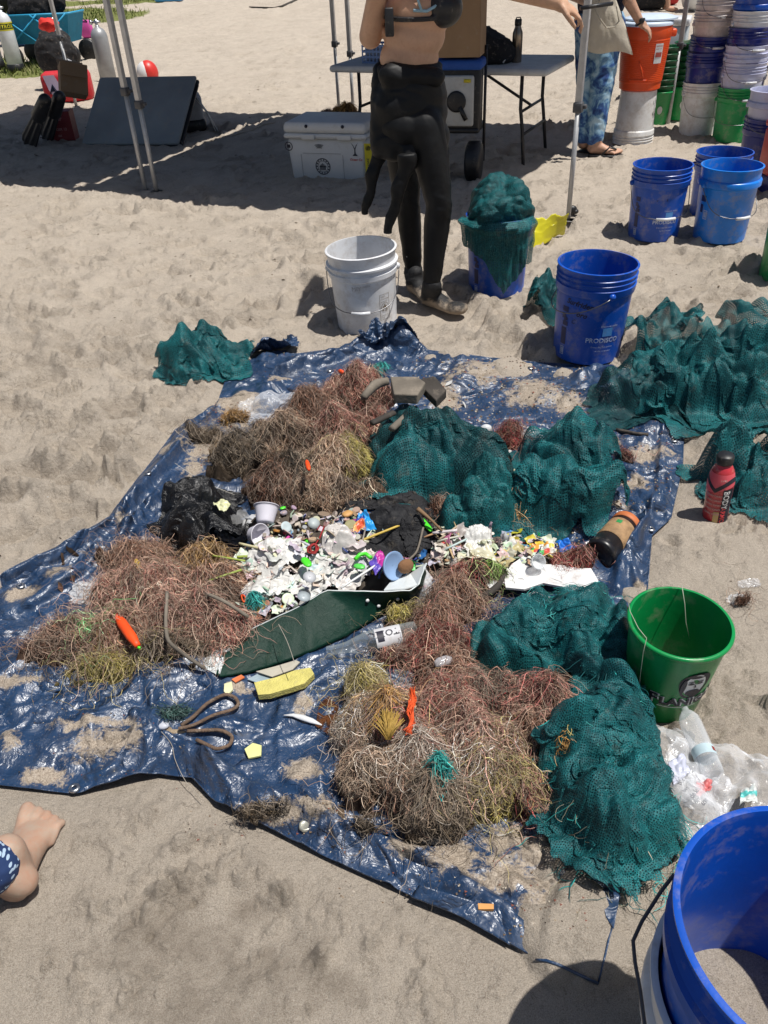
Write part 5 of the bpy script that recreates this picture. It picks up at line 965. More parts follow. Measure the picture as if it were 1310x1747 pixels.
# ---------------------------------------------------------------- cloth that crumples, height fields of heaps
def heapf(lobes, lump=.35, seed=0, fr=9.):
    """lobes: (x, y, rx, ry, rot, h); returns a function height(x, y) above z=0"""
    def f(x, y):
        x = np.asarray(x, float); y = np.asarray(y, float); z = np.zeros(np.broadcast(x, y).shape)
        nz = fbm(x*fr, y*fr, seed, 3)
        for (cx, cy, rx, ry, ro, h) in lobes:
            c, s = math.cos(ro), math.sin(ro); dx, dy = x-cx, y-cy; q = ((dx*c+dy*s)/rx)**2+((-dx*s+dy*c)/ry)**2
            q = q*(1+lump*nz); z = np.maximum(z, h*np.maximum(0, 1-np.clip(q*.86, 0, 1)**1.1)**.85*(1+lump*.5*nz))
        return z
    return f
class Samp:
    """height function sampled once on a grid, then read bilinearly"""
    def __init__(s, f, x0, x1, y0, y1, res=.006):
        s.x0, s.y0, s.res = x0, y0, res; s.nx = int((x1-x0)/res)+2; s.ny = int((y1-y0)/res)+2
        X, Y = np.meshgrid(x0+np.arange(s.nx)*res, y0+np.arange(s.ny)*res); s.H = f(X, Y)
    def __call__(s, x, y):
        fx = np.clip((np.asarray(x)-s.x0)/s.res, 0, s.nx-1.001); fy = np.clip((np.asarray(y)-s.y0)/s.res, 0, s.ny-1.001); j = fx.astype(int); i = fy.astype(int); a = fx-j; b = fy-i
        return s.H[i, j]*(1-a)*(1-b)+s.H[i, j+1]*a*(1-b)+s.H[i+1, j]*(1-a)*b+s.H[i+1, j+1]*a*b
def sampL(f, L, mg=.15, res=.006):
    return Samp(f, min(q[0]-max(q[2], q[3]) for q in L)-mg, max(q[0]+max(q[2], q[3]) for q in L)+mg, min(q[1]-max(q[2], q[3]) for q in L)-mg, max(q[1]+max(q[2], q[3]) for q in L)+mg, res)
def base_h(x, y):
    x = np.asarray(x, float); y = np.asarray(y, float)
    return np.maximum(np.maximum(gz(x, y), gbase(x, y)+.004), tarp_h(x, y))
def lob(u, v, rx, ry, h, ro=0., k=.5): p = P(u, v, h*k); return (float(p[0]), float(p[1]), rx, ry, ro, h)
def cloth(name, cx, cy, hx, hy, hf, m, n=84, ratio=1.5, steps=64, seed=0, rot=0., lift=.05, parent=None, pitch=None, shape=None, thick=.006, sub=1, gridn=None, z0=None, stiff=.14, origin=None):
    rs = np.random.RandomState(seed+100); ny = n; nx = max(20, int(n*hx/hy)) if hx < hy*1.9 else int(n*1.6)
    U, V = np.meshgrid(np.linspace(-1, 1, nx), np.linspace(-1, 1, ny))
    L0 = np.array([2*hx*ratio/(nx-1), 2*hy*ratio/(ny-1)]); du, dv = U*np.sqrt(1-V*V/2.3), V*np.sqrt(1-U*U/2.3)
    ang_ = np.arctan2(V, U); rr_ = 1+.22*fbm(np.cos(ang_)*1.3+seed, np.sin(ang_)*1.3, seed, 2)
    X = du*hx*rr_; Y = dv*hy*rr_
    X += fbm(U*2.2, V*2.2, seed+1, 3)*hx*.42*(ratio-1); Y += fbm(U*2.2+9, V*2.2, seed+2, 3)*hy*.42*(ratio-1)
    c, s = math.cos(rot), math.sin(rot); X, Y = cx+X*c-Y*s, cy+X*s+Y*c
    p = np.stack([X, Y, hf(X, Y)+.01+lift*(.5+fbm(U*4, V*4, seed+3, 4)+.5*fbm(U*11, V*11, seed+4, 2))], -1); q = p.copy(); off = .002+thick*vn(U*6, V*6, seed+9)
    def con(p, A, B, L, k, minonly=False):
        a = p[A]; b = p[B]; d = b-a; l = np.sqrt((d*d).sum(-1))+1e-9; f = (l-L)/l
        if minonly: f = np.minimum(f, 0)
        cc = (d*(f*.5*k)[..., None]); p[A] += cc; p[B] -= cc
    sl_ = slice
    sets = []
    for o_ in (0, 1):
        sets.append(((sl_(None), sl_(o_, nx-1, 2)), (sl_(None), sl_(o_+1, nx, 2)), L0[0], 1., False)); sets.append(((sl_(o_, ny-1, 2), sl_(None)), (sl_(o_+1, ny, 2), sl_(None)), L0[1], 1., False))
    def pair(A, B): 
        # equalise slice lengths
        return A, B
    Ld = math.hypot(*L0)
    for st in range(steps):
        v = (p-q)*.90; q = p.copy(); p = p+v; p[..., 2] -= .0012
        for it in range(3):
            for A, B, L, k, mo in sets:
                a = p[A]; b = p[B]; w_ = min(a.shape[1], b.shape[1]); h_ = min(a.shape[0], b.shape[0]); a = a[:h_, :w_]; b = b[:h_, :w_]; d = b-a; l = np.sqrt((d*d).sum(-1))+1e-9; cc = d*((l-L)/l*.5)[..., None]
                ra = (A[0], A[1]); pa = p[A]; pa[:h_, :w_] += cc; pb = p[B]; pb[:h_, :w_] -= cc
            a = p[:-1, :-1]; b = p[1:, 1:]; d = b-a; l = np.sqrt((d*d).sum(-1))+1e-9; cc = d*(np.minimum(l-Ld*.93, 0)/l*.15)[..., None]; p[:-1, :-1] += cc; p[1:, 1:] -= cc
            for s3 in (2, 4):   # bending: keep neighbours apart
                d = p[:, s3:]-p[:, :-s3]; l = np.sqrt((d*d).sum(-1))+1e-9; cc = d*(np.minimum(l-L0[0]*s3*.80, 0)/l*stiff*.5)[..., None]; p[:, :-s3] += cc; p[:, s3:] -= cc
                d = p[s3:]-p[:-s3]; l = np.sqrt((d*d).sum(-1))+1e-9; cc = d*(np.minimum(l-L0[1]*s3*.80, 0)/l*stiff*.5)[..., None]; p[:-s3] += cc; p[s3:] -= cc
            g = hf(p[..., 0], p[..., 1])+off; hit = p[..., 2] < g
            p[..., 2] = np.where(hit, g, p[..., 2])
        # friction
        fr = np.where(hit, .75, .12)[..., None]; p[..., :2] += (q[..., :2]-p[..., :2])*fr
    V3 = p.reshape(-1, 3); og = np.array([cx, cy, 0.]) if origin is None else np.array(origin)
    pt = pitch or (.0078 if cy > 1.75 else .0052); uv = np.stack([(U+1)*hx*ratio/pt, (V+1)*hy*ratio/pt], -1).reshape(-1, 2)
    o = mesh_obj(name, V3-og if parent is None else V3-np.array(parent.location), gridF(ny, nx), m, parent, uv=uv)
    if parent is None: o.location = og
    if sub: md = o.modifiers.new('s', 'SUBSURF'); md.levels = sub; md.render_levels = sub
    return o
def lump_mesh(name, hf, x0, x1, y0, y1, m, parent=None, res=.007, cf=None, sink=.004, rough=.006, seed=0, z0f=base_h):
    nx = int((x1-x0)/res); ny = int((y1-y0)/res); X, Y = np.meshgrid(np.linspace(x0, x1, nx), np.linspace(y0, y1, ny)); h = hf(X, Y)
    Zz = h + rough*fbm(X*60, Y*60, seed, 3)*(h > .005) - sink; keep = (h-base_h(X, Y) > .006)
    F = gridF(ny, nx); F = F[keep.ravel()[F].any(1)]
    used = np.unique(F); mp = np.full(nx*ny, -1); mp[used] = np.arange(len(used)); F = mp[F]; V = np.stack([X, Y, Zz], -1).reshape(-1, 3)[used]
    C = cf(V[:, 0], V[:, 1]) if cf else np.tile([.05, .04, .03], (len(V), 1))
    og = np.array([(x0+x1)/2, (y0+y1)/2, 0]) if parent is None else np.array(parent.location); o = mesh_obj(name, V-og, F, m, parent, col=C)
    if parent is None: o.location = og
    return o
def net_material(name, col=(.011, .165, .178), dark=(.004, .055, .066), lw=.50, gap=.38):
    t = NT(name); sx = t.n('ShaderNodeSeparateXYZ'); t.l(t.tc.outputs['UV'], sx.inputs[0]); n1 = t.noise(30, 3, co=t.co); n2 = t.noise(14, 3, co=t.co)
    def line(ax, nn, wob):
        f = t.math('FRACT', t.math('ADD', ax, t.math('MULTIPLY', nn, wob))); return t.math('ABSOLUTE', t.math('SUBTRACT', f, .5))
    lu = line(sx.outputs[0], n1, 1.3); lv = line(sx.outputs[1], n2, 1.3); mn = t.math('MINIMUM', lu, lv)
    hlf = t.math('ADD', lw/2, t.math('MULTIPLY', t.math('SUBTRACT', t.noise(22, 4, .7), .5), .35))
    ln = t.math('LESS_THAN', mn, hlf)
    a = t.math('ADD', t.math('MULTIPLY', ln, 1-gap), gap)
    big = t.ramp(t.noise(9, 4, .6), .3, .7); c = t.mix(big, dark, tuple(q*1.08 for q in col)); c = t.mix(t.ramp(t.noise(110, 4, .75), .40, .60), t.mix(.5, c, (.002, .022, .026)), c); c = t.mix(t.math('MULTIPLY', t.ramp(t.noise(170, 3, .7), .58, .68), .35), c, (.10, .40, .37)); c = t.mix(ln, (.002, .014, .016), c)  # the pale speckle paints thread glints into the net colour
    fu = t.ramp(t.noise(12, 5, .7), .60, .72); c = t.mix(t.math('MULTIPLY', fu, .45), c, (.13, .11, .085))
    t.set(col=c, rough=.58, alpha=a, spec=.3); t.bump(t.noise(120, 3, .7), .5, .004, t.bump(mn, .6, .002)); return t.m
net_m = net_material('net_teal'); net_dark = net_material('net_dark', (.010, .085, .095), (.006, .035, .04), .44, .45); net_dense = net_material('net_dense', (.012, .16, .172), (.005, .07, .075), .62, .5)
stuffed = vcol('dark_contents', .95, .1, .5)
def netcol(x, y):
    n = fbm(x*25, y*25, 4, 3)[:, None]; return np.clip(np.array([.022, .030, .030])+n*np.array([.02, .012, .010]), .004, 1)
def net_heap(label, lobes, sheets, seed=0, dark=False, group=None, lump=.9, contents=False, steps=60, n=64, A=.066, fq=5.6):
    L = [lob(*q) for q in lobes]; f0 = heapf(L, lump, seed, 8.); cx = np.mean([q[0] for q in L]); cy = np.mean([q[1] for q in L]); cr_, sr_ = math.cos(seed*1.3), math.sin(seed*1.3)
    root = empty('net_pile', (cx, cy, float(base_h(cx, cy))), 0, label, 'fishing net', group)
    def ff(x, y):
        b_ = base_h(x, y); h = f0(x, y); wx = fbm(x*4, y*4, seed+5, 2)*.12; wy = fbm(x*4+7, y*4, seed+6, 2)*.12; xr, yr = (x+wx)*cr_-(y+wy)*sr_, (x+wx)*sr_+(y+wy)*cr_
        fo = np.abs(fbm(xr*fq, yr*fq*1.9, seed+11, 2))**.7*1.6+.55*np.abs(fbm(xr*fq*2.3, yr*fq*2.7, seed+17, 2))**.7*1.6
        return b_+h*.72+A*(fo-.42)*sstep(.0, .06, h)
    hf = sampL(ff, L, .2)
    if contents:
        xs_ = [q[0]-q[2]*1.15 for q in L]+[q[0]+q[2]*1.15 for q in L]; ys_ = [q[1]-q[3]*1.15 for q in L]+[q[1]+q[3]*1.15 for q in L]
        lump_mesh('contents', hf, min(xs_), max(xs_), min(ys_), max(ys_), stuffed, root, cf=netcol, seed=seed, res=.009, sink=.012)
    for k, s_ in enumerate(sheets):
        (u, v, h, hx, hy, ratio, rot) = s_[:7]; p = P(u, v, h); m = s_[7] if len(s_) > 7 else (net_dark if dark else net_m)
        cloth('net', float(p[0]), float(p[1]), hx, hy, (lambda x, y, k=k: hf(x, y)+.005*k), m, n, ratio, steps, seed*7+k, rot, parent=root, lift=.05+.02*k)
    return root, hf
def fray(parent, hf, lobes, K, seed, col=((.02, .22, .21), (.06, .34, .32), (.01, .10, .11)), w=(.0004, .0009), name='frayed_threads', L=12, step=.006, lift=.012):
    return strands(name, [lob(*q) for q in lobes], hf, K, seed, lambda x, y, r: np.array(col)[r.randint(0, len(col), len(x))], w, parent, L, step, lift)
def strands(name, lobs, hf, K, seed, colf, w=(.0005, .0011), parent=None, L=12, step=.008, lift=.02, curl=.55, spread=1.0, keepin=None):
    r = np.random.RandomState(seed); A = np.array([q[2]*q[3] for q in lobs]); idx = r.choice(len(lobs), K, p=A/A.sum()); q = np.array(lobs)[idx]
    rad = np.sqrt(r.uniform(0, 1, K))*1.04*spread; an = r.uniform(0, 2*math.pi, K); lx, ly = rad*np.cos(an)*q[:, 2], rad*np.sin(an)*q[:, 3]; c, s = np.cos(q[:, 4]), np.sin(q[:, 4])
    x = q[:, 0]+lx*c-ly*s; y = q[:, 1]+lx*s+ly*c
    col = colf(x, y, r)*np.exp(r.normal(0, .38, (K, 1)))
    th = vn(x*17, y*17, seed)*6.28*2+r.normal(0, 2., K); kap = r.normal(0, curl, K); off = r.uniform(0, 1, K)**1.6*lift; zph = r.uniform(0, 6.28, K); zf = r.uniform(.2, 1.2, K)
    stp = step*r.uniform(.45, 1.4, K); pts = []; stray = r.uniform(0, 1, K)
    for k in range(L):
        z = hf(x, y)+.001+np.abs(off+.4*lift*np.sin(zph+zf*k))*np.clip(.2+k/3, 0, 1)*np.clip(.2+(L-1-k)/3., 0, 1)
        if pts: z = np.clip(z, pts[-1][:, 2]-.75*stp, pts[-1][:, 2]+1.2*stp)
        pts.append(np.stack([x, y, z], -1)); th = th+kap+r.normal(0, .3, K); kap = kap*.92+r.normal(0, .22, K)*curl; dx = np.cos(th)*stp; dy = np.sin(th)*stp
        if keepin is not None:
            out = (keepin(x+dx, y+dy) < .004) & (stray > .15); th = np.where(out, th+2.2, th); dx = np.where(out, dx*.4, dx); dy = np.where(out, dy*.4, dy)
        x = x+dx; y = y+dy
    p = np.stack(pts, 1); T = np.gradient(p, axis=1); T /= np.linalg.norm(T, axis=2, keepdims=True)+1e-9
    ref = r.normal(0, .6, (K, 1, 3))+np.array([0, -.4, .9]); N = np.cross(T, ref); N /= np.linalg.norm(N, axis=2, keepdims=True)+1e-9
    ww = r.uniform(w[0], w[1], K)[:, None, None]*np.ones((1, L, 1)); ww[:, -1] *= .3; ww[:, 0] *= .4
    V = np.stack([p-N*ww, p+N*ww], 2).reshape(-1, 3); b0 = np.arange(K)[:, None]*(2*L)+np.arange(L-1)[None]*2; F = np.stack([b0, b0+1, b0+3, b0+2], -1).reshape(-1, 4)
    C = np.repeat(col, 2*L, 0); og = np.array(parent.location) if parent is not None else p.reshape(-1, 3).mean(0)*[1, 1, 0]
    o = mesh_obj(name, V-og, F, vcol('strand', .6, .35, .0), parent, col=np.clip(C, 0, 1)); o['kind'] = 'stuff'
    if parent is None: o.location = og
    return o
BRN = ((.13, .055, .032), (.22, .11, .07), (.07, .030, .020), (.28, .17, .12), (.19, .095, .06)); PNK = ((.27, .10, .075), (.35, .18, .13), (.19, .05, .045), (.42, .29, .21), (.09, .05, .03)); TAN = ((.31, .22, .145), (.42, .32, .235), (.20, .12, .075), (.11, .06, .04), (.24, .15, .10)); MAR = ((.20, .025, .03), (.32, .05, .05), (.12, .022, .02), (.34, .13, .09), (.16, .09, .05)); OLV = ((.28, .23, .05), (.36, .30, .09), (.20, .17, .06)); WHI = ((.52, .47, .41), (.62, .57, .51), (.38, .30, .25), (.20, .12, .09)); GRN = ((.06, .42, .10), (.10, .50, .14), (.12, .28, .10)); DRK = ((.05, .035, .022), (.09, .065, .04), (.03, .022, .016), (.14, .11, .08)); OCH = ((.30, .16, .04), (.38, .22, .07), (.22, .11, .03)); ORG = ((.75, .07, .02), (.6, .05, .02))
def tangle(label, lobes, K, seed, cat='seaweed', group=None, lump=1.0, lines=.18, w=(.0003, .0007), lift=.026):
    """lobes: (u, v, rx, ry, h, rot, palette)"""
    L = [lob(*q[:6]) for q in lobes]; pal = [q[6] for q in lobes]; f0 = heapf(L, lump, seed, 13.); cx = np.mean([q[0] for q in L]); cy = np.mean([q[1] for q in L])
    root = empty('seaweed_clump' if cat == 'seaweed' else 'line_tangle', (cx, cy, float(base_h(cx, cy))), 0, label, cat, group)
    hs = sampL(f0, L, .12, .005); hb = sampL(base_h, L, .12, .012)
    def raw(x, y):
        h = f0(x, y); return h*.85+base_h(x, y)+sstep(0, .03, h)*(.016*fbm(x*34, y*34, seed, 3)+.062*(np.abs(fbm(x*12, y*12, seed+3, 3))**.7-.36))
    hf = sampL(raw, L, .12, .005)
    def colf(x, y, r):
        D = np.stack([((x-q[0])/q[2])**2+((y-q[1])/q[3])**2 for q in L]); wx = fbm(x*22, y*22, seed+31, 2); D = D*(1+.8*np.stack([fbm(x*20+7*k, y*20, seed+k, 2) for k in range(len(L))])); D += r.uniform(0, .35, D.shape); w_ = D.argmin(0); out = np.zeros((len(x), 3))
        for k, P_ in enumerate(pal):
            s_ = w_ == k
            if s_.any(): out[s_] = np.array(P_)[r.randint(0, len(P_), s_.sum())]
        cl = fbm(x*30, y*30, seed+50, 2)[:, None]; return out*np.clip(1+1.7*cl, .22, 1.8)  # clump noise paints the shade of dark gaps onto the strands
    xs_ = [q[0]-q[2]*1.2 for q in L]+[q[0]+q[2]*1.2 for q in L]; ys_ = [q[1]-q[3]*1.2 for q in L]+[q[1]+q[3]*1.2 for q in L]
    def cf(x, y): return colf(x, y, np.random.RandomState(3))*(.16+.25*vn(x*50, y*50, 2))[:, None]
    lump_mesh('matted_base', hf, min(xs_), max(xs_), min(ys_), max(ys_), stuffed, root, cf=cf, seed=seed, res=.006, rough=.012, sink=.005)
    strands('strands', L, hf, int(K*(1-lines)), seed, colf, w, root, 10, .0062, lift, .8, 1.04, keepin=hs)
    strands('long_strands', L, hf, int(K*lines), seed+1, lambda x, y, r: colf(x, y, r)*.7+np.array([.19, .155, .12])*.75, (.0003, .00055), root, 24, .0068, lift*1.5, .42, 1.08, keepin=hs if seed % 2 else None)
    return root, hf
# ---------------------------------------------------------------- the nets
L_ = [lob(468, 602, .09, .06, .05, 0)]; f_ = heapf(L_, .6, 5, 9.); cloth('flap', float(P(468, 600)[0]), float(P(468, 600)[1]), .11, .06, lambda x, y: base_h(x, y)+f_(x, y)+.05*np.abs(fbm(x*14, y*14, 3, 2)), tarpm, 50, 1.35, 50, 77, .4, parent=tarp_root, lift=.04)
L_ = [lob(665, 596, .10, .05, .05, -.1)]; f2_ = heapf(L_, .6, 6, 9.); cloth('flap', float(P(665, 594)[0]), float(P(665, 594)[1]), .14, .05, lambda x, y: base_h(x, y)+f2_(x, y)+.03*np.abs(fbm(x*14, y*14, 3, 2)), tarpm, 50, 1.25, 50, 78, -.1, parent=tarp_root, lift=.03)
dense = net_dense
net_heap('small loose heap of teal netting lying alone on the sand at the left', [(345, 600, .15, .13, .15, 0), (395, 612, .11, .10, .08, 0), (310, 612, .10, .09, .09, 0)], [(345, 592, .09, .20, .17, 1.5, .1), (350, 585, .12, .17, .14, 1.55, .7)], 1)
net_heap('small teal net bundle half hidden behind the handwritten blue bucket', [(940, 505, .10, .08, .20, 0), (932, 525, .08, .07, .12, 0)], [(938, 485, .14, .12, .10, 1.5, 0), (938, 505, .1, .11, .10, 1.6, 1)], 2, n=56)
r_, hN4 = net_heap('biggest heap of teal net bags, at the right edge above the pink bottle', [(1105, 650, .17, .14, .15, .2), (1190, 635, .20, .17, .20, 0), (1270, 560, .26, .20, .23, .1), (1120, 585, .14, .12, .11, 0), (1310, 640, .26, .18, .19, .1), (1225, 675, .14, .10, .10, 0), (1400, 600, .26, .2, .18, 0)],
  [(1110, 640, .13, .20, .17, 1.35, .3, net_dark), (1200, 600, .2, .27, .22, 1.5, .5), (1270, 560, .2, .30, .20, 1.5, .1), (1320, 620, .2, .28, .24, 1.5, .9), (1205, 650, .12, .18, .13, 1.55, -.5), (1130, 570, .1, .17, .13, 1.5, .2), (1310, 655, .12, .18, .12, 1.5, .4)], 3)
net_heap('teal net bag slumped upright behind the pink drink bottle', [(1245, 790, .10, .10, .13, 0), (1290, 820, .10, .09, .11, 0), (1335, 790, .10, .15, .13, 0)], [(1243, 775, .11, .11, .11, 1.45, .2), (1292, 800, .1, .13, .13, 1.5, 1.1), (1265, 785, .12, .12, .09, 1.6, .4)], 4)
net_heap('loose tall pile of teal netting on the tarp beside the cork-sleeved tumbler', [(975, 770, .15, .15, .15, 0), (950, 840, .14, .12, .12, 0), (1000, 850, .12, .11, .12, 0), (960, 720, .11, .1, .09, 0)], [(970, 745, .12, .18, .16, 1.5, .4), (940, 830, .11, .15, .16, 1.55, 0), (1000, 830, .1, .13, .13, 1.6, .8), (965, 795, .14, .16, .15, 1.5, -.4)], 5)
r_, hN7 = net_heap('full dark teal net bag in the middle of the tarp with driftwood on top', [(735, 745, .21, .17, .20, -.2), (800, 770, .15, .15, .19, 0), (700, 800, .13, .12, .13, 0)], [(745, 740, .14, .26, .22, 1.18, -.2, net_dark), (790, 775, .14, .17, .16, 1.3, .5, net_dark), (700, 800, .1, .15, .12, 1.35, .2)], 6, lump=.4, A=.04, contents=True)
net_heap('bright teal flap of netting hanging below the full dark net bag', [(810, 870, .11, .09, .11, 0), (835, 840, .08, .09, .12, 0)], [(812, 855, .10, .13, .11, 1.4, .2, dense), (830, 838, .12, .08, .09, 1.4, .9, dense)], 7, n=60)
r_, hN8 = net_heap('long trailing teal net from the white foam board down to the clear plastic bag', [(870, 1100, .11, .11, .09, 0), (970, 1060, .17, .08, .09, -.1), (1030, 1130, .10, .15, .11, 0), (1045, 1230, .09, .13, .11, 0), (1000, 1290, .11, .08, .11, 0), (1040, 1355, .12, .10, .11, 0), (1070, 1410, .10, .07, .09, .3)],
  [(865, 1095, .10, .10, .13, 1.08, .35, dense), (950, 1060, .10, .15, .10, 1.6, .2), (1025, 1095, .11, .12, .13, 1.6, .9), (1040, 1150, .10, .09, .13, 1.5, .2), (1045, 1190, .12, .10, .14, 1.55, 0), (1030, 1270, .12, .14, .11, 1.6, .3), (1010, 1330, .12, .12, .11, 1.6, -.2), (1055, 1375, .12, .13, .11, 1.6, .5), (1065, 1405, .09, .11, .08, 1.6, 1.)], 8, n=64, contents=True)
fray(r_, hN8, [(1070, 1420, .12, .09, .11, 0), (1010, 1310, .11, .08, .13, 0), (1040, 1220, .09, .1, .13, 0), (960, 1060, .14, .07, .1, 0)], 900, 81, L=14)
fray(r_, hN8, [(1060, 1440, .12, .08, .10, 0), (1000, 1430, .06, .04, .05, 0)], 200, 82, col=((.36, .32, .24), (.18, .17, .12)), w=(.0003, .0005), name='caught_line', L=16, step=.0045)
# net bag in the bucket
root = empty('net_bag', (bn.location.x, bn.location.y, bn.location.z), 0, 'teal mesh bag bulging out of the blue bucket in front of the yellow cloth', 'net bag')
bx, by, bz = root.location
def dome(name, m, sc, seed, fold, c0=(0, 0, .375), rx=.150, rz=.155, n=110, col=None):
    ph, th = np.meshgrid(np.linspace(0, 2*math.pi, n), np.linspace(.02, 1.75, n//2)); dx, dy, dz = np.sin(th)*np.sin(ph), -np.sin(th)*np.cos(ph), np.cos(th)
    r_ = 1+.16*fbm(dx*1.6+seed*0+3, dy*1.6+dz, 5, 2)+.10*np.exp(-((dx-.6)**2+(dz-.7)**2)*5)-.22*np.exp(-((dx-.12)**2+(dy+.4)**2*.3)*22)
    r_ += fold*(np.abs(fbm(dx*2.4, dy*2.4+dz*2, seed, 3))**.7-.3); r_ *= sc
    V = np.stack([c0[0]+dx*rx*r_, c0[1]+dy*rx*r_, c0[2]+dz*rz*r_], -1).reshape(-1, 3); return mesh_obj(name, V, gridF(n//2, n), m, root, uv=np.stack([ph*np.sin(th)*.15/.006, th*.15/.006], -1).reshape(-1, 2), col=None if col is None else np.tile(col, (len(V), 1)))
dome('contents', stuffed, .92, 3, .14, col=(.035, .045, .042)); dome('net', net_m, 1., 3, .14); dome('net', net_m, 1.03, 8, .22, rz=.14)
def drape(name, phis, zs, m, seed, r0=.168, amp=.012, z0=0.375, n=56):
    """netting hanging against the bucket wall; phis across the top, zs = hem height at each"""
    ph = np.interp(np.linspace(0, 1, n), np.linspace(0, 1, len(phis)), phis); hem = np.interp(np.linspace(0, 1, n), np.linspace(0, 1, len(zs)), zs); hem = hem+.012*fbm(np.linspace(0, 9, n), np.zeros(n), seed, 3); s_ = np.linspace(0, 1, n)
    A, S = np.meshgrid(ph, s_); Hm = np.meshgrid(hem, s_)[0]; Zs = z0+(Hm-z0)*S; fo = amp*(fbm(A*5, Zs*5, seed, 3)+.6*ridged(A*9+Zs*4, Zs*6, seed+3, 2)); Rr = r0+fo*(S**.4)+.006-.02*(1-S)**6+.018*np.exp(-((S-.15)/.12)**2)-.012*S
    V = np.stack([Rr*np.sin(A), -Rr*np.cos(A), Zs], -1).reshape(-1, 3); uv = np.stack([A*.16/.007, Zs/.007], -1).reshape(-1, 2)
    return mesh_obj(name, V, gridF(n, n), m, root, uv=uv)
f0 = facing(root)
drape('flap', [f0-1.15, f0-.2, f0+1.25], [.30, .20, .16], net_m, 3); drape('flap', [f0-.35, f0+.2, f0+.8], [.22, .05, .16], dense, 5, .180, .016)
drape('flap', [f0-1.2, f0-.3, f0+.45], [.27, .205, .23], dense, 9, .186, .014)
# small teal balls of net
for k, (u, v, h, r, lb) in enumerate(((645, 634, .03, .035, 'small teal scrap of net at the far edge of the seaweed heap'), (438, 1047, .05, .020, 'small teal ball of netting lying above the green board'), (750, 1362, .09, .014, 'tiny teal knot of string near the bottom of the line tangle'))):
    L = [lob(u, v, r, r, h, 0)]; hf_ = (lambda x, y, L=L, k=k: base_h(x, y)+heapf(L, .5, k)(x, y)+(.0 if k == 0 else .03 if k == 1 else .08)*(heapf(L, .5, k)(x, y) > .0)); o = strands('net_scrap', L, hf_, 420, 300+k, lambda x, y, r: np.array(((.02, .24, .22), (.05, .34, .30), (.01, .12, .12)))[r.randint(0, 3, len(x))], (.0005, .0009), None, 8, .0035 if k else .005, .012); del o['kind']; tag(o, lb, 'net scrap')
# ---------------------------------------------------------------- seaweed and line tangles
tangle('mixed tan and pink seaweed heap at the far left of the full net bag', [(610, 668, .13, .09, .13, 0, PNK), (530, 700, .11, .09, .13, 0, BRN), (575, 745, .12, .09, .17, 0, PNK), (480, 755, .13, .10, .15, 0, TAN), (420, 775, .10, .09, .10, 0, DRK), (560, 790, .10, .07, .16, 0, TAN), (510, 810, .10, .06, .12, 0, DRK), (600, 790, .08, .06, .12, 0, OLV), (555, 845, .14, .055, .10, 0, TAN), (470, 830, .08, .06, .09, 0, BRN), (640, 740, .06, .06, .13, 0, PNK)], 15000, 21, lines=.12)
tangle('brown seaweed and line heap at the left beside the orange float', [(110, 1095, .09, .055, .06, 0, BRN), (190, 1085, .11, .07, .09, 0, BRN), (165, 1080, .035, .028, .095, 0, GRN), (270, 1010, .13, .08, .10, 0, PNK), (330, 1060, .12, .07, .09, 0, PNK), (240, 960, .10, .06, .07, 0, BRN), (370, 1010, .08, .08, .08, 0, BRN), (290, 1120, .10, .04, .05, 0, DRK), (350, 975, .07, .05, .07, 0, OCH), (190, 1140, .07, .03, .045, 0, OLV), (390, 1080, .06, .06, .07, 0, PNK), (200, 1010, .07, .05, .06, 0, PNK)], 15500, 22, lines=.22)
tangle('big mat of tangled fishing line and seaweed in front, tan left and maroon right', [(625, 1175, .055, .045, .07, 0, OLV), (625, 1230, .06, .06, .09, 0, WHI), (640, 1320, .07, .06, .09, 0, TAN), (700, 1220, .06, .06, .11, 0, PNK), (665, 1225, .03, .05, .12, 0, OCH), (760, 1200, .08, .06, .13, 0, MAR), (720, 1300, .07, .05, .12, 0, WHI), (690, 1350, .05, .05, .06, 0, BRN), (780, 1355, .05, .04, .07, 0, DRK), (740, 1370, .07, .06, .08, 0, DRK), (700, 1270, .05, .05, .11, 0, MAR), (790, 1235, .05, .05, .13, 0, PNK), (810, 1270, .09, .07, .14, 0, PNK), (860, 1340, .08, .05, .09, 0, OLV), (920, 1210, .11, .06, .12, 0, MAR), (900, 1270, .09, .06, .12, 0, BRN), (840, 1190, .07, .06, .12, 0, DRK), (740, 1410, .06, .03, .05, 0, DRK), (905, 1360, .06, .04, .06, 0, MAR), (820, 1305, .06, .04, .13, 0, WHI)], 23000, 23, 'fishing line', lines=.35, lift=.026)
tangle('maroon brown seaweed strip running from the glass bottle to the curved driftwood', [(750, 1110, .08, .05, .07, 0, MAR), (740, 1060, .07, .05, .08, 0, BRN), (775, 1020, .07, .06, .09, 0, BRN), (800, 985, .06, .04, .07, 0, MAR), (780, 1150, .07, .04, .07, 0, BRN), (680, 1130, .05, .03, .04, 0, PNK), (845, 980, .035, .022, .07, 0, ((.16, .30, .05), (.22, .34, .08)))], 8000, 24, lines=.15)
G2 = None
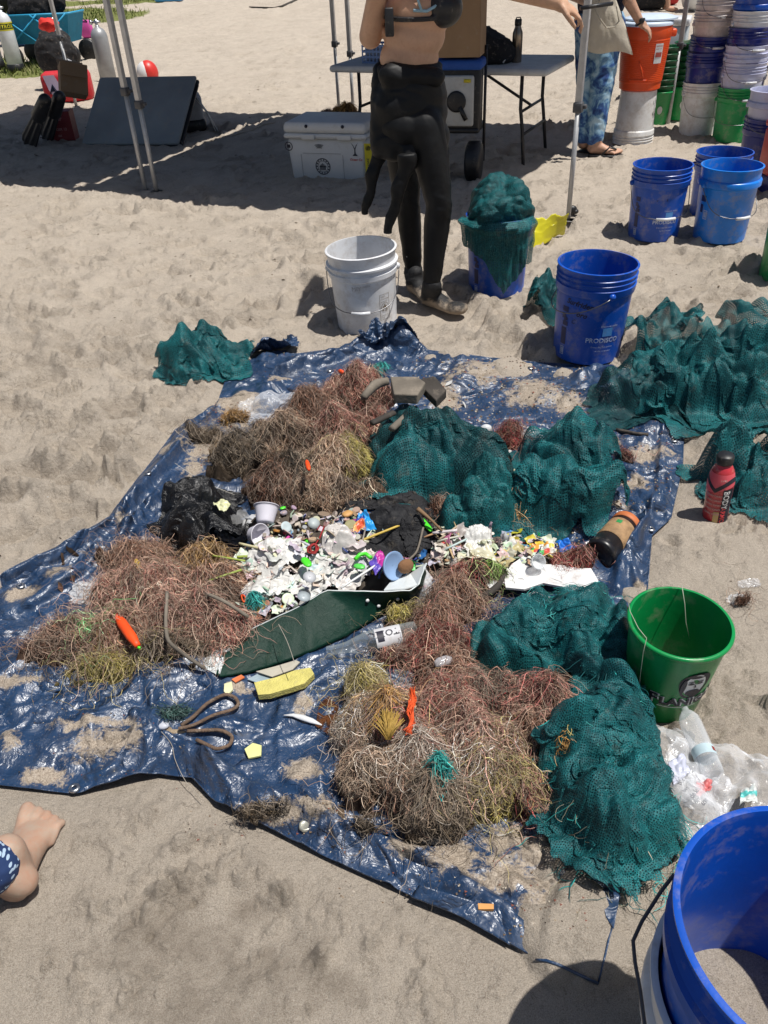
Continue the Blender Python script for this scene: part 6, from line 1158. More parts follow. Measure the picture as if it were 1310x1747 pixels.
for k, (u, v, rx, ry, h, pal, K, lb) in enumerate(((885, 855, .06, .075, .07, OCH, 1500, 'orange brown seaweed clump squeezed between the two teal nets'), (975, 962, .055, .04, .05, MAR, 1300, 'reddish brown seaweed clump lying on the white foam board by the tumbler'), (872, 742, .06, .05, .04, MAR, 900, 'reddish brown clump left of the clear tub on the tarp'), (398, 716, .045, .035, .035, OCH, 500, 'small ochre seaweed clump below the clear clamshell container'), (352, 745, .06, .03, .03, DRK, 600, 'dark dry weed clump at the far left fold of the tarp'), (378, 778, .045, .03, .03, OCH, 400, 'small ochre clump on the left rim of the seaweed heap'), (1065, 790, .03, .02, .012, MAR, 150, 'thin reddish weed wisp on the right part of the tarp'), (760, 868, .05, .03, .06, BRN, 500, 'brown twiggy wisp under the dark net bag'), (610, 1035, .04, .03, .03, OLV, 1, 'x'), (700, 1052, .06, .03, .05, OLV, 700, 'dull olive weed tuft behind the green board end'), (955, 1295, .03, .02, .14, OCH, 300, 'ochre seaweed sprig caught on the trailing net'), (625, 1430, .02, .015, .012, DRK, 200, 'tiny dark weed tuft near the tarp edge'), (1265, 1030, .02, .012, .008, BRN, 120, 'brown weed wisp on the sand beside the clear scrap'), (450, 1402, .05, .012, .010, DRK, 160, 'dark wisps of weed along the near tarp fold'), (290, 958, .05, .03, .05, OCH, 1, 'x'))):
    if lb == 'x': continue
    tangle(lb, [(u, v, rx, ry, h, 0, pal)], K, 40+k, lines=.1)
# loose long lines over the tarp
def loose(label, pts, h, r=.0007, col=(.42, .38, .32), m=None, name='fishing_line', cat='fishing line'):
    q = [PT(u, v, hh) for (u, v), hh in zip(pts, h if hasattr(h, '__len__') else [h]*len(pts))]; q = np.array(q); n = 8
    tt_ = np.linspace(0, len(q)-1, (len(q)-1)*n+1); i = np.clip(tt_.astype(int), 0, len(q)-2); f = (tt_-i)[:, None]; a0 = q[np.clip(i-1, 0, len(q)-1)]; a1 = q[i]; a2 = q[i+1]; a3 = q[np.clip(i+2, 0, len(q)-1)]
    c_ = .5*((2*a1)+(-a0+a2)*f+(2*a0-5*a1+4*a2-a3)*f*f+(-a0+3*a1-3*a2+a3)*f**3)
    b = MB(); og = c_[0]; b.tube(c_-og, r, 5, col=col); o = b.build(name, m or vcol(), None, usecol=True); o.location = tuple(og); tag(o, label, cat); return o
loose('long pale fishing line curving from the rope loop down onto the sand', [(275, 1248), (290, 1262), (300, 1300), (318, 1335), (345, 1365)], .006)
loose('thin pale line hanging from the big tangle across the near tarp', [(805, 1340), (803, 1385), (818, 1410), (850, 1425), (875, 1418)], .006, .0009, (.6, .6, .56))
loose('fine line strung over the front of the green board', [(475, 1065), (490, 1095), (502, 1130)], .09, .0008)
loose('fine line running from the upper left fold to the black bag', [(298, 790), (325, 808), (360, 825), (400, 845)], .02, .0008, (.6, .57, .5))
loose('looped clear line beside the pale bag on the left of the tarp', [(232, 945), (210, 955), (178, 960), (180, 985), (205, 1000)], .012, .0008)
loose('pale line spur hanging off the left end of the tangle', [(600, 1230), (575, 1262), (572, 1290), (592, 1300)], .012, .0008)
# ---------------------------------------------------------------- heap of sorted rubbish in the middle
TL = [lob(560, 960, .20, .13, .07, 0), lob(500, 910, .12, .10, .06, 0), lob(690, 920, .16, .10, .06, 0), lob(800, 945, .15, .09, .045, 0), lob(470, 1030, .11, .07, .04, 0), lob(650, 985, .10, .06, .06, 0), lob(900, 970, .12, .06, .03, 0)]
tf0 = heapf(TL, .35, 77, 10.); hT = sampL(lambda x, y: base_h(x, y)+tf0(x, y), TL, .25, .006)
def PH(u, v, dh=0.):
    h = 0.
    for k in range(5): p = P(u, v, h+dh); h = float(hT(p[0], p[1])) if abs(p[0]) < 1.2 and .8 < p[1] < 3 else float(base_h(p[0], p[1]))
    return np.array([p[0], p[1], h+dh])
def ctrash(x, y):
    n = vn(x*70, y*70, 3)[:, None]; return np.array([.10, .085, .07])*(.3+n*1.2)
xs_ = [q[0]-q[2] for q in TL]+[q[0]+q[2] for q in TL]; ys_ = [q[1]-q[3] for q in TL]+[q[1]+q[3] for q in TL]
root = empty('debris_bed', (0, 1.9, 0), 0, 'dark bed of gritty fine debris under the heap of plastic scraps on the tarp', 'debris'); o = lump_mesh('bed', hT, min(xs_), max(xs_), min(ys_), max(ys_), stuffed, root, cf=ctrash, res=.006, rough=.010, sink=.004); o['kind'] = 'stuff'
scrap_m = vcol('scrap_plastic', .42, .45, .12)
def frag(u, v, size, col, label, group, kind='scrap', dh=.004, name='plastic_scrap', cat='plastic scrap', pos=None, aspect=None):
    p = PH(u, v, dh) if pos is None else pos; b = MB(); k = kind; tl_ = (rnd.gauss(0, .5), rnd.gauss(0, .5), rnd.uniform(0, 6.28))
    if k == 'scrap':
        n = rnd.randint(5, 8); a0 = rnd.uniform(0, 6); asp = aspect or rnd.uniform(.35, 1.); pts = [(size*rnd.uniform(.6, 1.)*math.cos(a0+i*6.283/n), size*asp*rnd.uniform(.6, 1.)*math.sin(a0+i*6.283/n)) for i in range(n)]; cv = rnd.uniform(-9, 9); zz = lambda x, y: cv*x*x+rnd.uniform(-.001, .001)
        top = [(x, y, zz(x, y)+.0012) for x, y in pts]; bt = [(x, y, z-.0018) for x, y, z in top]; b.add(top+bt+[(0, 0, .0016), (0, 0, -.0006)], [(i, (i+1) % n, 2*n) for i in range(n)]+[(n+(i+1) % n, n+i, 2*n+1) for i in range(n)]+[(i, n+i, n+(i+1) % n, (i+1) % n) for i in range(n)], col)
    elif k == 'cap':
        r = size; b.lathe([(r*.9, 0), (r, .001), (r, r*.5), (r*.92, r*.62), (.0005, r*.62)], 14, col=col); b.lathe([(r*.85, .0), (r*.85, r*.5), (.0005, r*.5)], 12, col=tuple(c*.6 for c in col))
    elif k == 'disc':
        r = size; b.lathe([(.0005, .0), (r*.5, .0006), (r*.96, .0), (r, .002), (r*.9, .0028), (r*.5, .0022), (.0005, .002)], 20, col=col)
    elif k == 'straw': b.tube([(-size, 0, 0), (-size*.3, 0, rnd.uniform(-.002, .002)), (size, 0, 0)], .0028, 8, col=col)
    elif k == 'stick': b.tube([(-size, 0, 0), (0, rnd.uniform(-.004, .004), 0), (size, 0, 0)], [.0022, .0026, .0016], 6, col=col, flat=.6)
    elif k == 'fork':
        b.tube([(-size, 0, 0), (size*.2, 0, .002), (size*.5, 0, 0)], [.003, .0025, .005], 6, col=col, flat=.4)
        for q in (-1.5, -.5, .5, 1.5): b.tube([(size*.45, q*.0022, 0), (size, q*.003, .001)], .001, 4, col=col)
    elif k == 'ring':
        r = size; b.tube([(r*math.cos(q), r*math.sin(q), 0) for q in np.linspace(0, 6.283*.9, 16)], .0018, 6, col=col)
    elif k == 'crumple':
        n = 9; X, Y = np.meshgrid(np.linspace(-1, 1, n), np.linspace(-1, 1, n)); s0 = rnd.uniform(0, 99); z = size*.5*fbm(X*1.6+s0, Y*1.6, 3, 3); x2 = X*size*(1+.3*fbm(X+s0, Y, 5, 2)); y2 = Y*size*(aspect or .8)*(1+.3*fbm(X, Y+s0, 6, 2)); b.add(np.stack([x2, y2, z+size*.15], -1).reshape(-1, 3), gridF(n, n).tolist(), col)
    rot = tl_ if k not in ('straw', 'stick', 'fork') else (0, rnd.gauss(0, .15), rnd.uniform(0, 3.14))
    if group == 'crumbs':
        from mathutils import Euler
        R_ = np.array(Euler(rot).to_matrix()); V_ = np.vstack(b.V) @ R_.T + p; bits.add(V_, b.F, np.vstack(b.C)); return None
    o = b.build(name, scrap_m, None, smooth=(k not in ('scrap',)), usecol=True); o.location = tuple(p); o.rotation_euler = rot; tag(o, label, cat, group); return o
bits = MB()
LMK = [('blue wrapper', 620, 898), ('black cloth', 690, 918), ('red cord knot', 535, 935), ('ribbed white cup', 430, 912), ('green board', 520, 1035), ('white straw', 612, 985), ('lime hook', 620, 950), ('pink cup', 758, 925), ('white foam board', 940, 985), ('cork-sleeved tumbler', 1030, 930), ('bamboo sticks', 405, 962), ('clear film strip', 722, 985), ('curved driftwood', 835, 1010), ('tan seaweed heap', 520, 865), ('grey disc', 535, 893), ('printed wrapper', 925, 940), ('cream paper sheet', 812, 942), ('brown husk', 692, 966)]
def cname(c):
    r_, g_, b_ = c; m_ = max(c); n_ = min(c)
    if m_-n_ < .10: return 'white' if m_ > .52 else 'grey' if m_ > .2 else 'dark'
    if r_ > g_ >= b_: return 'cream' if (m_ > .5 and n_ > .3) else 'orange' if (r_ > .5 and b_ < .12) else 'yellow' if g_ > .42 and b_ < .2 else 'tan' if n_ > .1 else 'red'
    return 'red' if r_ == m_ and g_ < .15 and b_ < .15 else 'pink' if r_ == m_ else 'green' if g_ == m_ else 'blue'
KN = dict(scrap='plastic shard', cap='bottle cap', disc='round disc', straw='straw piece', stick='thin stick', fork='plastic fork', ring='plastic ring', crumple='crumpled film bit')
def autolabel(u, v, c, k, size):
    n_, lu, lv = min(LMK, key=lambda q: (q[1]-u)**2+((q[2]-v)*1.4)**2); dx, dy = u-lu, (v-lv)*1.4; d_ = ('right of' if dx > 0 else 'left of') if abs(dx) > abs(dy) else ('in front of' if dy > 0 else 'behind'); far = math.hypot(dx, dy)
    lb = '%s %s %s lying %s%s the %s' % ('large' if size > .018 else 'small' if size < .010 else 'medium', cname(c), KN[k], 'close ' if far < 22 else 'well ' if far > 55 else '', d_, n_)
    if lb in seen:
        o_ = sorted(LMK, key=lambda q: (q[1]-u)**2+((q[2]-v)*1.4)**2)
        for m2 in o_[1:6]:
            l2 = '%s %s %s lying between the %s and the %s' % (lb.split()[0], cname(c), KN[k], n_, m2[0])
            if l2 not in seen: lb = l2; break
    seen.add(lb); return lb
seen = set()
WHT = [(.62, .62, .60), (.55, .55, .52), (.68, .66, .62), (.48, .46, .42)]; BGE = [(.45, .36, .27), (.36, .27, .19), (.55, .48, .40), (.30, .22, .15), (.5, .42, .35)]; GRY = [(.36, .37, .36), (.27, .28, .27), (.42, .43, .42), (.56, .56, .55)]
COLR = [(.03, .50, .07), (.50, .05, .05), (.03, .18, .45), (.62, .50, .06), (.04, .40, .40), (.55, .20, .32), (.65, .25, .05), (.03, .05, .22), (.55, .05, .28), (.10, .38, .60)]
def inreg(poly):
    while True:
        u = rnd.uniform(min(p[0] for p in poly), max(p[0] for p in poly)); v = rnd.uniform(min(p[1] for p in poly), max(p[1] for p in poly))
        if pip(np.array([u]), np.array([v]), poly)[0]: return u, v
RG = [([(425, 925), (600, 915), (650, 945), (640, 995), (560, 1005), (430, 1012), (415, 960)], 95, WHT+[(.60, .58, .52)], [('scrap', .012, 5), ('crumple', .020, 6), ('fork', .04, 1), ('cap', .009, 1), ('straw', .035, 1)], .0, 'white broken plastic scraps in the middle of the heap behind the green board', 'white scraps behind the green board'),
      ([(440, 872), (620, 870), (660, 910), (600, 935), (450, 925)], 115, BGE+GRY+WHT[:2], [('scrap', .011, 6), ('cap', .010, 3), ('disc', .014, 1), ('stick', .03, 1), ('ring', .010, 1)], .07, 'beige and grey shell-like plastic bits at the back of the rubbish heap', 'beige and grey bits at the back of the heap'),
      ([(400, 1000), (560, 1000), (600, 1008), (480, 1045), (410, 1060)], 90, GRY+WHT+[(.45, .10, .08), (.5, .2, .15)], [('scrap', .010, 5), ('cap', .008, 1), ('straw', .025, 1), ('disc', .013, 1), ('crumple', .013, 2)], .10, 'small grey, red and clear bits along the upper edge of the green board', 'small bits along the green board edge'),
      ([(640, 950), (725, 945), (720, 1000), (620, 1003)], 42, GRY+COLR+WHT, [('scrap', .012, 4), ('straw', .03, 1), ('crumple', .012, 2), ('cap', .009, 1)], .45, 'brightly coloured plastic bits piled in the right end of the green board', 'coloured bits in the end of the green board'),
      ([(735, 900), (870, 915), (945, 935), (900, 965), (790, 985), (740, 975)], 120, [(.60, .56, .42), (.55, .55, .52), (.62, .60, .55), (.42, .40, .34), (.5, .36, .2)], [('scrap', .011, 5), ('crumple', .018, 5), ('straw', .03, 1), ('stick', .03, 1), ('cap', .008, 1)], .05, 'cream and white scraps between the black cloth and the white foam board', 'cream scraps right of the black cloth'),
      ([(870, 905), (950, 920), (980, 950), (900, 960), (850, 950)], 45, GRY+WHT+COLR[:4], [('scrap', .011, 4), ('crumple', .015, 3), ('cap', .008, 1)], .15, 'clear and bluish plastic scraps beside the blue wrapper', 'clear scraps beside the blue wrapper'),
      ([(700, 1010), (830, 960), (860, 980), (760, 1060)], 22, BGE, [('scrap', .008, 4), ('stick', .025, 2)], .1, 'brown flakes caught in the weed right of the green board', 'brown flakes right of the green board')]
ONEK = dict(scrap='plastic_shard', cap='bottle_cap', disc='plastic_disc', straw='drinking_straw', stick='thin_stick', fork='plastic_fork', ring='plastic_ring', crumple='crumpled_film')
jobs = []
for poly, n, cols, kinds, pc_, label, grp in RG:
    tot = sum(k[2] for k in kinds)
    for i in range(int(n*1.75)):
        u, v = inreg(poly); x = rnd.uniform(0, tot)
        for k in kinds:
            x -= k[2]
            if x <= 0: break
        c = rnd.choice(COLR) if rnd.random() < pc_ else rnd.choice(cols); c = tuple(min(1, q*rnd.uniform(.8, 1.2)) for q in c); jobs.append((k[1]*rnd.uniform(.55, 1.3), u, v, c, k[0], grp))
jobs.sort(key=lambda j: -j[0]*(1 if j[4] not in ('straw', 'stick', 'fork') else .45))
for i, (sz, u, v, c, k, grp) in enumerate(jobs):
    top_ = i < 290; frag(u, v, sz, c, autolabel(u, v, c, k, sz) if top_ else '', grp if top_ else 'crumbs', k, rnd.uniform(.006, .020) if top_ else rnd.uniform(.001, .014), name=ONEK[k], cat=KN[k])
o = bits.build('plastic_crumbs', scrap_m, None, False, True); tag(o, 'countless small plastic crumbs and shards filling the gaps of the rubbish heap', 'plastic crumbs', kind='stuff')
# gritty bits on the far part of the tarp
grit = MB(); gr_ = random.Random(9)
for (u0, u1, v0, v1, n, s0, s1) in ((700, 1000, 610, 720, 900, .0015, .006), (340, 460, 690, 800, 500, .0015, .005), (1040, 1150, 730, 880, 260, .0012, .004), (400, 1000, 880, 1040, 700, .0015, .005), (560, 960, 1300, 1540, 260, .001, .0035), (0, 330, 1150, 1340, 160, .001, .003), (450, 640, 595, 650, 200, .001, .004), (300, 620, 1380, 1440, 60, .001, .004), (850, 1000, 1540, 1600, 60, .001, .004)):
    for i in range(n):
        u, v = gr_.uniform(u0, u1), gr_.uniform(v0, v1); p = P(u, v); z = float(hT(p[0], p[1])) if n > 600 and v0 == 880 else None
        p = P(u, v, 0.01); i_, j_ = 0, 0; s_ = gr_.uniform(s0, s1); c = gr_.choice([(.05, .04, .03), (.16, .11, .07), (.30, .24, .17), (.45, .40, .33), (.10, .07, .05), (.2, .07, .05)])
        grit.add(np.array([(s_, 0, 0), (-s_*.6, s_*.8, 0), (-s_*.5, -s_*.7, 0), (0, 0, s_*.8)])+np.array([p[0], p[1], -1.]), [(0, 1, 3), (1, 2, 3), (2, 0, 3)], c)
V = np.vstack(grit.V); kd = (tx.ravel(), ty.ravel()); cen = V.reshape(-1, 4, 3)[:, 3, :2]
gridx = np.linspace(tx.min(), tx.max(), 300); gridy = np.linspace(ty.min(), ty.max(), 300); acc = np.full((300, 300), -9.); ii = np.clip(((ty-gridy[0])/(gridy[1]-gridy[0])).astype(int), 0, 299); jj = np.clip(((tx-gridx[0])/(gridx[1]-gridx[0])).astype(int), 0, 299); np.maximum.at(acc, (ii, jj), TZ)
ci = np.clip(((cen[:, 1]-gridy[0])/(gridy[1]-gridy[0])).astype(int), 0, 299); cj = np.clip(((cen[:, 0]-gridx[0])/(gridx[1]-gridx[0])).astype(int), 0, 299); zz = np.maximum(acc[ci, cj], gz(cen[:, 0], cen[:, 1])); hh = hT(cen[:, 0], cen[:, 1]); inT = (cen[:, 0] > hT.x0) & (cen[:, 0] < hT.x0+hT.nx*hT.res) & (cen[:, 1] > hT.y0) & (cen[:, 1] < hT.y0+hT.ny*hT.res); zz = np.where(inT, np.maximum(zz, hh), zz)
V = V.reshape(-1, 4, 3); V[..., 2] += 1.+zz[:, None]-.0005; grit.V = [V.reshape(-1, 3)]; o = grit.build('grit', vcol('grit_mat', .9, .2, .1), None, usecol=True); tag(o, 'shell grit, pebbles and seaweed crumbs sprinkled over the blue tarp', 'grit', kind='stuff')
# --- green board
gb_t = [(342, 1122), (390, 1095), (440, 1068), (488, 1046), (520, 1030), (545, 1014), (560, 1007), (600, 1009), (660, 1010), (700, 1008), (716, 996), (724, 966)]
gb_b = [(352, 1142), (378, 1156), (420, 1151), (480, 1133), (540, 1110), (590, 1087), (630, 1063), (670, 1040), (700, 1022), (712, 1014), (722, 1000), (726, 984)]
th_ = [.035, .05, .065, .075, .085, .095, .10, .10, .095, .09, .095, .115]; N1 = 88; nR = 12
tt_ = np.linspace(0, len(gb_t)-1, N1); gi = np.arange(len(gb_t)); tpx = np.stack([np.interp(tt_, gi, [q[k] for q in gb_t]) for k in (0, 1)], -1); bpx = np.stack([np.interp(tt_, gi, [q[k] for q in gb_b]) for k in (0, 1)], -1); hh_ = np.interp(tt_, gi, th_)
Vt = np.array([P(u, v, h) for (u, v), h in zip(tpx, hh_)]); Vb = np.array([P(u, v, .014) for u, v in bpx]); hb2 = np.maximum(.014, tarp_h(Vb[:, 0], Vb[:, 1])+.003); Vb = np.array([P(u, v, h) for (u, v), h in zip(bpx, hb2)]); hh_ = hh_+.004; gbr = empty('green_board', (float(Vb[40][0]), float(Vb[40][1]), 0), 0, 'curved dark green board with a white inner face, propped up holding back the rubbish', 'board'); go = np.array(gbr.location)
rows = []
for i in range(nR):
    s_ = i/(nR-1); q = Vb*(1-s_)+Vt*s_; nrm = np.array([.45, -1., 0]); q = q+nrm*(.007*math.sin(math.pi*s_)); q[:, 2] += .002*fbm(q[:, 0]*30, q[:, 1]*30, 5, 2); rows.append(q)
A = np.stack(rows); nn = np.array([-.35, .80, .1])*.004; Vv = np.vstack([(A-go).reshape(-1, 3), (A-go+nn).reshape(-1, 3)]); n0 = nR*N1; pe = np.r_[np.arange(N1), np.arange(1, nR)*N1+N1-1, (nR-1)*N1+np.arange(N1-2, -1, -1), np.arange(nR-2, 0, -1)*N1]
F1 = gridF(nR, N1); F2 = F1[:, ::-1]+n0; F3 = np.stack([pe, pe+n0, np.roll(pe, -1)+n0, np.roll(pe, -1)], 1)
gmt = NT('green_board_mat'); n_ = gmt.noise(24, 8, .75); gmt.set(col=gmt.mix(gmt.math('MULTIPLY', gmt.ramp(n_, .54, .74), .22), gmt.mix(gmt.ramp(gmt.noise(6, 3), .3, .7), (.002, .022, .014), (.003, .038, .024)), (.13, .115, .08)), rough=.5, spec=.25); gmt.bump(n_, .6, .006)
gwh = simple('board_white', (.66, .70, .70), .4, .35, scale=14)
me = mesh_obj('panel', Vv, np.vstack([F1, F2, F3]), gmt.m, gbr); me.data.materials.append(gwh); mi = np.zeros(len(me.data.polygons), np.int32); mi[len(F1):] = 1; me.data.polygons.foreach_set('material_index', mi)
for (u, v) in ((361, 1130), (372, 1108), (382, 1104), (388, 1102), (597, 1018), (598, 1027), (649, 1018), (648, 1030)):
    b = MB(); b.lathe([(.0005, .003), (.004, .0025), (.0048, 0)], 12); o = b.build('rivet', whitem, gbr); i = int(np.argmin(np.abs(tpx[:, 0]-u))); s_ = np.clip((v-tpx[i, 1])/(bpx[i, 1]-tpx[i, 1]), 0, 1); r_ = int((1-s_)*(nR-1)); o.location = tuple(A[r_, i]-go+np.array([.001, -.003, 0])); o.rotation_euler = (math.pi/2*.8, 0, .4)
b = MB(); Vw = []
for (u, v, h) in ((655, 1006, .095), (690, 1004, .095), (712, 998, .095), (727, 960, .12), (700, 978, .075), (668, 990, .07)): Vw.append(P(u, v, h)-go)
b.add(Vw, [(0, 1, 5), (1, 2, 4, 5), (2, 3, 4)]); o = b.build('upturned_end', simple('foam_white', (.66, .70, .70), .5, .15), gbr, smooth=False); md = o.modifiers.new('s', 'SOLIDIFY'); md.thickness = .003
def flat_item(name, px, h, m, label, cat, group=None, thick=.004, lift=.003, seed=0, amp=.003, on=PH, smooth=False, col=None):
    """flat crumpled piece with an outline through px, lying on what is below"""
    pts = [on(u, v, lift+(hh if hasattr(h, '__len__') else 0)) for (u, v), hh in zip(px, h if hasattr(h, '__len__') else [0]*len(px))]; pts = np.array(pts)
    if not hasattr(h, '__len__'): pts[:, 2] = pts[:, 2]*.35+pts[:, 2].max()*.65+h
    c = pts.mean(0); n = len(pts); rings = [pts*(s_)+c*(1-s_) for s_ in (1., .66, .33)]; V = np.vstack(rings+[c[None]])-c; V[:, 2] += amp*fbm(V[:, 0]*30+seed, V[:, 1]*30, seed, 3)
    F = []
    for k in range(2): F += [(k*n+i, k*n+(i+1) % n, (k+1)*n+(i+1) % n, (k+1)*n+i) for i in range(n)]
    F += [(2*n+i, 2*n+(i+1) % n, 3*n) for i in range(n)]; m0 = 3*n+1; V2 = V-[0, 0, thick]; F += [tuple(j+m0 for j in f[::-1]) for f in F]; F += [(i, m0+i, m0+(i+1) % n, (i+1) % n) for i in range(n)]
    o = mesh_obj(name, np.vstack([V, V2]), F, m, None, smooth); o.location = tuple(c); tag(o, label, cat, group); return o
foam = simple('foam_board', (.72, .72, .71), .6, .42, .05, 11, dcol=(.20, .12, .09)); 
flat_item('foam_board', [(872, 972), (893, 956), (925, 958), (955, 968), (985, 985), (1006, 984), (1019, 1004), (1000, 1027), (968, 1018), (925, 1010), (893, 1020), (862, 1018), (858, 1000)], .012, foam, 'large torn white foam board with reddish specks, right of the rubbish heap', 'foam board', thick=.006, amp=.008)
flat_item('foam_piece', [(822, 1002), (858, 975), (880, 985), (868, 1005), (835, 1018)], .012, foam, 'smaller dirty white foam piece touching the left end of the large foam board', 'foam piece', thick=.005)
# driftwood
def stick(name, pts, r, m, label, cat='driftwood', n=8, on=PH, flat=1., hs=None, group=None):
    q = np.array([on(u, v, (r if not hasattr(r, '__len__') else r[0])+(hs[k] if hs else 0)) for k, (u, v) in enumerate(pts)]); tt2 = np.linspace(0, len(q)-1, (len(q)-1)*5+1); qs = np.stack([np.interp(tt2, np.arange(len(q)), q[:, k]) for k in range(3)], -1)
    if len(q) > 2:
        for k in range(3): qs[1:-1] = (qs[:-2]+qs[1:-1]*2+qs[2:])/4
    rr2 = np.interp(tt2, np.arange(len(q)), r) if hasattr(r, '__len__') else r; og_ = qs[0].copy(); b = MB(); b.tube(qs-og_, rr2, n, flat=flat); o = b.build(name, m, None); o.location = tuple(og_); tag(o, label, cat, group); return o
wood = simple('driftwood_grey', (.17, .145, .115), .85, .2, .35, 9, bump=.8); woodd = simple('driftwood_dark', (.05, .042, .035), .85, .2, .4, 9, bump=.8); barkw = simple('twig_brown', (.20, .12, .06), .8, .1, .3)
straww = simple('straw_yellow', (.55, .38, .06), .5, .1); bamboo = simple('bamboo_green', (.34, .42, .08), .5, .15, .2)
stick('driftwood', [(808, 1024), (835, 1012), (850, 1000), (862, 978)], [.005, .010, .009, .004], woodd, 'curved dark driftwood stick crossing left of the white foam board', hs=[.02, .03, .03, .03])
stick('driftwood', [(807, 1045), (810, 1000)], [.003, .004], woodd, 'thin dark upright twig in the weed right of the green board', hs=[.03, .05])
PN = lambda u, v, dh=0.: (lambda p: p)(PH(u, v, dh)) if False else np.array(P(u, v, .17+dh))
def block(px, h0, m, label, th=.03, cat='driftwood'):
    pts = np.array([P(u, v, h) for (u, v), h in zip(px, h0)]); c = pts.mean(0); V = np.vstack([pts-c+[0, 0, th/2], pts-c-[0, 0, th/2]]); n = len(pts); F = [tuple(range(n)), tuple(range(2*n-1, n-1, -1))]+[(i, i+n, (i+1) % n+n, (i+1) % n) for i in range(n)]
    o = mesh_obj('driftwood', V, F, m, None, False); o.location = tuple(c); md = o.modifiers.new('b', 'BEVEL'); md.width = .004; md.segments = 2; md2 = o.modifiers.new('s', 'SUBSURF'); md2.subdivision_type = 'SIMPLE'; md2.levels = 2; md2.render_levels = 2; tag(o, label, cat); return o
block([(666, 650), (712, 650), (726, 660), (712, 682), (672, 680)], [.20, .20, .20, .19, .19], wood, 'flat grey weathered driftwood block on top of the full net bag', .035)
block([(718, 652), (742, 648), (762, 672), (744, 690), (722, 668)], [.19, .20, .17, .16, .18], woodd, 'dark bent driftwood block right of the flat grey one on the net', .03)
stick('driftwood', [(634, 722), (656, 712), (672, 704)], .012, woodd, 'dark driftwood stick at the left shoulder of the full net bag', on=lambda u, v, dh=0: P(u, v, .17), flat=.7)
stick('driftwood', [(668, 732), (684, 718), (697, 706)], .012, wood, 'grey cut driftwood stick lying on the full net bag', on=lambda u, v, dh=0: P(u, v, .185), flat=.8)
stick('driftwood', [(620, 678), (640, 655), (662, 650)], [.012, .018, .014], wood, 'pale driftwood lump at the right end of the pink seaweed', on=lambda u, v, dh=0: P(u, v, .15))
stick('driftwood', [(1052, 733), (1085, 740), (1105, 747)], .006, woodd, 'dark flat stick lying on the right part of the tarp', on=PT)
stick('bamboo_stick', [(363, 948), (418, 957)], .0028, bamboo, 'upper green bamboo stick poking left out of the white scraps', 'stick', on=lambda u, v, dh=0: P(u, v, .10)); stick('bamboo_stick', [(357, 990), (412, 972)], .003, bamboo, 'lower yellow green bamboo stick poking left out of the heap', 'stick', on=lambda u, v, dh=0: P(u, v, .09)); stick('bamboo_stick', [(408, 927), (450, 937)], .0035, simple('reed_cream', (.55, .50, .30), .6), 'pale cream reed beside the white cups at the left of the heap', 'stick', on=lambda u, v, dh=0: P(u, v, .09)); stick('bamboo_stick', [(404, 950), (422, 949)], .0035, bamboo, 'short fat green bamboo stub left of the white scraps', 'stick', on=lambda u, v, dh=0: P(u, v, .10))
stick('drinking_straw', [(612, 924), (690, 893)], .0034, straww, 'long mustard yellow straw lying across the black cloth', 'straw', on=lambda u, v, dh=0: P(u, v, .105)); stick('drinking_straw', [(738, 910), (780, 906)], .004, simple('straw_white', (.66, .60, .60), .4), 'pale pinkish straw right of the black cloth', 'straw', hs=[.03, .03]); stick('drinking_straw', [(582, 1003), (640, 965)], .0030, simple('straw_white2', (.72, .72, .70), .4), 'white straw leaning on the inside of the green board', 'straw', on=lambda u, v, dh=0: P(u, v, .105)); stick('twig', [(712, 868), (735, 888), (754, 906)], [.007, .004, .003], barkw, 'tan brown twig above the bright green peg', 'stick', hs=[.05, .04, .03])
stick('twig', [(722, 900), (712, 940), (697, 955)], .003, wood, 'grey twig at the lower right of the black cloth', 'stick', hs=[.04, .03, .03])
for (pts, hs) in (([(345, 1010), (385, 1030), (425, 1058)], [.08, .09, .07]), ([(285, 1010), (282, 1060), (285, 1095), (320, 1130), (350, 1142)], [.10, .09, .08, .03, .01])):
    stick('twig', pts, [.0045]*len(pts), wood, 'grey brown root running %s' % ('straight to the green board from the upper left' if len(pts) == 3 else 'down through the left weed heap to the board tip'), 'stick', hs=hs)
# pegs and bright pieces
lime = simple('lime_plastic', (.08, .72, .03), .4); 
def pill(name, a, b_, h, r, m, label, cat='plastic piece', flat=.5):
    p0, p1 = P(a[0], a[1], h), P(b_[0], b_[1], h); c = (p0+p1)/2; b = MB(); n = 12; tt3 = np.linspace(0, 1, n); b.tube([(p0-c)*(1-q)+(p1-c)*q for q in tt3], [r*(.55+.45*min(1, 4*q, 4*(1-q))) for q in tt3], 10, flat=flat); o = b.build(name, m, None); o.location = tuple(c); tag(o, label, cat); return o
pill('clothes_peg', (583, 925), (588, 903), .10, .0085, lime, 'upright lime green plastic peg left of the blue wrapper'); pill('clothes_peg', (717, 883), (736, 906), .085, .008, lime, 'slanting lime green plastic peg right of the black cloth')
pill('green_scrap', (517, 952), (528, 966), .105, .011, lime, 'lime green scrap among the white plastic in the middle of the heap'); pill('green_scrap', (520, 920), (528, 925), .10, .006, lime, 'small lime green clip just above the red cord knot'); pill('green_scrap', (604, 965), (622, 968), .10, .010, simple('mint_plastic', (.10, .60, .08), .4), 'rounded mint green scrap near the black cloth')
b = MB(); q = [P(u, v, .105) for u, v in ((606, 954), (614, 946), (624, 945), (633, 952))]; b.tube(q-q[0], .0055, 8); o = b.build('hook', lime, None); o.location = tuple(q[0]); tag(o, 'curved lime green hook lying left of the blue lid', 'hook')
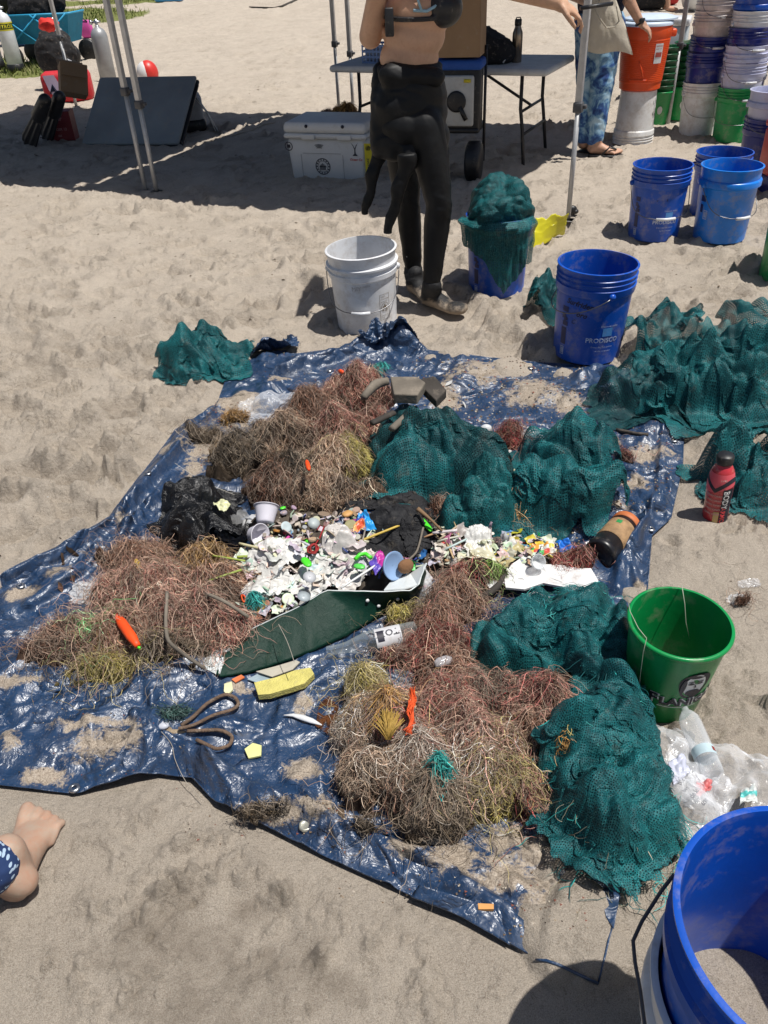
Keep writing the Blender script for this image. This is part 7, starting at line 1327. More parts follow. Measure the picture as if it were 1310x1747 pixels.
for (u, v, lb) in ((465, 883, 'lime scrap at the back left of the heap by the white cups'), (482, 868, 'tiny lime scrap under the front of the tan seaweed')): pill('green_scrap', (u-4, v), (u+5, v-3), .07, .006, lime, lb)
pill('orange_peel', (596, 918), (604, 932), .10, .007, simple('orange_scrap', (.75, .30, .08), .5), 'orange plastic strip beside the upright lime peg'); pill('orange_peel', (585, 880), (600, 873), .09, .013, simple('tan_scrap', (.55, .30, .10), .6), 'tan orange lump behind the blue wrapper')
pill('cord_end', (300, 968), (311, 967), .08, .004, simple('float_orange', (.85, .08, .01), .5), 'tiny orange tip in the weed below the black bag'); 
# floats
pill('fishing_float', (199, 1050), (235, 1102), .105, .0125, simple('float_orange', (.85, .08, .01), .5), 'long orange fishing float with lime tips in the left weed heap', 'float', flat=1.); pill('float_tip', (194, 1049), (200, 1051), .105, .004, lime, 'lime upper tip of the long orange float', 'float tip', 1.); pill('float_tip', (233, 1102), (239, 1106), .10, .0035, lime, 'lime lower tip of the long orange float', 'float tip', 1.)
pill('float', (232, 956), (241, 985), .10, .010, simple('mustard', (.55, .36, .02), .5, .1), 'mustard yellow peg standing in the left weed heap', 'float', 1.); pill('float', (523, 786), (527, 802), .17, .007, simple('float_orange', (.85, .08, .01)), 'small orange float on the front of the tan seaweed heap', 'float', 1.); pill('float', (578, 632), (586, 636), .13, .008, simple('float_orange', (.85, .08, .01)), 'tiny red orange float at the far tip of the seaweed', 'float', 1.)
# red cord
def squiggle(name, u, v, ru, rv, n, h, r, m, label, seed=0, cat='cord'):
    q = []; rg = random.Random(seed)
    for k in range(n): a_ = k*1.25; q.append(P(u+ru*math.cos(a_)*rg.uniform(.3, 1), v+rv*math.sin(a_)*rg.uniform(.3, 1), h+rg.uniform(0, .012)))
    q = np.array(q); t3 = np.linspace(0, n-1, n*5); qs = np.stack([np.interp(t3, np.arange(n), q[:, k]) for k in range(3)], -1)
    for _ in range(3): qs[1:-1] = (qs[:-2]+qs[1:-1]*2+qs[2:])/4
    b = MB(); b.tube(qs-qs[0], r, 6); o = b.build(name, m, None); o.location = tuple(qs[0]); tag(o, label, cat); return o
redcord = simple('red_cord', (.30, .015, .015), .7, .1, .3, 60, bump=.4); squiggle('cord', 534, 936, 14, 11, 22, .10, .0022, redcord, 'dark red knotted cord in the middle of the heap', 3)
q = np.array([P(u, v, .108) for u, v in ((537, 930), (545, 918), (549, 908), (553, 898), (546, 896), (541, 904))]); b = MB(); b.tube(q-q[0], .0022, 6); o = b.build('cord', redcord, None); o.location = tuple(q[0]); tag(o, 'dark red cord tail curling up from the cord knot', 'cord')
squiggle('cord', 415, 1020, 6, 10, 10, .06, .002, simple('orange_cord', (.75, .10, .02), .6), 'bright orange red cord scrap left of the small grey bits', 5)
b = MB(); q = np.array([P(u, v, .155) for u, v in ((703, 1178), (704, 1195), (700, 1215), (703, 1232), (697, 1248))])
for k in range(46): b.tube((q+nr.normal(0, .0035, q.shape))-q[0], .0008, 4)
o = b.build('orange_fringe', simple('orange_cord', (.75, .10, .02)), None); o.location = tuple(q[0]); o['kind'] = 'stuff'; tag(o, 'bright orange red bundle of fibres hanging in the big line tangle', 'fibre')
b = MB()
for k in range(120): a_ = rnd.gauss(0, .38); p0 = P(662+rnd.uniform(-4, 4), 1262, .13); p1 = P(662+math.sin(a_)*40, 1262-52*math.cos(a_)*rnd.uniform(.6, 1.05), .145+rnd.uniform(0, .012)); b.tube([p0, (p0+p1)/2+[0, 0, .006], p1], .0008, 4)
V0 = b.V[0][0].copy(); b.V = [v_-V0 for v_ in b.V]; o = b.build('bristle_tuft', simple('bristle', (.42, .27, .06), .7), None); o.location = tuple(V0); tag(o, 'fan of ochre bristles in the left part of the big line tangle', 'brush tuft'); o['kind'] = 'stuff'
squiggle('cord', 752, 1360, 7, 9, 14, .10, .0016, simple('teal_cord', (.03, .30, .30), .7), 'teal cord knot low in the front line tangle', 8)
# blue wrapper, lids, cups
cm = vcol('print_mix', .35, .5, .02)
def crumple_sheet(name, px, h, label, cat, colf, seed=0, amp=.006, n=16, mat=None, two=False):
    c4 = [P(u, v, hh) for (u, v), hh in zip(px, h)]; a_, b_ = np.meshgrid(np.linspace(0, 1, n), np.linspace(0, 1, n)); A_ = a_[..., None]; B_ = b_[..., None]; Q = (1-A_)*(1-B_)*c4[0]+A_*(1-B_)*c4[1]+A_*B_*c4[2]+(1-A_)*B_*c4[3]
    Q[..., 2] += amp*fbm(a_*4+seed, b_*4, seed, 3)*2; Q[..., 0] += amp*.5*fbm(a_*4, b_*4+seed, seed+3, 3); V = Q.reshape(-1, 3); og_ = V.mean(0)
    C = np.array([colf(x, y) for x, y in zip(a_.ravel(), b_.ravel())]); uv = np.stack([a_.ravel(), b_.ravel()], -1); o = mesh_obj(name, V-og_, gridF(n, n), mat or cm, None, col=C, uv=uv); o.location = tuple(og_); md = o.modifiers.new('s', 'SOLIDIFY'); md.thickness = .0012; tag(o, label, cat); return o
crumple_sheet('wrapper', [(598, 918), (612, 878), (625, 872), (642, 900)], [.085, .11, .125, .10], 'bright blue snack wrapper with a red and orange print, standing left of the black cloth', 'wrapper', lambda x, y: (.02, .30, .72) if (y > .62 or x > .85) else ((.62, .10, .04) if (x-.45)**2+(y-.35)**2 < .05 else ((.75, .35, .10) if (x-.4)**2+(y-.3)**2 < .10 else (.03, .06, .30))), 3, n=24)
crumple_sheet('wrapper', [(948, 925), (968, 920), (985, 935), (958, 942)], [.05, .06, .05, .04], 'plain bright blue wrapper left of the cork-sleeved tumbler', 'wrapper', lambda x, y: (.02, .17, .62), 5)
crumple_sheet('wrapper', [(905, 930), (945, 925), (950, 945), (900, 955)], [.05, .05, .05, .05], 'white wrapper printed with orange, yellow and green patches beside the blue one', 'wrapper', lambda x, y: ((.70, .30, .05), (.62, .58, .10), (.08, .42, .12), (.62, .08, .06), (.66, .66, .60), (.66, .66, .60), (.66, .66, .6))[int(hsh(int(x*5), int(y*5), 3)*7) % 7], 6, n=26)
crumple_sheet('paper_sheet', [(785, 925), (838, 930), (846, 955), (780, 958)], [.07, .07, .07, .065], 'crumpled cream paper sheet right of the pink cup', 'paper', lambda x, y: (.60, .57, .42), 7, .012); SHEETS = True
crumple_sheet('wrapper', [(628, 958), (650, 940), (662, 960), (640, 978)], [.10, .10, .10, .10], 'purple and magenta wrapper right of the lime hook', 'wrapper', lambda x, y: (.45, .03, .28) if x > .5 else (.10, .06, .40), 9)
b = MB(); b.lathe([(.001, 0), (.030, .001), (.036, .004), (.038, .010), (.036, .011), (.030, .006), (.001, .004)], 28); o = b.build('lid', simple('lid_blue', (.25, .38, .60), .3), None); o.location = tuple(P(668, 965, .105)); o.rotation_euler = (.9, .9, .3); tag(o, 'pale blue round lid standing on edge below the black cloth', 'lid')
b = MB(); b.ell((0, 0, 0), (.026, .015, .020)); o = b.build('husk', simple('husk_brown', (.22, .11, .05), .9, bump=.8), None); o.location = tuple(P(692, 966, .10)); o.rotation_euler = (0, .5, .7); tag(o, 'rough brown fibrous husk below the black cloth', 'husk')
def cup(u, v, h, r0, r1, H_, m, label, rot, name='cup', cat='cup', ribs=0):
    b = MB(); pr_ = [(r0-.002, 0), (r0, .002)]+[(r0+(r1-r0)*k/8+(.0012 if k % 2 else 0)*ribs, H_*k/8) for k in range(1, 9)]+[(r1+.003, H_), (r1+.003, H_+.002), (r1, H_+.001), (r0-.002, .004), (.0005, .003)]; b.lathe(pr_, 32, cap0=True); o = b.build(name, m, None); o.location = tuple(P(u, v, h)); o.rotation_euler = rot; tag(o, label, cat); return o
wc_m = simple('cup_white', (.66, .64, .70), .4, .12); cup(430, 912, .075, .020, .030, .035, wc_m, 'ribbed white yoghurt cup left of the heap below the clear bag', (1.2, .3, .8), ribs=1); cup(452, 893, .085, .024, .034, .05, wc_m, 'larger pale lilac cup lying behind the ribbed white cup', (-.9, .4, .2)); cup(758, 925, .055, .018, .028, .03, simple('cup_pink', (.62, .20, .36), .35), 'small pink cup right of the black cloth', (1.2, .5, .9)); cup(795, 995, .0, .001, .001, .001, wc_m, 'x', (0, 0, 0)) if False else None
cup(908, 1022, .03, .022, .028, .05, clear('clear_cup', (.75, .78, .8), .4), 'clear plastic cup lying at the lower left of the foam board', (1.3, .2, .3)); cup(912, 960, .06, .014, .018, .02, clear('clear_cup', (.75, .78, .8), .4), 'tiny clear cup on top of the foam board', (.8, .2, .3))
pill('scrap', (603, 695+280), (610, 985), .1, .002, lime, 'tiny lime thread tip by the straw', 'thread') if False else None
for k, (u, v, c_, lb) in enumerate(((535, 893, (.45, .50, .50), 'round grey translucent disc at the back of the heap'), (528, 985, (.55, .56, .58), 'round milky disc low in the white scraps'), (518, 1018, (.40, .45, .47), 'grey disc resting against the green board edge'), (575, 908, (.28, .42, .34), 'greenish translucent disc right of the red cord'))):
    b = MB(); b.lathe([(.001, 0), (.016, 0), (.017, .002), (.001, .003)], 24); o = b.build('disc', simple('disc%d_mat' % k, c_, .35), None); o.location = tuple(P(u, v, .10)); o.rotation_euler = (.5-.2*k, .3, 0); tag(o, lb, 'plastic disc')
# --- black cloths
blackbag = NT('black_bag'); blackbag.set(col=(.006, .006, .007), rough=.25, spec=.6); b1_ = blackbag.bump(blackbag.noise(26, 6, .7, dist=1.2), .8, .012); blackbag = blackbag.m
blackcl = NT('black_cloth2'); f_ = blackcl.ramp(blackcl.noise(16, 8, .78), .55, .72); blackcl.set(col=blackcl.mix(blackcl.math('MULTIPLY', f_, .45), (.008, .008, .010), (.22, .18, .13)), rough=.75); blackcl.bump(blackcl.noise(18, 5, .7, dist=1.), .8, .012); blackcl = blackcl.m
def cloth_thing(name, label, cat, lobes, sheets, m, seed, A=.03, lump=.8, hb=base_h, n=60, steps=56, pitch=None):
    L = [lob(*q) for q in lobes]; f0 = heapf(L, lump, seed, 9.); cx = np.mean([q[0] for q in L]); cy = np.mean([q[1] for q in L]); root = empty(name, (cx, cy, float(hb(cx, cy))), 0, label, cat)
    hf = sampL(lambda x, y: hb(x, y)+f0(x, y)*.7+A*(np.abs(fbm(x*9+fbm(x*4, y*4, seed)*.5, y*12, seed, 3))**.7*2-.5)*sstep(0, .03, f0(x, y)), L, .2)
    for k, (u, v, h, hx, hy, ratio, rot) in enumerate(sheets): p = P(u, v, h); cloth('sheet', float(p[0]), float(p[1]), hx, hy, (lambda x, y, k=k: hf(x, y)+.006*k), m, n, ratio, steps, seed*5+k, rot, parent=root, lift=.05)
    return root, hf
cloth_thing('rubbish_bag', 'crumpled glossy black rubbish bag at the left of the heap under a clear bag', 'bag', [(335, 880, .11, .11, .13, 0), (355, 920, .09, .07, .11, 0), (320, 845, .09, .08, .10, 0)], [(335, 858, .1, .14, .15, 1.5, .2), (345, 905, .08, .12, .08, 1.6, .4), (375, 915, .06, .07, .07, 1.6, .4)], blackbag, 61, A=.05)
cloth_thing('black_cloth', 'crumpled sandy black cloth in the middle of the heap right of the blue wrapper', 'cloth', [(685, 920, .09, .06, .035, 0), (710, 905, .05, .04, .04, 0)], [(682, 912, .08, .105, .075, 1.35, .1), (715, 915, .08, .05, .05, 1.5, .6)], blackcl, 62, A=.018, hb=hT)
cloth_thing('black_cloth', 'dark net and cloth remnant at the bottom tip of the big line tangle', 'cloth', [(745, 1415, .05, .03, .035, 0)], [(745, 1408, .03, .055, .035, 1.5, .2)], blackcl, 63, A=.02, n=44)
wfilm = simple('white_film', (.64, .63, .60), .4, .3, .12, 22, bump=.3); lfilm = simple('lilac_film', (.56, .53, .50), .35, .3, .2, 22, bump=.3)
for k, (u, v, rx, ry, m_, lb) in enumerate(((468, 945, .075, .040, wfilm, 'large crumpled white plastic sheet at the upper left of the white scraps'), (455, 985, .06, .045, wfilm, 'crumpled off-white plastic film at the lower left of the white scraps'), (530, 975, .065, .045, wfilm, 'crumpled milky plastic film in the centre of the white scraps'), (590, 962, .055, .05, lfilm, 'translucent lilac plastic film in the right part of the white scraps'), (575, 932, .05, .03, lfilm, 'small crumpled film just right of the red cord knot'), (815, 940, .05, .035, wfilm, 'crumpled cream white film under the cream paper sheet'), (790, 975, .04, .025, lfilm, 'small crumpled film left of the curved driftwood'))):
    cloth_thing('plastic_sheet', lb, 'plastic sheet', [(u, v, rx, ry, .03, 0)], [(u, v-4, .09 if u < 700 else .06, rx*1.1, ry*1.1, 1.3, .3*k)], m_, 160+k, A=.014, hb=lambda x, y: hT(x, y)+.016, n=46, steps=44)
cloth_thing('dark_rag', 'dark wet rag squeezed under the full net bag behind the heap', 'cloth', [(600, 868, .08, .03, .03, 0), (690, 872, .10, .03, .035, 0)], [(600, 862, .04, .09, .04, 1.4, 0), (690, 868, .04, .12, .04, 1.4, 0)], blackcl, 64, A=.015, hb=hT, n=44)
# --- clear bags and bottles
clr = clear('clear_film', (.86, .88, .92), .20, .12, .5, 26); clr2 = clear('milky_film', (.80, .80, .80), .42, .3, .5, 30)
cloth_thing('clear_bag', 'clear plastic bag on top of the glossy black rubbish bag', 'bag', [(405, 872, .06, .035, .10, 0)], [(408, 866, .11, .075, .045, 1.35, -.1)], clr2, 65, A=.015, n=44)
crumple_sheet('foam_chip', [(362, 858), (382, 850), (394, 862), (378, 872)], [.135]*4, 'pale yellow crumpled scrap under the clear bag on the black bag', 'scrap', lambda x, y: (.60, .60, .36), 2)
cloth_thing('clear_bag', 'whitish plastic bag flat on the tarp at the left edge of the weed', 'bag', [(150, 1012, .04, .03, .01, 0)], [(152, 1012, .02, .055, .045, 1.2, .1)], clr2, 66, A=.008, n=40)
cloth_thing('clear_container', 'clear plastic container crushed on the tarp above the seaweed heap', 'container', [(465, 690, .09, .05, .05, .3)], [(462, 684, .05, .12, .07, 1.15, .3)], clr, 67, A=.012, n=40)
cloth_thing('clear_film', 'strip of clear film hanging past the right end of the green board', 'film', [(722, 990, .025, .045, .10, 0)], [(722, 988, .08, .03, .065, 1.3, .1)], clr2, 68, A=.01, n=36)
cloth_thing('clear_scrap', 'flat clear plastic piece on the sand above the green pail', 'plastic scrap', [(1278, 998, .03, .02, .006, 0)], [(1278, 997, .005, .032, .018, 1.15, 0)], clr, 69, A=.004, n=30, hb=gz)
cloth_thing('clear_scrap', 'crinkled clear wrapper scrap on the sand beside the green pail rim', 'plastic scrap', [(1258, 1022, .025, .015, .012, 0)], [(1258, 1020, .01, .028, .018, 1.5, 0)], clr2, 70, A=.01, n=30, hb=gz)
cloth_thing('clear_tub', 'clear round tub half under the tall teal net pile', 'container', [(905, 742, .05, .04, .04, 0)], [(906, 735, .04, .055, .045, 1.2, 0)], clr, 71, A=.008, n=36)
r_, hC = cloth_thing('clear_bag', 'big clear plastic bag with black printed text, holding a water bottle below the green pail', 'bag', [(1150, 1290, .07, .10, .05, 0), (1230, 1310, .09, .08, .045, 0), (1290, 1330, .08, .08, .06, 0), (1180, 1370, .06, .05, .04, 0)], [(1150, 1285, .06, .085, .10, 1.3, .2), (1235, 1315, .06, .12, .09, 1.3, -.2), (1190, 1370, .04, .09, .06, 1.45, .6)], clr, 72, A=.022, n=60, hb=gz)
def film_text(s_, u, v, size, rot, h=.075):
    V, F = text_vf(s_, size, 0, 0, .0003); p = P(u, v, h); c_, s2 = math.cos(rot), math.sin(rot); x = p[0]+V[:, 0]*c_-V[:, 1]*s2; y = p[1]+V[:, 0]*s2+V[:, 1]*c_; z = np.maximum(hC(x, y), 0)+.012; d.add(np.stack([x, y, z], -1)-np.array(r_.location), F)
d = MB()
for s_, u, v, sz, ro in (('fuera', 1166, 1328, .018, .85), ('del alcance', 1106, 1322, .011, 1.45), ('keep away', 1092, 1315, .011, 1.45), ('no es', 1130, 1300, .012, 1.5), ('de los', 1185, 1352, .013, .75), ('use', 1205, 1362, .014, .75), ('bag', 1172, 1340, .010, .75)): film_text(s_, u, v, sz, ro)
d.build('printed_text', print_black, r_)
crumple_sheet('wrapper', [(1140, 1300), (1165, 1288), (1178, 1318), (1150, 1340)], [.05]*4, 'shiny silver white wrapper inside the clear bag under the printed word', 'wrapper', lambda x, y: (.52, .54, .66), 4); crumple_sheet('wrapper', [(1118, 1325), (1135, 1320), (1142, 1345), (1122, 1345)], [.03]*4, 'dark blue wrapper at the left bottom of the clear bag', 'wrapper', lambda x, y: (.02, .03, .16), 5); crumple_sheet('wrapper', [(1185, 1335), (1215, 1330), (1212, 1350), (1188, 1360)], [.045]*4, 'reddish pink patch of wrapper in the clear bag below the bottle', 'wrapper', lambda x, y: (.60, .16, .16), 6); crumple_sheet('wrapper', [(1265, 1345), (1290, 1340), (1292, 1368), (1262, 1372)], [.05]*4, 'white and turquoise wrapper in the clear bag next to the large blue bucket', 'wrapper', lambda x, y: (.10, .50, .48) if .3 < y < .6 else (.62, .64, .62), 7)
# generic bottle laid between two points
def bottle(name, label, a, b_, ha, hb_, prof, m, parts=(), cat='bottle', seg=40):
    p0, p1 = P(a[0], a[1], ha), P(b_[0], b_[1], hb_); d_ = Vector(p1-p0); L_ = d_.length; zmax = max(z for _, z in prof); k = L_/zmax; r = empty(name, p0, 0, label, cat); r.rotation_mode = 'QUATERNION'; r.rotation_quaternion = d_.to_track_quat('Z', 'Y'); b = MB(); b.lathe([(rr3*k, z*k) for rr3, z in prof], seg); b.build('body', m, r); return r, k
glass = NT('bottle_glass'); lw_ = glass.n('ShaderNodeLayerWeight'); lw_.inputs[0].default_value = .5; glass.set(col=(.45, .50, .50), rough=.05, spec=1., coat=1., alpha=glass.math('ADD', glass.math('MULTIPLY', lw_.outputs['Facing'], .55), .10)); glass = glass.m
pet = NT('pet'); lw_ = pet.n('ShaderNodeLayerWeight'); lw_.inputs[0].default_value = .4; pet.set(col=(.86, .90, .94), rough=.06, spec=1., coat=1., alpha=pet.math('ADD', pet.math('MULTIPLY', lw_.outputs['Facing'], .6), .16)); pet = pet.m
r, k = bottle('glass_bottle', 'clear glass bottle with a white label lying below the right end of the green board', (712, 1078), (557, 1112), .040, .026, [(.0005, .004), (.022, .0), (.030, .004), (.031, .02), (.031, .125), (.029, .145), (.022, .170), (.016, .19), (.0135, .21), (.0125, .235), (.0145, .237), (.0145, .245), (.012, .248)], glass)
b = MB(); rl = .0316*k
def wraptext(mb, s_, size, phi, z, r0, rot90=True, off=.0003):
    V, F = text_vf(s_, size, 0, 0, .0004)
    if len(V):
        if rot90: V = np.stack([-V[:, 1], V[:, 0]], -1)
        ph_ = phi+V[:, 0]/r0; mb.add(np.stack([(r0+off)*np.sin(ph_), -(r0+off)*np.cos(ph_), z+V[:, 1]], -1), F)
a_ = np.linspace(0, 6.283, 25)
def band(mb, r0, z0, z1, ph0_=0, ph1_=6.283, n=28): an_ = np.linspace(ph0_, ph1_, n); V = [(r0*math.sin(q), -r0*math.cos(q), z) for z in (z0, z1) for q in an_]; mb.add(V, gridF(2, n).tolist())
# which way is up for the bottle label
Rq = r.rotation_quaternion.to_matrix(); upl = Rq.transposed() @ (Vector((0, -.5, 1)).normalized()); phu = math.atan2(upl.x, -upl.y)
band(b, rl+.0002, .045*k, .115*k, phu-1.0, phu+1.0); b.build('label', simple('bottle_label', (.60, .60, .62), .5, .3, scale=30), r)
b = MB(); wraptext(b, 'TONIC', .024, phu+.45, .050*k, rl+.0004); band(b, rl+.0006, .092*k, .110*k, phu-.5, phu+.5, 10); b.build('label_print', print_black, r)
rb, k = bottle('water_bottle', 'clear ribbed water bottle with a pale label inside the clear bag', (1217, 1322), (1166, 1206), .045, .050, [(.0005, .006), (.02, .0), (.030, .004), (.032, .02), (.032, .075), (.031, .08)]+[q for j in range(9) for q in ((.0320, .090+.010*j), (.0300, .094+.010*j))]+[(.031, .185), (.022, .205), (.012, .215), (.0115, .232), (.001, .233)], pet)
Rq = rb.rotation_quaternion.to_matrix(); upl = Rq.transposed() @ (Vector((0, -.5, 1)).normalized()); phu = math.atan2(upl.x, -upl.y)
b = MB(); band(b, .0324*k, .052*k, .082*k); b.build('label', simple('label_paleblue', (.52, .66, .72), .4, .1, .2, 30), rb)
b = MB(); 
for q in np.linspace(0, 6.283, 20, endpoint=False): pass
band(b, .0330*k, .060*k, .074*k, phu+.55, phu+.95, 8); b.build('label_emblem', simple('maroon', (.25, .03, .02), .5), rb)
# cork-sleeved tumbler
r, k = bottle('tumbler', 'travel tumbler with cork sleeve and orange band lying on the tarp edge', (1022, 946), (1070, 893), .036, .036, [(.0005, .0)] + [(.034, .0), (.038, .003), (.039, .018), (.037, .020), (.0355, .022), (.0355, .15), (.030, .152), (.0005, .152)], simple('tumbler_black', (.012, .011, .013), .35, .1), cat='tumbler')
cork = simple('cork', (.36, .22, .11), .8, .1, .3, 60, bump=.4); b = MB(); b.lathe([(.0358*k, .052*k), (.0372*k, .053*k), (.0372*k, .118*k), (.0358*k, .119*k)], 40); b.build('cork_sleeve', cork, r); b = MB(); b.lathe([(.0356*k, .132*k), (.0372*k, .133*k), (.0372*k, .150*k), (.034*k, .153*k), (.0005, .1535*k)], 40); b.build('orange_band', simple('terracotta', (.55, .16, .05), .6), r)
Rq = r.rotation_quaternion.to_matrix(); upl = Rq.transposed() @ (Vector((0, -.6, 1)).normalized()); phu = math.atan2(upl.x, -upl.y); b = MB(); band(b, .0376*k, .095*k, .108*k, phu-.6, phu-.25, 6); b.build('green_mark', simple('mark_green', (.03, .28, .08), .5), r)
b = MB(); an_ = np.arange(24)*2*math.pi/24; b.lathe([(.014*k, -.0005), (.026*k, -.0015), (.030*k, -.0005)], 32); b.build('lid_ring', blackp, r)
b = MB(); V, F = text_vf('eco', .010); V = np.stack([V[:, 0], V[:, 1], np.full(len(V), -.002)], -1)+[-.02, -.015, 0]; b.add(V, F); b.build('lid_mark', simple('grey_print', (.16, .17, .18)), r)
# pink drink bottle standing in the sand
p = P(1219, 882); pb = empty('drink_bottle', (p[0], p[1], float(gz(p[0], p[1]))-.012), 0, 'pink drink bottle with a black cap stuck upright in the sand by the net', 'bottle', rot=(0, math.radians(-3), 0)); pb.scale = (1.08, 1.08, 1.04); f0 = facing(pb)
pp = [(.027, 0), (.032, .004), (.033, .03), (.0315, .06), (.033, .09), (.0335, .125), (.032, .145), (.030, .155), (.027, .170), (.021, .183), (.0165, .188), (.0165, .192)]
b = MB(); b.lathe(pp, 48, cap0=True, cap1=True); b.build('body', simple('drink_red', (.50, .035, .045), .25, .08, .25, 20, coat=.4), pb)
rp = lambda z_: np.interp(z_, [q[1] for q in pp], [q[0] for q in pp])
def pband(z0f, z1f, ph0_, ph1_, m, nm, off=.0008, n=30):
    an_ = np.linspace(ph0_, ph1_, n); V = []
    for s_ in np.linspace(0, 1, 7):
        for q in an_: z_ = z0f(q)*(1-s_)+z1f(q)*s_; r0 = float(rp(z_))+off; V.append((r0*math.sin(q), -r0*math.cos(q), z_))
    b = MB(); b.add(V, gridF(7, n).tolist()); b.build(nm, m, pb)
pinkm = simple('label_pink', (.75, .10, .13), .4); pband(lambda q: .118+.012*math.sin(q-f0), lambda q: .168, 0, 6.283, pinkm, 'shoulder_label', n=48)
pband(lambda q: .112+.030*abs(math.sin((q-f0)*1.1+.3)), lambda q: .126+.030*abs(math.sin((q-f0)*1.1+.3)), f0-1.5, f0+1.5, print_black, 'black_wave', .0014)
pband(lambda q: .012, lambda q: .125, f0+.35, f0+1.25, print_black, 'black_panel', .0012); pband(lambda q: .012, lambda q: .05, f0-.1, f0+.3, simple('label_gold', (.55, .38, .15), .4), 'gold_patch', .0011)
d = MB()
def bentxt(s_, size, phi, z, rot90, off): 
    V, F = text_vf(s_, size, 0, 0, .0004)
    if rot90: V = np.stack([V[:, 1]*1., -V[:, 0]], -1)
    z_ = z+V[:, 1]; r0 = rp(z_)+off; ph_ = phi+V[:, 0]/.033; d.add(np.stack([r0*np.sin(ph_), -r0*np.cos(ph_), z_], -1), F)
bentxt('BODY', .022, f0+.42, .120, True, .0018); d.build('label_word', label_m, pb); d = MB(); bentxt('ARMOR', .018, f0+.42, .065, True, .0018); d.build('label_word', simple('word_red', (.60, .05, .06), .5), pb)
d = MB(); 
for j in range(5): bentxt('ONO ONO', .008, f0-.9, .040+.015*j, False, .0012)
bentxt('LYTE', .007, f0+.05, .150, False, .0016); d.build('small_print', simple('word_pale', (.60, .30, .28), .5), pb)
b = MB(); b.lathe([(.0175, .190), (.021, .191), (.0215, .197), (.0215, .212), (.019, .216), (.001, .217)], 32, wob=lambda a__, z: 1+.015*np.sin(a__*32)); b.build('cap', blackp, pb)
# yellow cloth by the pole
def yc(x, y): return (.62, .56, .02)
crumple_sheet('yellow_cloth', [(904, 428), (962, 402), (970, 366), (915, 372)], [.02, .03, .16, .16], 'yellow cloth propped between the net-filled bucket and the tent pole', 'cloth', yc, 4, .012, 22)
b = MB(); b.ell((0, 0, .02), (.03, .02, .025)); b.ell((.02, 0, .01), (.02, .02, .015)); o = b.build('clip', blackp, None); o.location = tuple(PG(974, 376)); tag(o, 'small black clip on the sand at the foot of the tent pole', 'clip')
# rope loops, yellow foam strip, scraps, squid, bottle cap
rope = simple('rope_brown', (.14, .09, .06), .85, .3, .35, 40, bump=1.)
for k, (pts, hs, lb) in enumerate((([(310, 1242), (330, 1222), (352, 1200), (385, 1186), (402, 1190), (408, 1202), (395, 1212), (365, 1220), (330, 1238), (305, 1246)], [.01]*10, 'upper loop of stiff brown rope lying on the near part of the tarp'), ([(320, 1250), (345, 1250), (378, 1250), (398, 1256), (392, 1272), (370, 1280), (352, 1270), (335, 1262)], [.01]*8, 'lower loop of stiff brown rope lying on the near part of the tarp'))): stick('rope', pts, [.0042]*len(pts), rope, lb, 'rope', hs=hs, on=PT)
pill('rope_knot', (278, 1246), (318, 1246), .022, .010, simple('rope_pale', (.34, .26, .17), .9, .3, .3, 40, bump=1.), 'pale bound knot where the two brown rope loops meet', 'rope')
b = MB(); b.ell((0, 0, 0), (.013, .009, .007)); o = b.build('pebble', simple('pebble_white', (.48, .50, .55), .5), None); o.location = tuple(PT(276, 1231, .008)); tag(o, 'smooth white pebble at the left end of the rope knot', 'pebble')
L = [lob(302, 1226, .022, .018, .015, 0)]; o = strands('weed_tuft', L, lambda x, y: base_h(x, y)+.004, 260, 91, lambda x, y, r: np.array(((.03, .07, .06), (.02, .04, .04), (.06, .10, .09)))[r.randint(0, 3, len(x))], (.0006, .001), None, 10, .004, .014); del o['kind']; tag(o, 'dark green weed tuft above the rope knot', 'seaweed')
def slab(px, h, m, label, name, cat, th=.012, bev=.003): o = flat_item(name, px, h, m, label, cat, thick=th, lift=th, on=PT, amp=.002); return o
yfoam = simple('foam_yellow', (.62, .55, .16), .75, .2, .15, 40, bump=.9); slab([(435, 1172), (470, 1162), (505, 1150), (530, 1144), (537, 1158), (520, 1170), (490, 1182), (462, 1192), (442, 1194)], .004, yfoam, 'long pale yellow foam strip lying below the green board', 'foam_strip', 'foam strip', .016)
slab([(383, 1168), (396, 1166), (398, 1180), (388, 1188), (382, 1180)], .002, simple('scrap_cream', (.66, .64, .38), .7), 'small cream scrap below the left end of the green board', 'foam_chip', 'scrap', .005); slab([(418, 1282), (432, 1272), (447, 1276), (446, 1292), (424, 1294)], .002, simple('scrap_lemon', (.66, .66, .28), .7), 'pale lemon scrap alone on the tarp right of the rope loops', 'foam_chip', 'scrap', .004)
slab([(438, 1152), (470, 1142), (505, 1128), (512, 1132), (500, 1148), (465, 1160)], .004, simple('scrap_paper', (.45, .42, .34), .6, .3), 'beige plastic strip tucked under the front of the green board', 'plastic_strip', 'plastic strip', .003); slab([(422, 1160), (445, 1150), (470, 1160), (440, 1168)], .002, simple('scrap_grey_blue', (.28, .36, .40), .5), 'grey blue plastic flap just above the yellow foam strip', 'plastic_strip', 'plastic strip', .003); slab([(395, 1160), (412, 1153), (418, 1158), (402, 1166)], .002, simple('scrap_orange2', (.60, .16, .05), .6), 'small orange scrap under the lower edge of the green board', 'plastic_strip', 'scrap', .003)
sq = MB(); q = [PT(u, v, .008) for u, v in ((484, 1220), (500, 1220), (515, 1224), (532, 1230), (549, 1237))]; sq.tube(np.array(q)-q[0], [.0012, .0045, .0075, .0068, .0015], 10, flat=.6); o = sq.build('fishing_lure', simple('lure_white', (.66, .67, .68), .35), None); o.location = tuple(q[0]); tag(o, 'slim white fishing lure on a brown stain of the tarp', 'fishing lure')
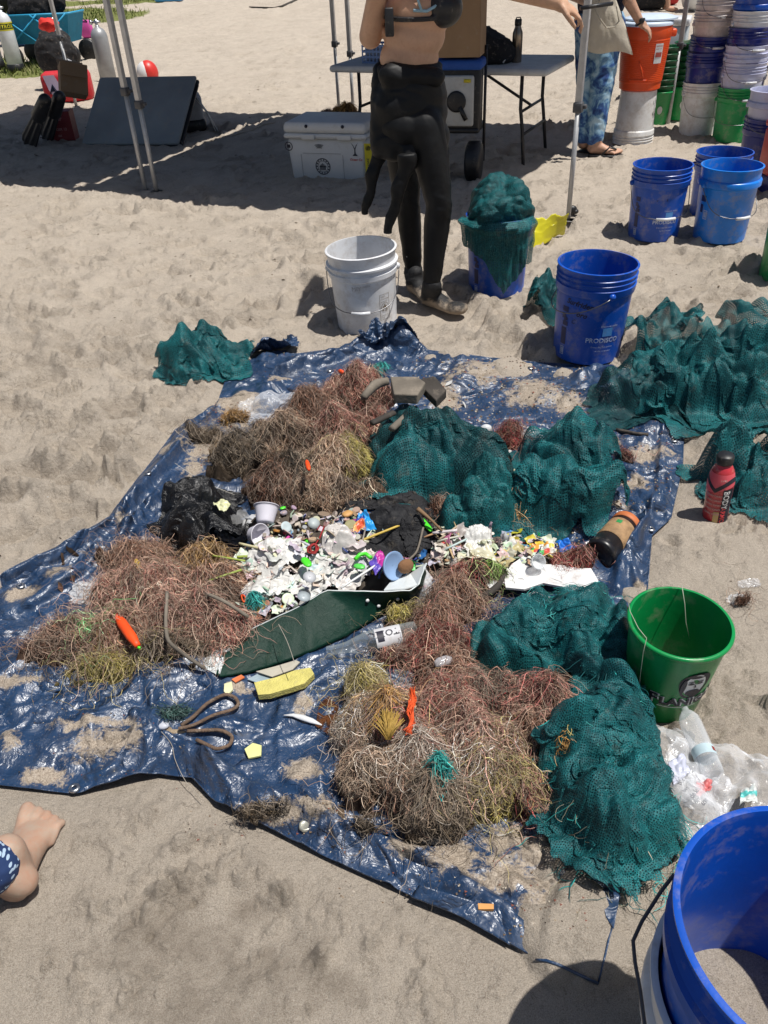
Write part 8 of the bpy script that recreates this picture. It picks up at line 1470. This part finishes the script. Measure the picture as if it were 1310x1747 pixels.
stm = NT('stain'); stm.set(col=stm.mix(stm.noise(60, 5), (.05, .02, .006), (.16, .06, .02)), rough=.2, alpha=stm.ramp(stm.noise(45, 6, .7), .42, .52)); stm = stm.m
flat_item('stain', [(545, 1200), (562, 1188), (578, 1205), (574, 1240), (558, 1254), (538, 1240)], .001, stm, 'wet rusty brown smear on the tarp beside the white lure', 'stain', thick=.0008, lift=.004, on=PT)
b = MB(); b.lathe([(.0005, .004), (.008, .004), (.011, .006), (.0125, .004), (.013, .0)], 28, wob=lambda a__, z: 1+.03*np.sin(a__*21)); o = b.build('bottle_cap', simple('cap_metal', (.50, .50, .42), .35, .2, metal=.6), None); o.location = tuple(PT(521, 1409, .004)); tag(o, 'crimped metal bottle cap near the near edge of the tarp', 'bottle cap')
slab([(815, 1545), (842, 1545), (842, 1555), (816, 1556)], .002, simple('butt_orange', (.66, .32, .10), .7), 'orange cigarette filter on the near corner of the tarp', 'cigarette_filter', 'cigarette butt', .007)
pill('shell', (742, 1133), (770, 1124), .09, .012, clear('clear_tube', (.62, .60, .62), .5), 'dirty clear plastic tube lying on the maroon weed', 'tube', 1.)
b = MB(); b.ell((0, 0, 0), (.022, .016, .020)); o = b.build('bulb', simple('bulb_white', (.62, .64, .66), .25, .1), None); o.location = tuple(PT(829, 733, .02)); tag(o, 'round white plastic bulb on the tarp right of the driftwood', 'plastic piece')
for (u, v, s_, lb) in ((792, 690, .02, 'white crumpled paper bit on the far part of the tarp'), (766, 655, .02, 'white foam shard right of the dark driftwood block'), (1085, 763, .008, 'left white chip near the dark flat stick'), (1108, 767, .010, 'right white chip near the dark flat stick'), (1066, 848, .006, 'pale blue chip on the right part of the tarp'), (78, 838, .004, 'tiny white shell alone on the sand at the left'), (873, 803, .024, 'cream foam scrap between the two teal nets'), (820, 668, .014, 'pale plastic strip lying flat at the far right of the tarp'), (870, 770, .012, 'white strip at the left side of the tall teal pile')):
    c_ = (.55, .52, .36) if 'cream' in lb else (.25, .38, .62) if 'blue' in lb else (.64, .64, .62); p_ = PT(u, v, .006); frag(u, v, s_, c_, lb, None, 'scrap', pos=p_, name='scrap', cat='scrap', aspect=.5)
b = MB(); q = [PG(u, v, .004) for u, v in ((358, 240), (375, 233), (395, 232), (412, 226), (430, 222), (448, 213), (465, 210), (480, 204))]; b.tube(np.array(q)-q[0], .008, 6, flat=.5); o = b.build('rope', simple('rope_sand', (.42, .35, .27), .9), None); o.location = tuple(q[0]); tag(o, 'pale rope lying on the shaded sand left of the white cooler', 'rope')
b = MB(); q = [PG(u, v, .003) for u, v in ((298, 268), (310, 262), (322, 257))]; b.tube(np.array(q)-q[0], .007, 6, flat=.5); o = b.build('rope', simple('rope_sand', (.42, .35, .27)), None); o.location = tuple(q[0]); tag(o, 'short pale rope end on the shaded sand near the tent pole foot', 'rope')
b = MB(); q = [PG(u, v, .01) for u, v in ((425, 10), (455, 12), (480, 8), (505, 0))]; b.tube(np.array(q)-q[0], [.01, .02, .025, .03], 8); o = b.build('driftwood', woodd, None); o.location = tuple(q[0]); tag(o, 'long dark driftwood branch on the far sand at the frame top', 'driftwood')
tangle('orange brown seaweed heap half hidden behind the white cooler', [(590, 192, .14, .08, .14, 0, OCH), (560, 195, .08, .05, .07, 0, BRN)], 1500, 75, w=(.0015, .003))
# ---------------------------------------------------------------- dive gear at the top left
def tank(u, v, label, m, H_=.68, r=.092, band_=True, tilt=0., boot_=True):
    p = PG(u, v); t_ = empty('dive_tank', p, 0, label, 'dive tank', rot=(0, tilt, 0)); b = MB(); b.lathe([(r*.9, 0), (r, .01), (r, H_*.82), (r*.93, H_*.88), (r*.72, H_*.95), (r*.35, H_*.99), (r*.25, H_), (r*.25, H_+.02)], 32, cap0=True, cap1=True); b.build('cylinder', m, t_)
    b = MB(); b.lathe([(.018, H_+.02), (.02, H_+.08)], 12, cap1=True); b.tube([(-.05, 0, H_+.05), (.05, 0, H_+.05)], .014, 8); b.lathe([(.001, 0), (.026, 0), (.026, .03), (.001, .03)], 12, M=Matrix.Rotation(math.pi/2, 3, 'Y'), loc=(-.08, 0, H_+.05)); b.build('valve', steel, t_)
    if boot_: b = MB(); b.lathe([(r*1.06, -.02), (r*1.07, .10), (r*1.0, .105)], 32, cap0=True); b.build('boot', blackp, t_)
    if band_:
        f_ = facing(t_); b = MB(); b.lathe([(r*1.004, H_*.70), (r*1.006, H_*.705), (r*1.006, H_*.835), (r*1.004, H_*.84)], 32); b.build('band', simple('band_yellow', (.62, .56, .03), .5), t_)
        b = MB(); b.lathe([(r*1.010, H_*.725), (r*1.012, H_*.73), (r*1.012, H_*.81), (r*1.010, H_*.815)], 32); b.build('band_green', simple('band_green', (.01, .04, .01), .5), t_)
        d = MB(); rf = lambda z_: r*1.02+0*z_; btext(d, 'NITROX', .062, f_-math.radians(60 if 'right' in label else 20), H_*.742, rf=rf, bold=.0012); d.build('band_word', simple('band_yellow', (.62, .56, .03)), t_)
    return t_
tankw = simple('tank_white', (.66, .68, .70), .35, .1); tank(28, 118, 'right hand white dive tank with a yellow nitrox band at the left edge', tankw, .72, .105); tank(-4, 118, 'left hand white dive tank cut off by the left edge', tankw, .72, .105)
tank(186, 140, 'plain grey dive tank standing behind the leaning folding table', simple('tank_grey', (.34, .35, .36), .45, .15, metal=.3), .60, .10, False, 0, False)
# wagon
pwg = P(95, 118); wg = empty('wagon', (pwg[0], pwg[1], float(gz(pwg[0], pwg[1]))), -.15, 'blue folding beach wagon loaded with gear behind the dive tanks', 'wagon'); cyan = simple('wagon_cyan', (.02, .22, .36), .8, .1)
V = []; sx_, sy_ = .50, .26
for z_, k_ in ((.28, .80), (.62, 1.)):
    for a_, b_ in ((-1, -1), (1, -1), (1, 1), (-1, 1)): V.append((a_*sx_*k_, b_*sy_*k_, z_))
b = MB(); b.add(V, [(3, 2, 1, 0), (0, 1, 5, 4), (1, 2, 6, 5), (2, 3, 7, 6), (3, 0, 4, 7)]); o = b.build('fabric_tub', cyan, wg, smooth=False); md = o.modifiers.new('s', 'SOLIDIFY'); md.thickness = .008
b = MB()
for a_ in (-1, 1):
    b.tube([(a_*sx_*.9, -sy_-.01, .25), (-a_*sx_*.1, -sy_-.015, .63)], .012, 6); b.tube([(a_*sx_, -sy_, .63), (a_*sx_, sy_, .63)], .014, 6); b.tube([(-a_*sx_*.1, -sy_-.015, .25), (a_*sx_*.95, -sy_-.015, .63)], .010, 6)
b.tube([(-sx_, -sy_, .63), (sx_, -sy_, .63)], .014, 6); b.tube([(-sx_, 0, .5), (-sx_*.6, -.1, .95), (-sx_*.4, -.1, 1.1)], .02, 6); b.build('frame', simple('wagon_blue', (.03, .35, .60), .5), wg)
for a_ in (-1, 1):
    for b_ in (-1, 1): b = MB(); b.lathe([(.02, -.035), (.12, -.035), (.14, -.02), (.14, .02), (.12, .035), (.02, .035)], 24, M=Matrix.Rotation(math.pi/2, 3, 'X'), loc=(a_*sx_*.85, b_*(sy_+.04), .14), cap0=True, cap1=True); wo = b.build('wheel', blackp, wg)
mb = MB(); mb.ell((-.1, 0, .72), (.34, .2, .2)); mb.ell((.15, .05, .80), (.2, .18, .2)); mb.ell((-.3, 0, .66), (.15, .15, .12)); o = remeshed(mb, 'gear_pile', simple('black_cloth', (.012, .012, .014)), None, .02, 3); o.location = wg.location; displace(o, .03, 7, 3); tag(o, 'pile of black dive gear heaped in the blue wagon', 'dive gear')
b = MB(); b.ell((0, 0, 0), (.14, .10, .07)); o = b.build('red_cloth', simple('red_bright', (.70, .03, .02), .7), None); o.location = tuple(P(84, 42, .74)); o.scale = (.8, .8, .8); displace(o, .04, 9, 3); tag(o, 'bright red cloth on the gear in the blue wagon', 'cloth')
for (u, v, h, sz, m_, lb, nm, ct) in ((105, 45, .3, (.16, .10, .75), simple('fin_blue', (.02, .10, .45), .4), 'tall blue swim fin standing behind the vest and tank', 'swim_fin', 'swim fin'), (92, 10, .3, (.5, .2, .5), navyc, 'dark blue bag at the frame top behind the wagon', 'bag', 'bag'), (128, 0, .4, (.34, .2, .30), redc, 'red and white towel hanging at the top behind the thin pole', 'towel', 'towel'), (30, 70, .0, (.55, .4, .35), simple('kayak_blue', (.10, .22, .50), .4), 'blue plastic sledge behind the white dive tanks', 'sledge', 'sledge'), (150, 62, .25, (.22, .14, .26), simple('pink_bag', (.60, .08, .34), .7), 'pink and blue bag right of the vest and tank', 'bag', 'bag'), (18, 22, .0, (2.2, .8, .62), simple('dark_bench', (.012, .012, .02), .7), 'long dark covered bench across the top left corner', 'bench', 'bench'), (62, 8, .0, (1.0, .5, .75), simple('black_cloth', (.012, .012, .014)), 'big dark gear bag standing behind the blue wagon', 'bag', 'bag'), (290, 2, .0, (.6, .35, .10), simple('kayak_cyan', (.05, .30, .60), .4), 'light blue board lying on the far grass at the frame top', 'board', 'board'), (1108, 15, .0, (.5, .3, .35), simple('black_cloth', (.012, .012, .014)), 'black backpack on the far sand behind the orange cooler', 'bag', 'backpack'), (1142, 8, .0, (.3, .3, .4), redc, 'red bag on the far sand right of the black backpack', 'bag', 'bag'), (1188, 14, .0, (.5, .5, .55), whitem, 'white box at the top right beside the rear bucket stack', 'storage_box', 'storage box')):
    p = PG(u, v); b = MB(); b.box(sz, (0, 0, sz[2]/2), bev=min(sz)*.35); r = empty(nm, (p[0], p[1], p[2]), rnd.uniform(-.4, .4), lb, ct); V = b.V[0]; V += (fbm(V[:, 0]*9, V[:, 2]*9+V[:, 1]*5, 4, 2)*.05*min(1, min(sz)*5))[:, None]*np.array([1, .5, .2]); b.build('body', m_, r)
    b = MB(); b.tube([(-sz[0]*.3, -sz[1]*.4, sz[2]*.9), (0, -sz[1]*.4, sz[2]*1.12), (sz[0]*.3, -sz[1]*.4, sz[2]*.9)], .012, 6); b.build('strap' if ct in ('bag', 'backpack') else 'edge', blackp, r)
# vest with tank
vt = tank(118, 150, 'black dive vest strapped on a shiny tank above the red bag', simple('tank_shiny', (.62, .62, .62), .25, metal=.5), .66, .10, False, 0, False); vt['category'] = 'dive tank'
mb = MB(); mb.ell((-.04, -.05, .36), (.24, .16, .26)); mb.ell((-.12, -.02, .42), (.10, .13, .22)); mb.ell((.07, -.02, .50), (.08, .12, .10)); mb.ell((-.04, -.05, .15), (.20, .12, .12)); o = remeshed(mb, 'vest', simple('black_cloth', (.012, .012, .014)), vt, .015, 3); displace(o, .02, 8, 4)
b = MB(); b.box((.10, .01, .07), (.10, -.165, .30), M=Matrix.Rotation(.5, 3, 'Y')); b.box((.03, .01, .06), (-.17, -.14, .40)); b.build('reflective_patch', simple('patch_grey', (.45, .46, .5), .4), vt)
# red bag, box, red carton, fins
p = PG(122, 172); rg = empty('red_bag', p, .15, 'red bag with a white triangle print below the dive vest', 'bag'); b = MB(); b.box((.52, .26, .30), (0, 0, .15), bev=.05); b.build('body', simple('red_bright2', (.55, .02, .03), .6), rg); b = MB(); b.add([(-.22, -.135, .28), (-.10, -.135, .28), (-.05, -.135, .16), (-.14, -.135, .05), (-.19, -.135, .14)], [(0, 1, 2, 3, 4)]); b.build('print', simple('lilac_print', (.55, .45, .58), .6), rg, smooth=False)
b = MB(); b.add([(-.17, -.138, .12), (-.12, -.138, .12), (-.14, -.138, .18)], [(0, 1, 2)]); b.tube([(-.18, -.138, .10), (-.14, -.138, .19), (-.10, -.138, .10)], .008, 4); b.build('print_mark', navyc, rg)
cb = carton(0, 0, 0, .24, .22, .26, 0, 'open cardboard box tilted on top of the small red carton', card, True, world=np.array(PG(138, 215))+[0, 0, .26]); cb.rotation_euler = (-.3, .25, .4)
p = PG(112, 241); rc_ = empty('red_carton', p, .08, 'small dark red carton with white print in the shade left of the table', 'carton'); b = MB(); b.box((.22, .18, .24), (0, 0, .12)); b.build('body', simple('maroon_box', (.20, .018, .025), .6, .1), rc_, smooth=False)
d = MB()
for s_, sz, x, z in (('Beer', .05, -.06, .17), ('LAGER 12', .030, -.07, .09), ('355', .022, -.03, .04)): V, F = text_vf(s_, sz, .1, 0, .0006); d.add(np.stack([V[:, 0]+x, np.full(len(V), -.0915), V[:, 1]+z], -1), F)
d.build('print', simple('pinkish_print', (.45, .25, .25), .5), rc_)
for k, (a0, a1, w0_, w1_, lb) in enumerate((((45, 250), (75, 175), .085, .06, 'left black swim fin leaning in the shade at the far left'), ((75, 240), (100, 170), .08, .06, 'right black swim fin leaning in the shade next to the red carton'))):
    p0 = P(*a0, .01); p1 = P(a1[0], a1[1], .42); r = empty('swim_fin', p0, 0, lb, 'swim fin'); dv_ = p1-p0; sd_ = np.cross(dv_, [0, -1, .3]); sd_ /= np.linalg.norm(sd_); nn_ = np.cross(dv_, sd_); nn_ /= np.linalg.norm(nn_); nx_ = 13; V = []
    for s_ in np.linspace(0, 1, 14):
        w_2 = np.interp(s_, [0, .08, .6, .75, 1], [w0_*.8, w0_, w1_, .05, .055])
        for q in np.linspace(-1, 1, nx_): V.append(dv_*s_+sd_*w_2*q+nn_*(.012*(abs(q) > .9)+.006*math.cos(q*9)))
    V = np.array(V); b = MB(); b.add(V, gridF(14, nx_).tolist()); o = b.build('blade', blackp, r); md = o.modifiers.new('s', 'SOLIDIFY'); md.thickness = .01
    b = MB(); b.capsule(dv_*.72, dv_*1.05, .06, .05); b.build('foot_pocket', blackp, r)
mb = MB(); mb.ell((0, 0, .14), (.2, .16, .14)); r = empty('beach_ball', P(258, 150)*[1, 1, 0]+[0, 0, float(gz(*P(258, 150)[:2]))], 0, 'red and white beach ball peeping over the leaning folding table', 'beach ball'); r.scale = (.62, .62, .8); b = MB(); b.ell((0, 0, .17), (.19, .19, .17)); bo_ = b.build('ball', simple('ball_red', (.65, .04, .03), .4), r); b = MB(); b.ell((-.05, -.01, .165), (.17, .19, .165)); b.build('white_panel', whitem, r)
# grass blades on the far patches
K = 16000; rg_ = np.random.RandomState(4); G_ = []
gy = np.exp(rg_.uniform(math.log(9), math.log(23), K*6)); gx = rg_.uniform(-1, 1, K*6)*halfw(gy)*.95
fi = np.clip((np.log(gy+.75)-math.log(.9))/(math.log(24.75)-math.log(.9))*(NR-1), 0, NR-2).astype(int); fj = np.clip((gx/halfw(gy)+1)/2*(NC-1), 0, NC-2).astype(int); ok = gm[fi, fj]+.45*fbm(gx*3, gy*3, 5, 3) > rg_.uniform(.35, .9, len(gx)); gx, gy = gx[ok][:K*2], gy[ok][:K*2]; n_ = len(gx); gz_ = gz(gx, gy); aa = rg_.uniform(0, 6.28, n_); hh_ = rg_.uniform(.03, .10, n_); ww_ = rg_.uniform(.006, .014, n_)
b0_ = np.stack([gx-np.cos(aa)*ww_, gy-np.sin(aa)*ww_, gz_], -1); b1_ = np.stack([gx+np.cos(aa)*ww_, gy+np.sin(aa)*ww_, gz_], -1); t0_ = np.stack([gx+rg_.normal(0, .03, n_), gy+rg_.normal(0, .03, n_), gz_+hh_], -1)
V = np.stack([b0_, b1_, t0_], 1).reshape(-1, 3); F = np.arange(3*n_).reshape(-1, 3); col = np.repeat(np.array([(.13, .17, .04), (.22, .24, .08), (.09, .12, .03), (.30, .29, .13)])[rg_.randint(0, 4, n_)], 3, 0); o = mesh_obj('grass', V, F, vcol('grass_mat', .8, .2, 0.), None, col=col); tag(o, 'short patchy green grass on the far beach at the top left', 'grass', kind='stuff')
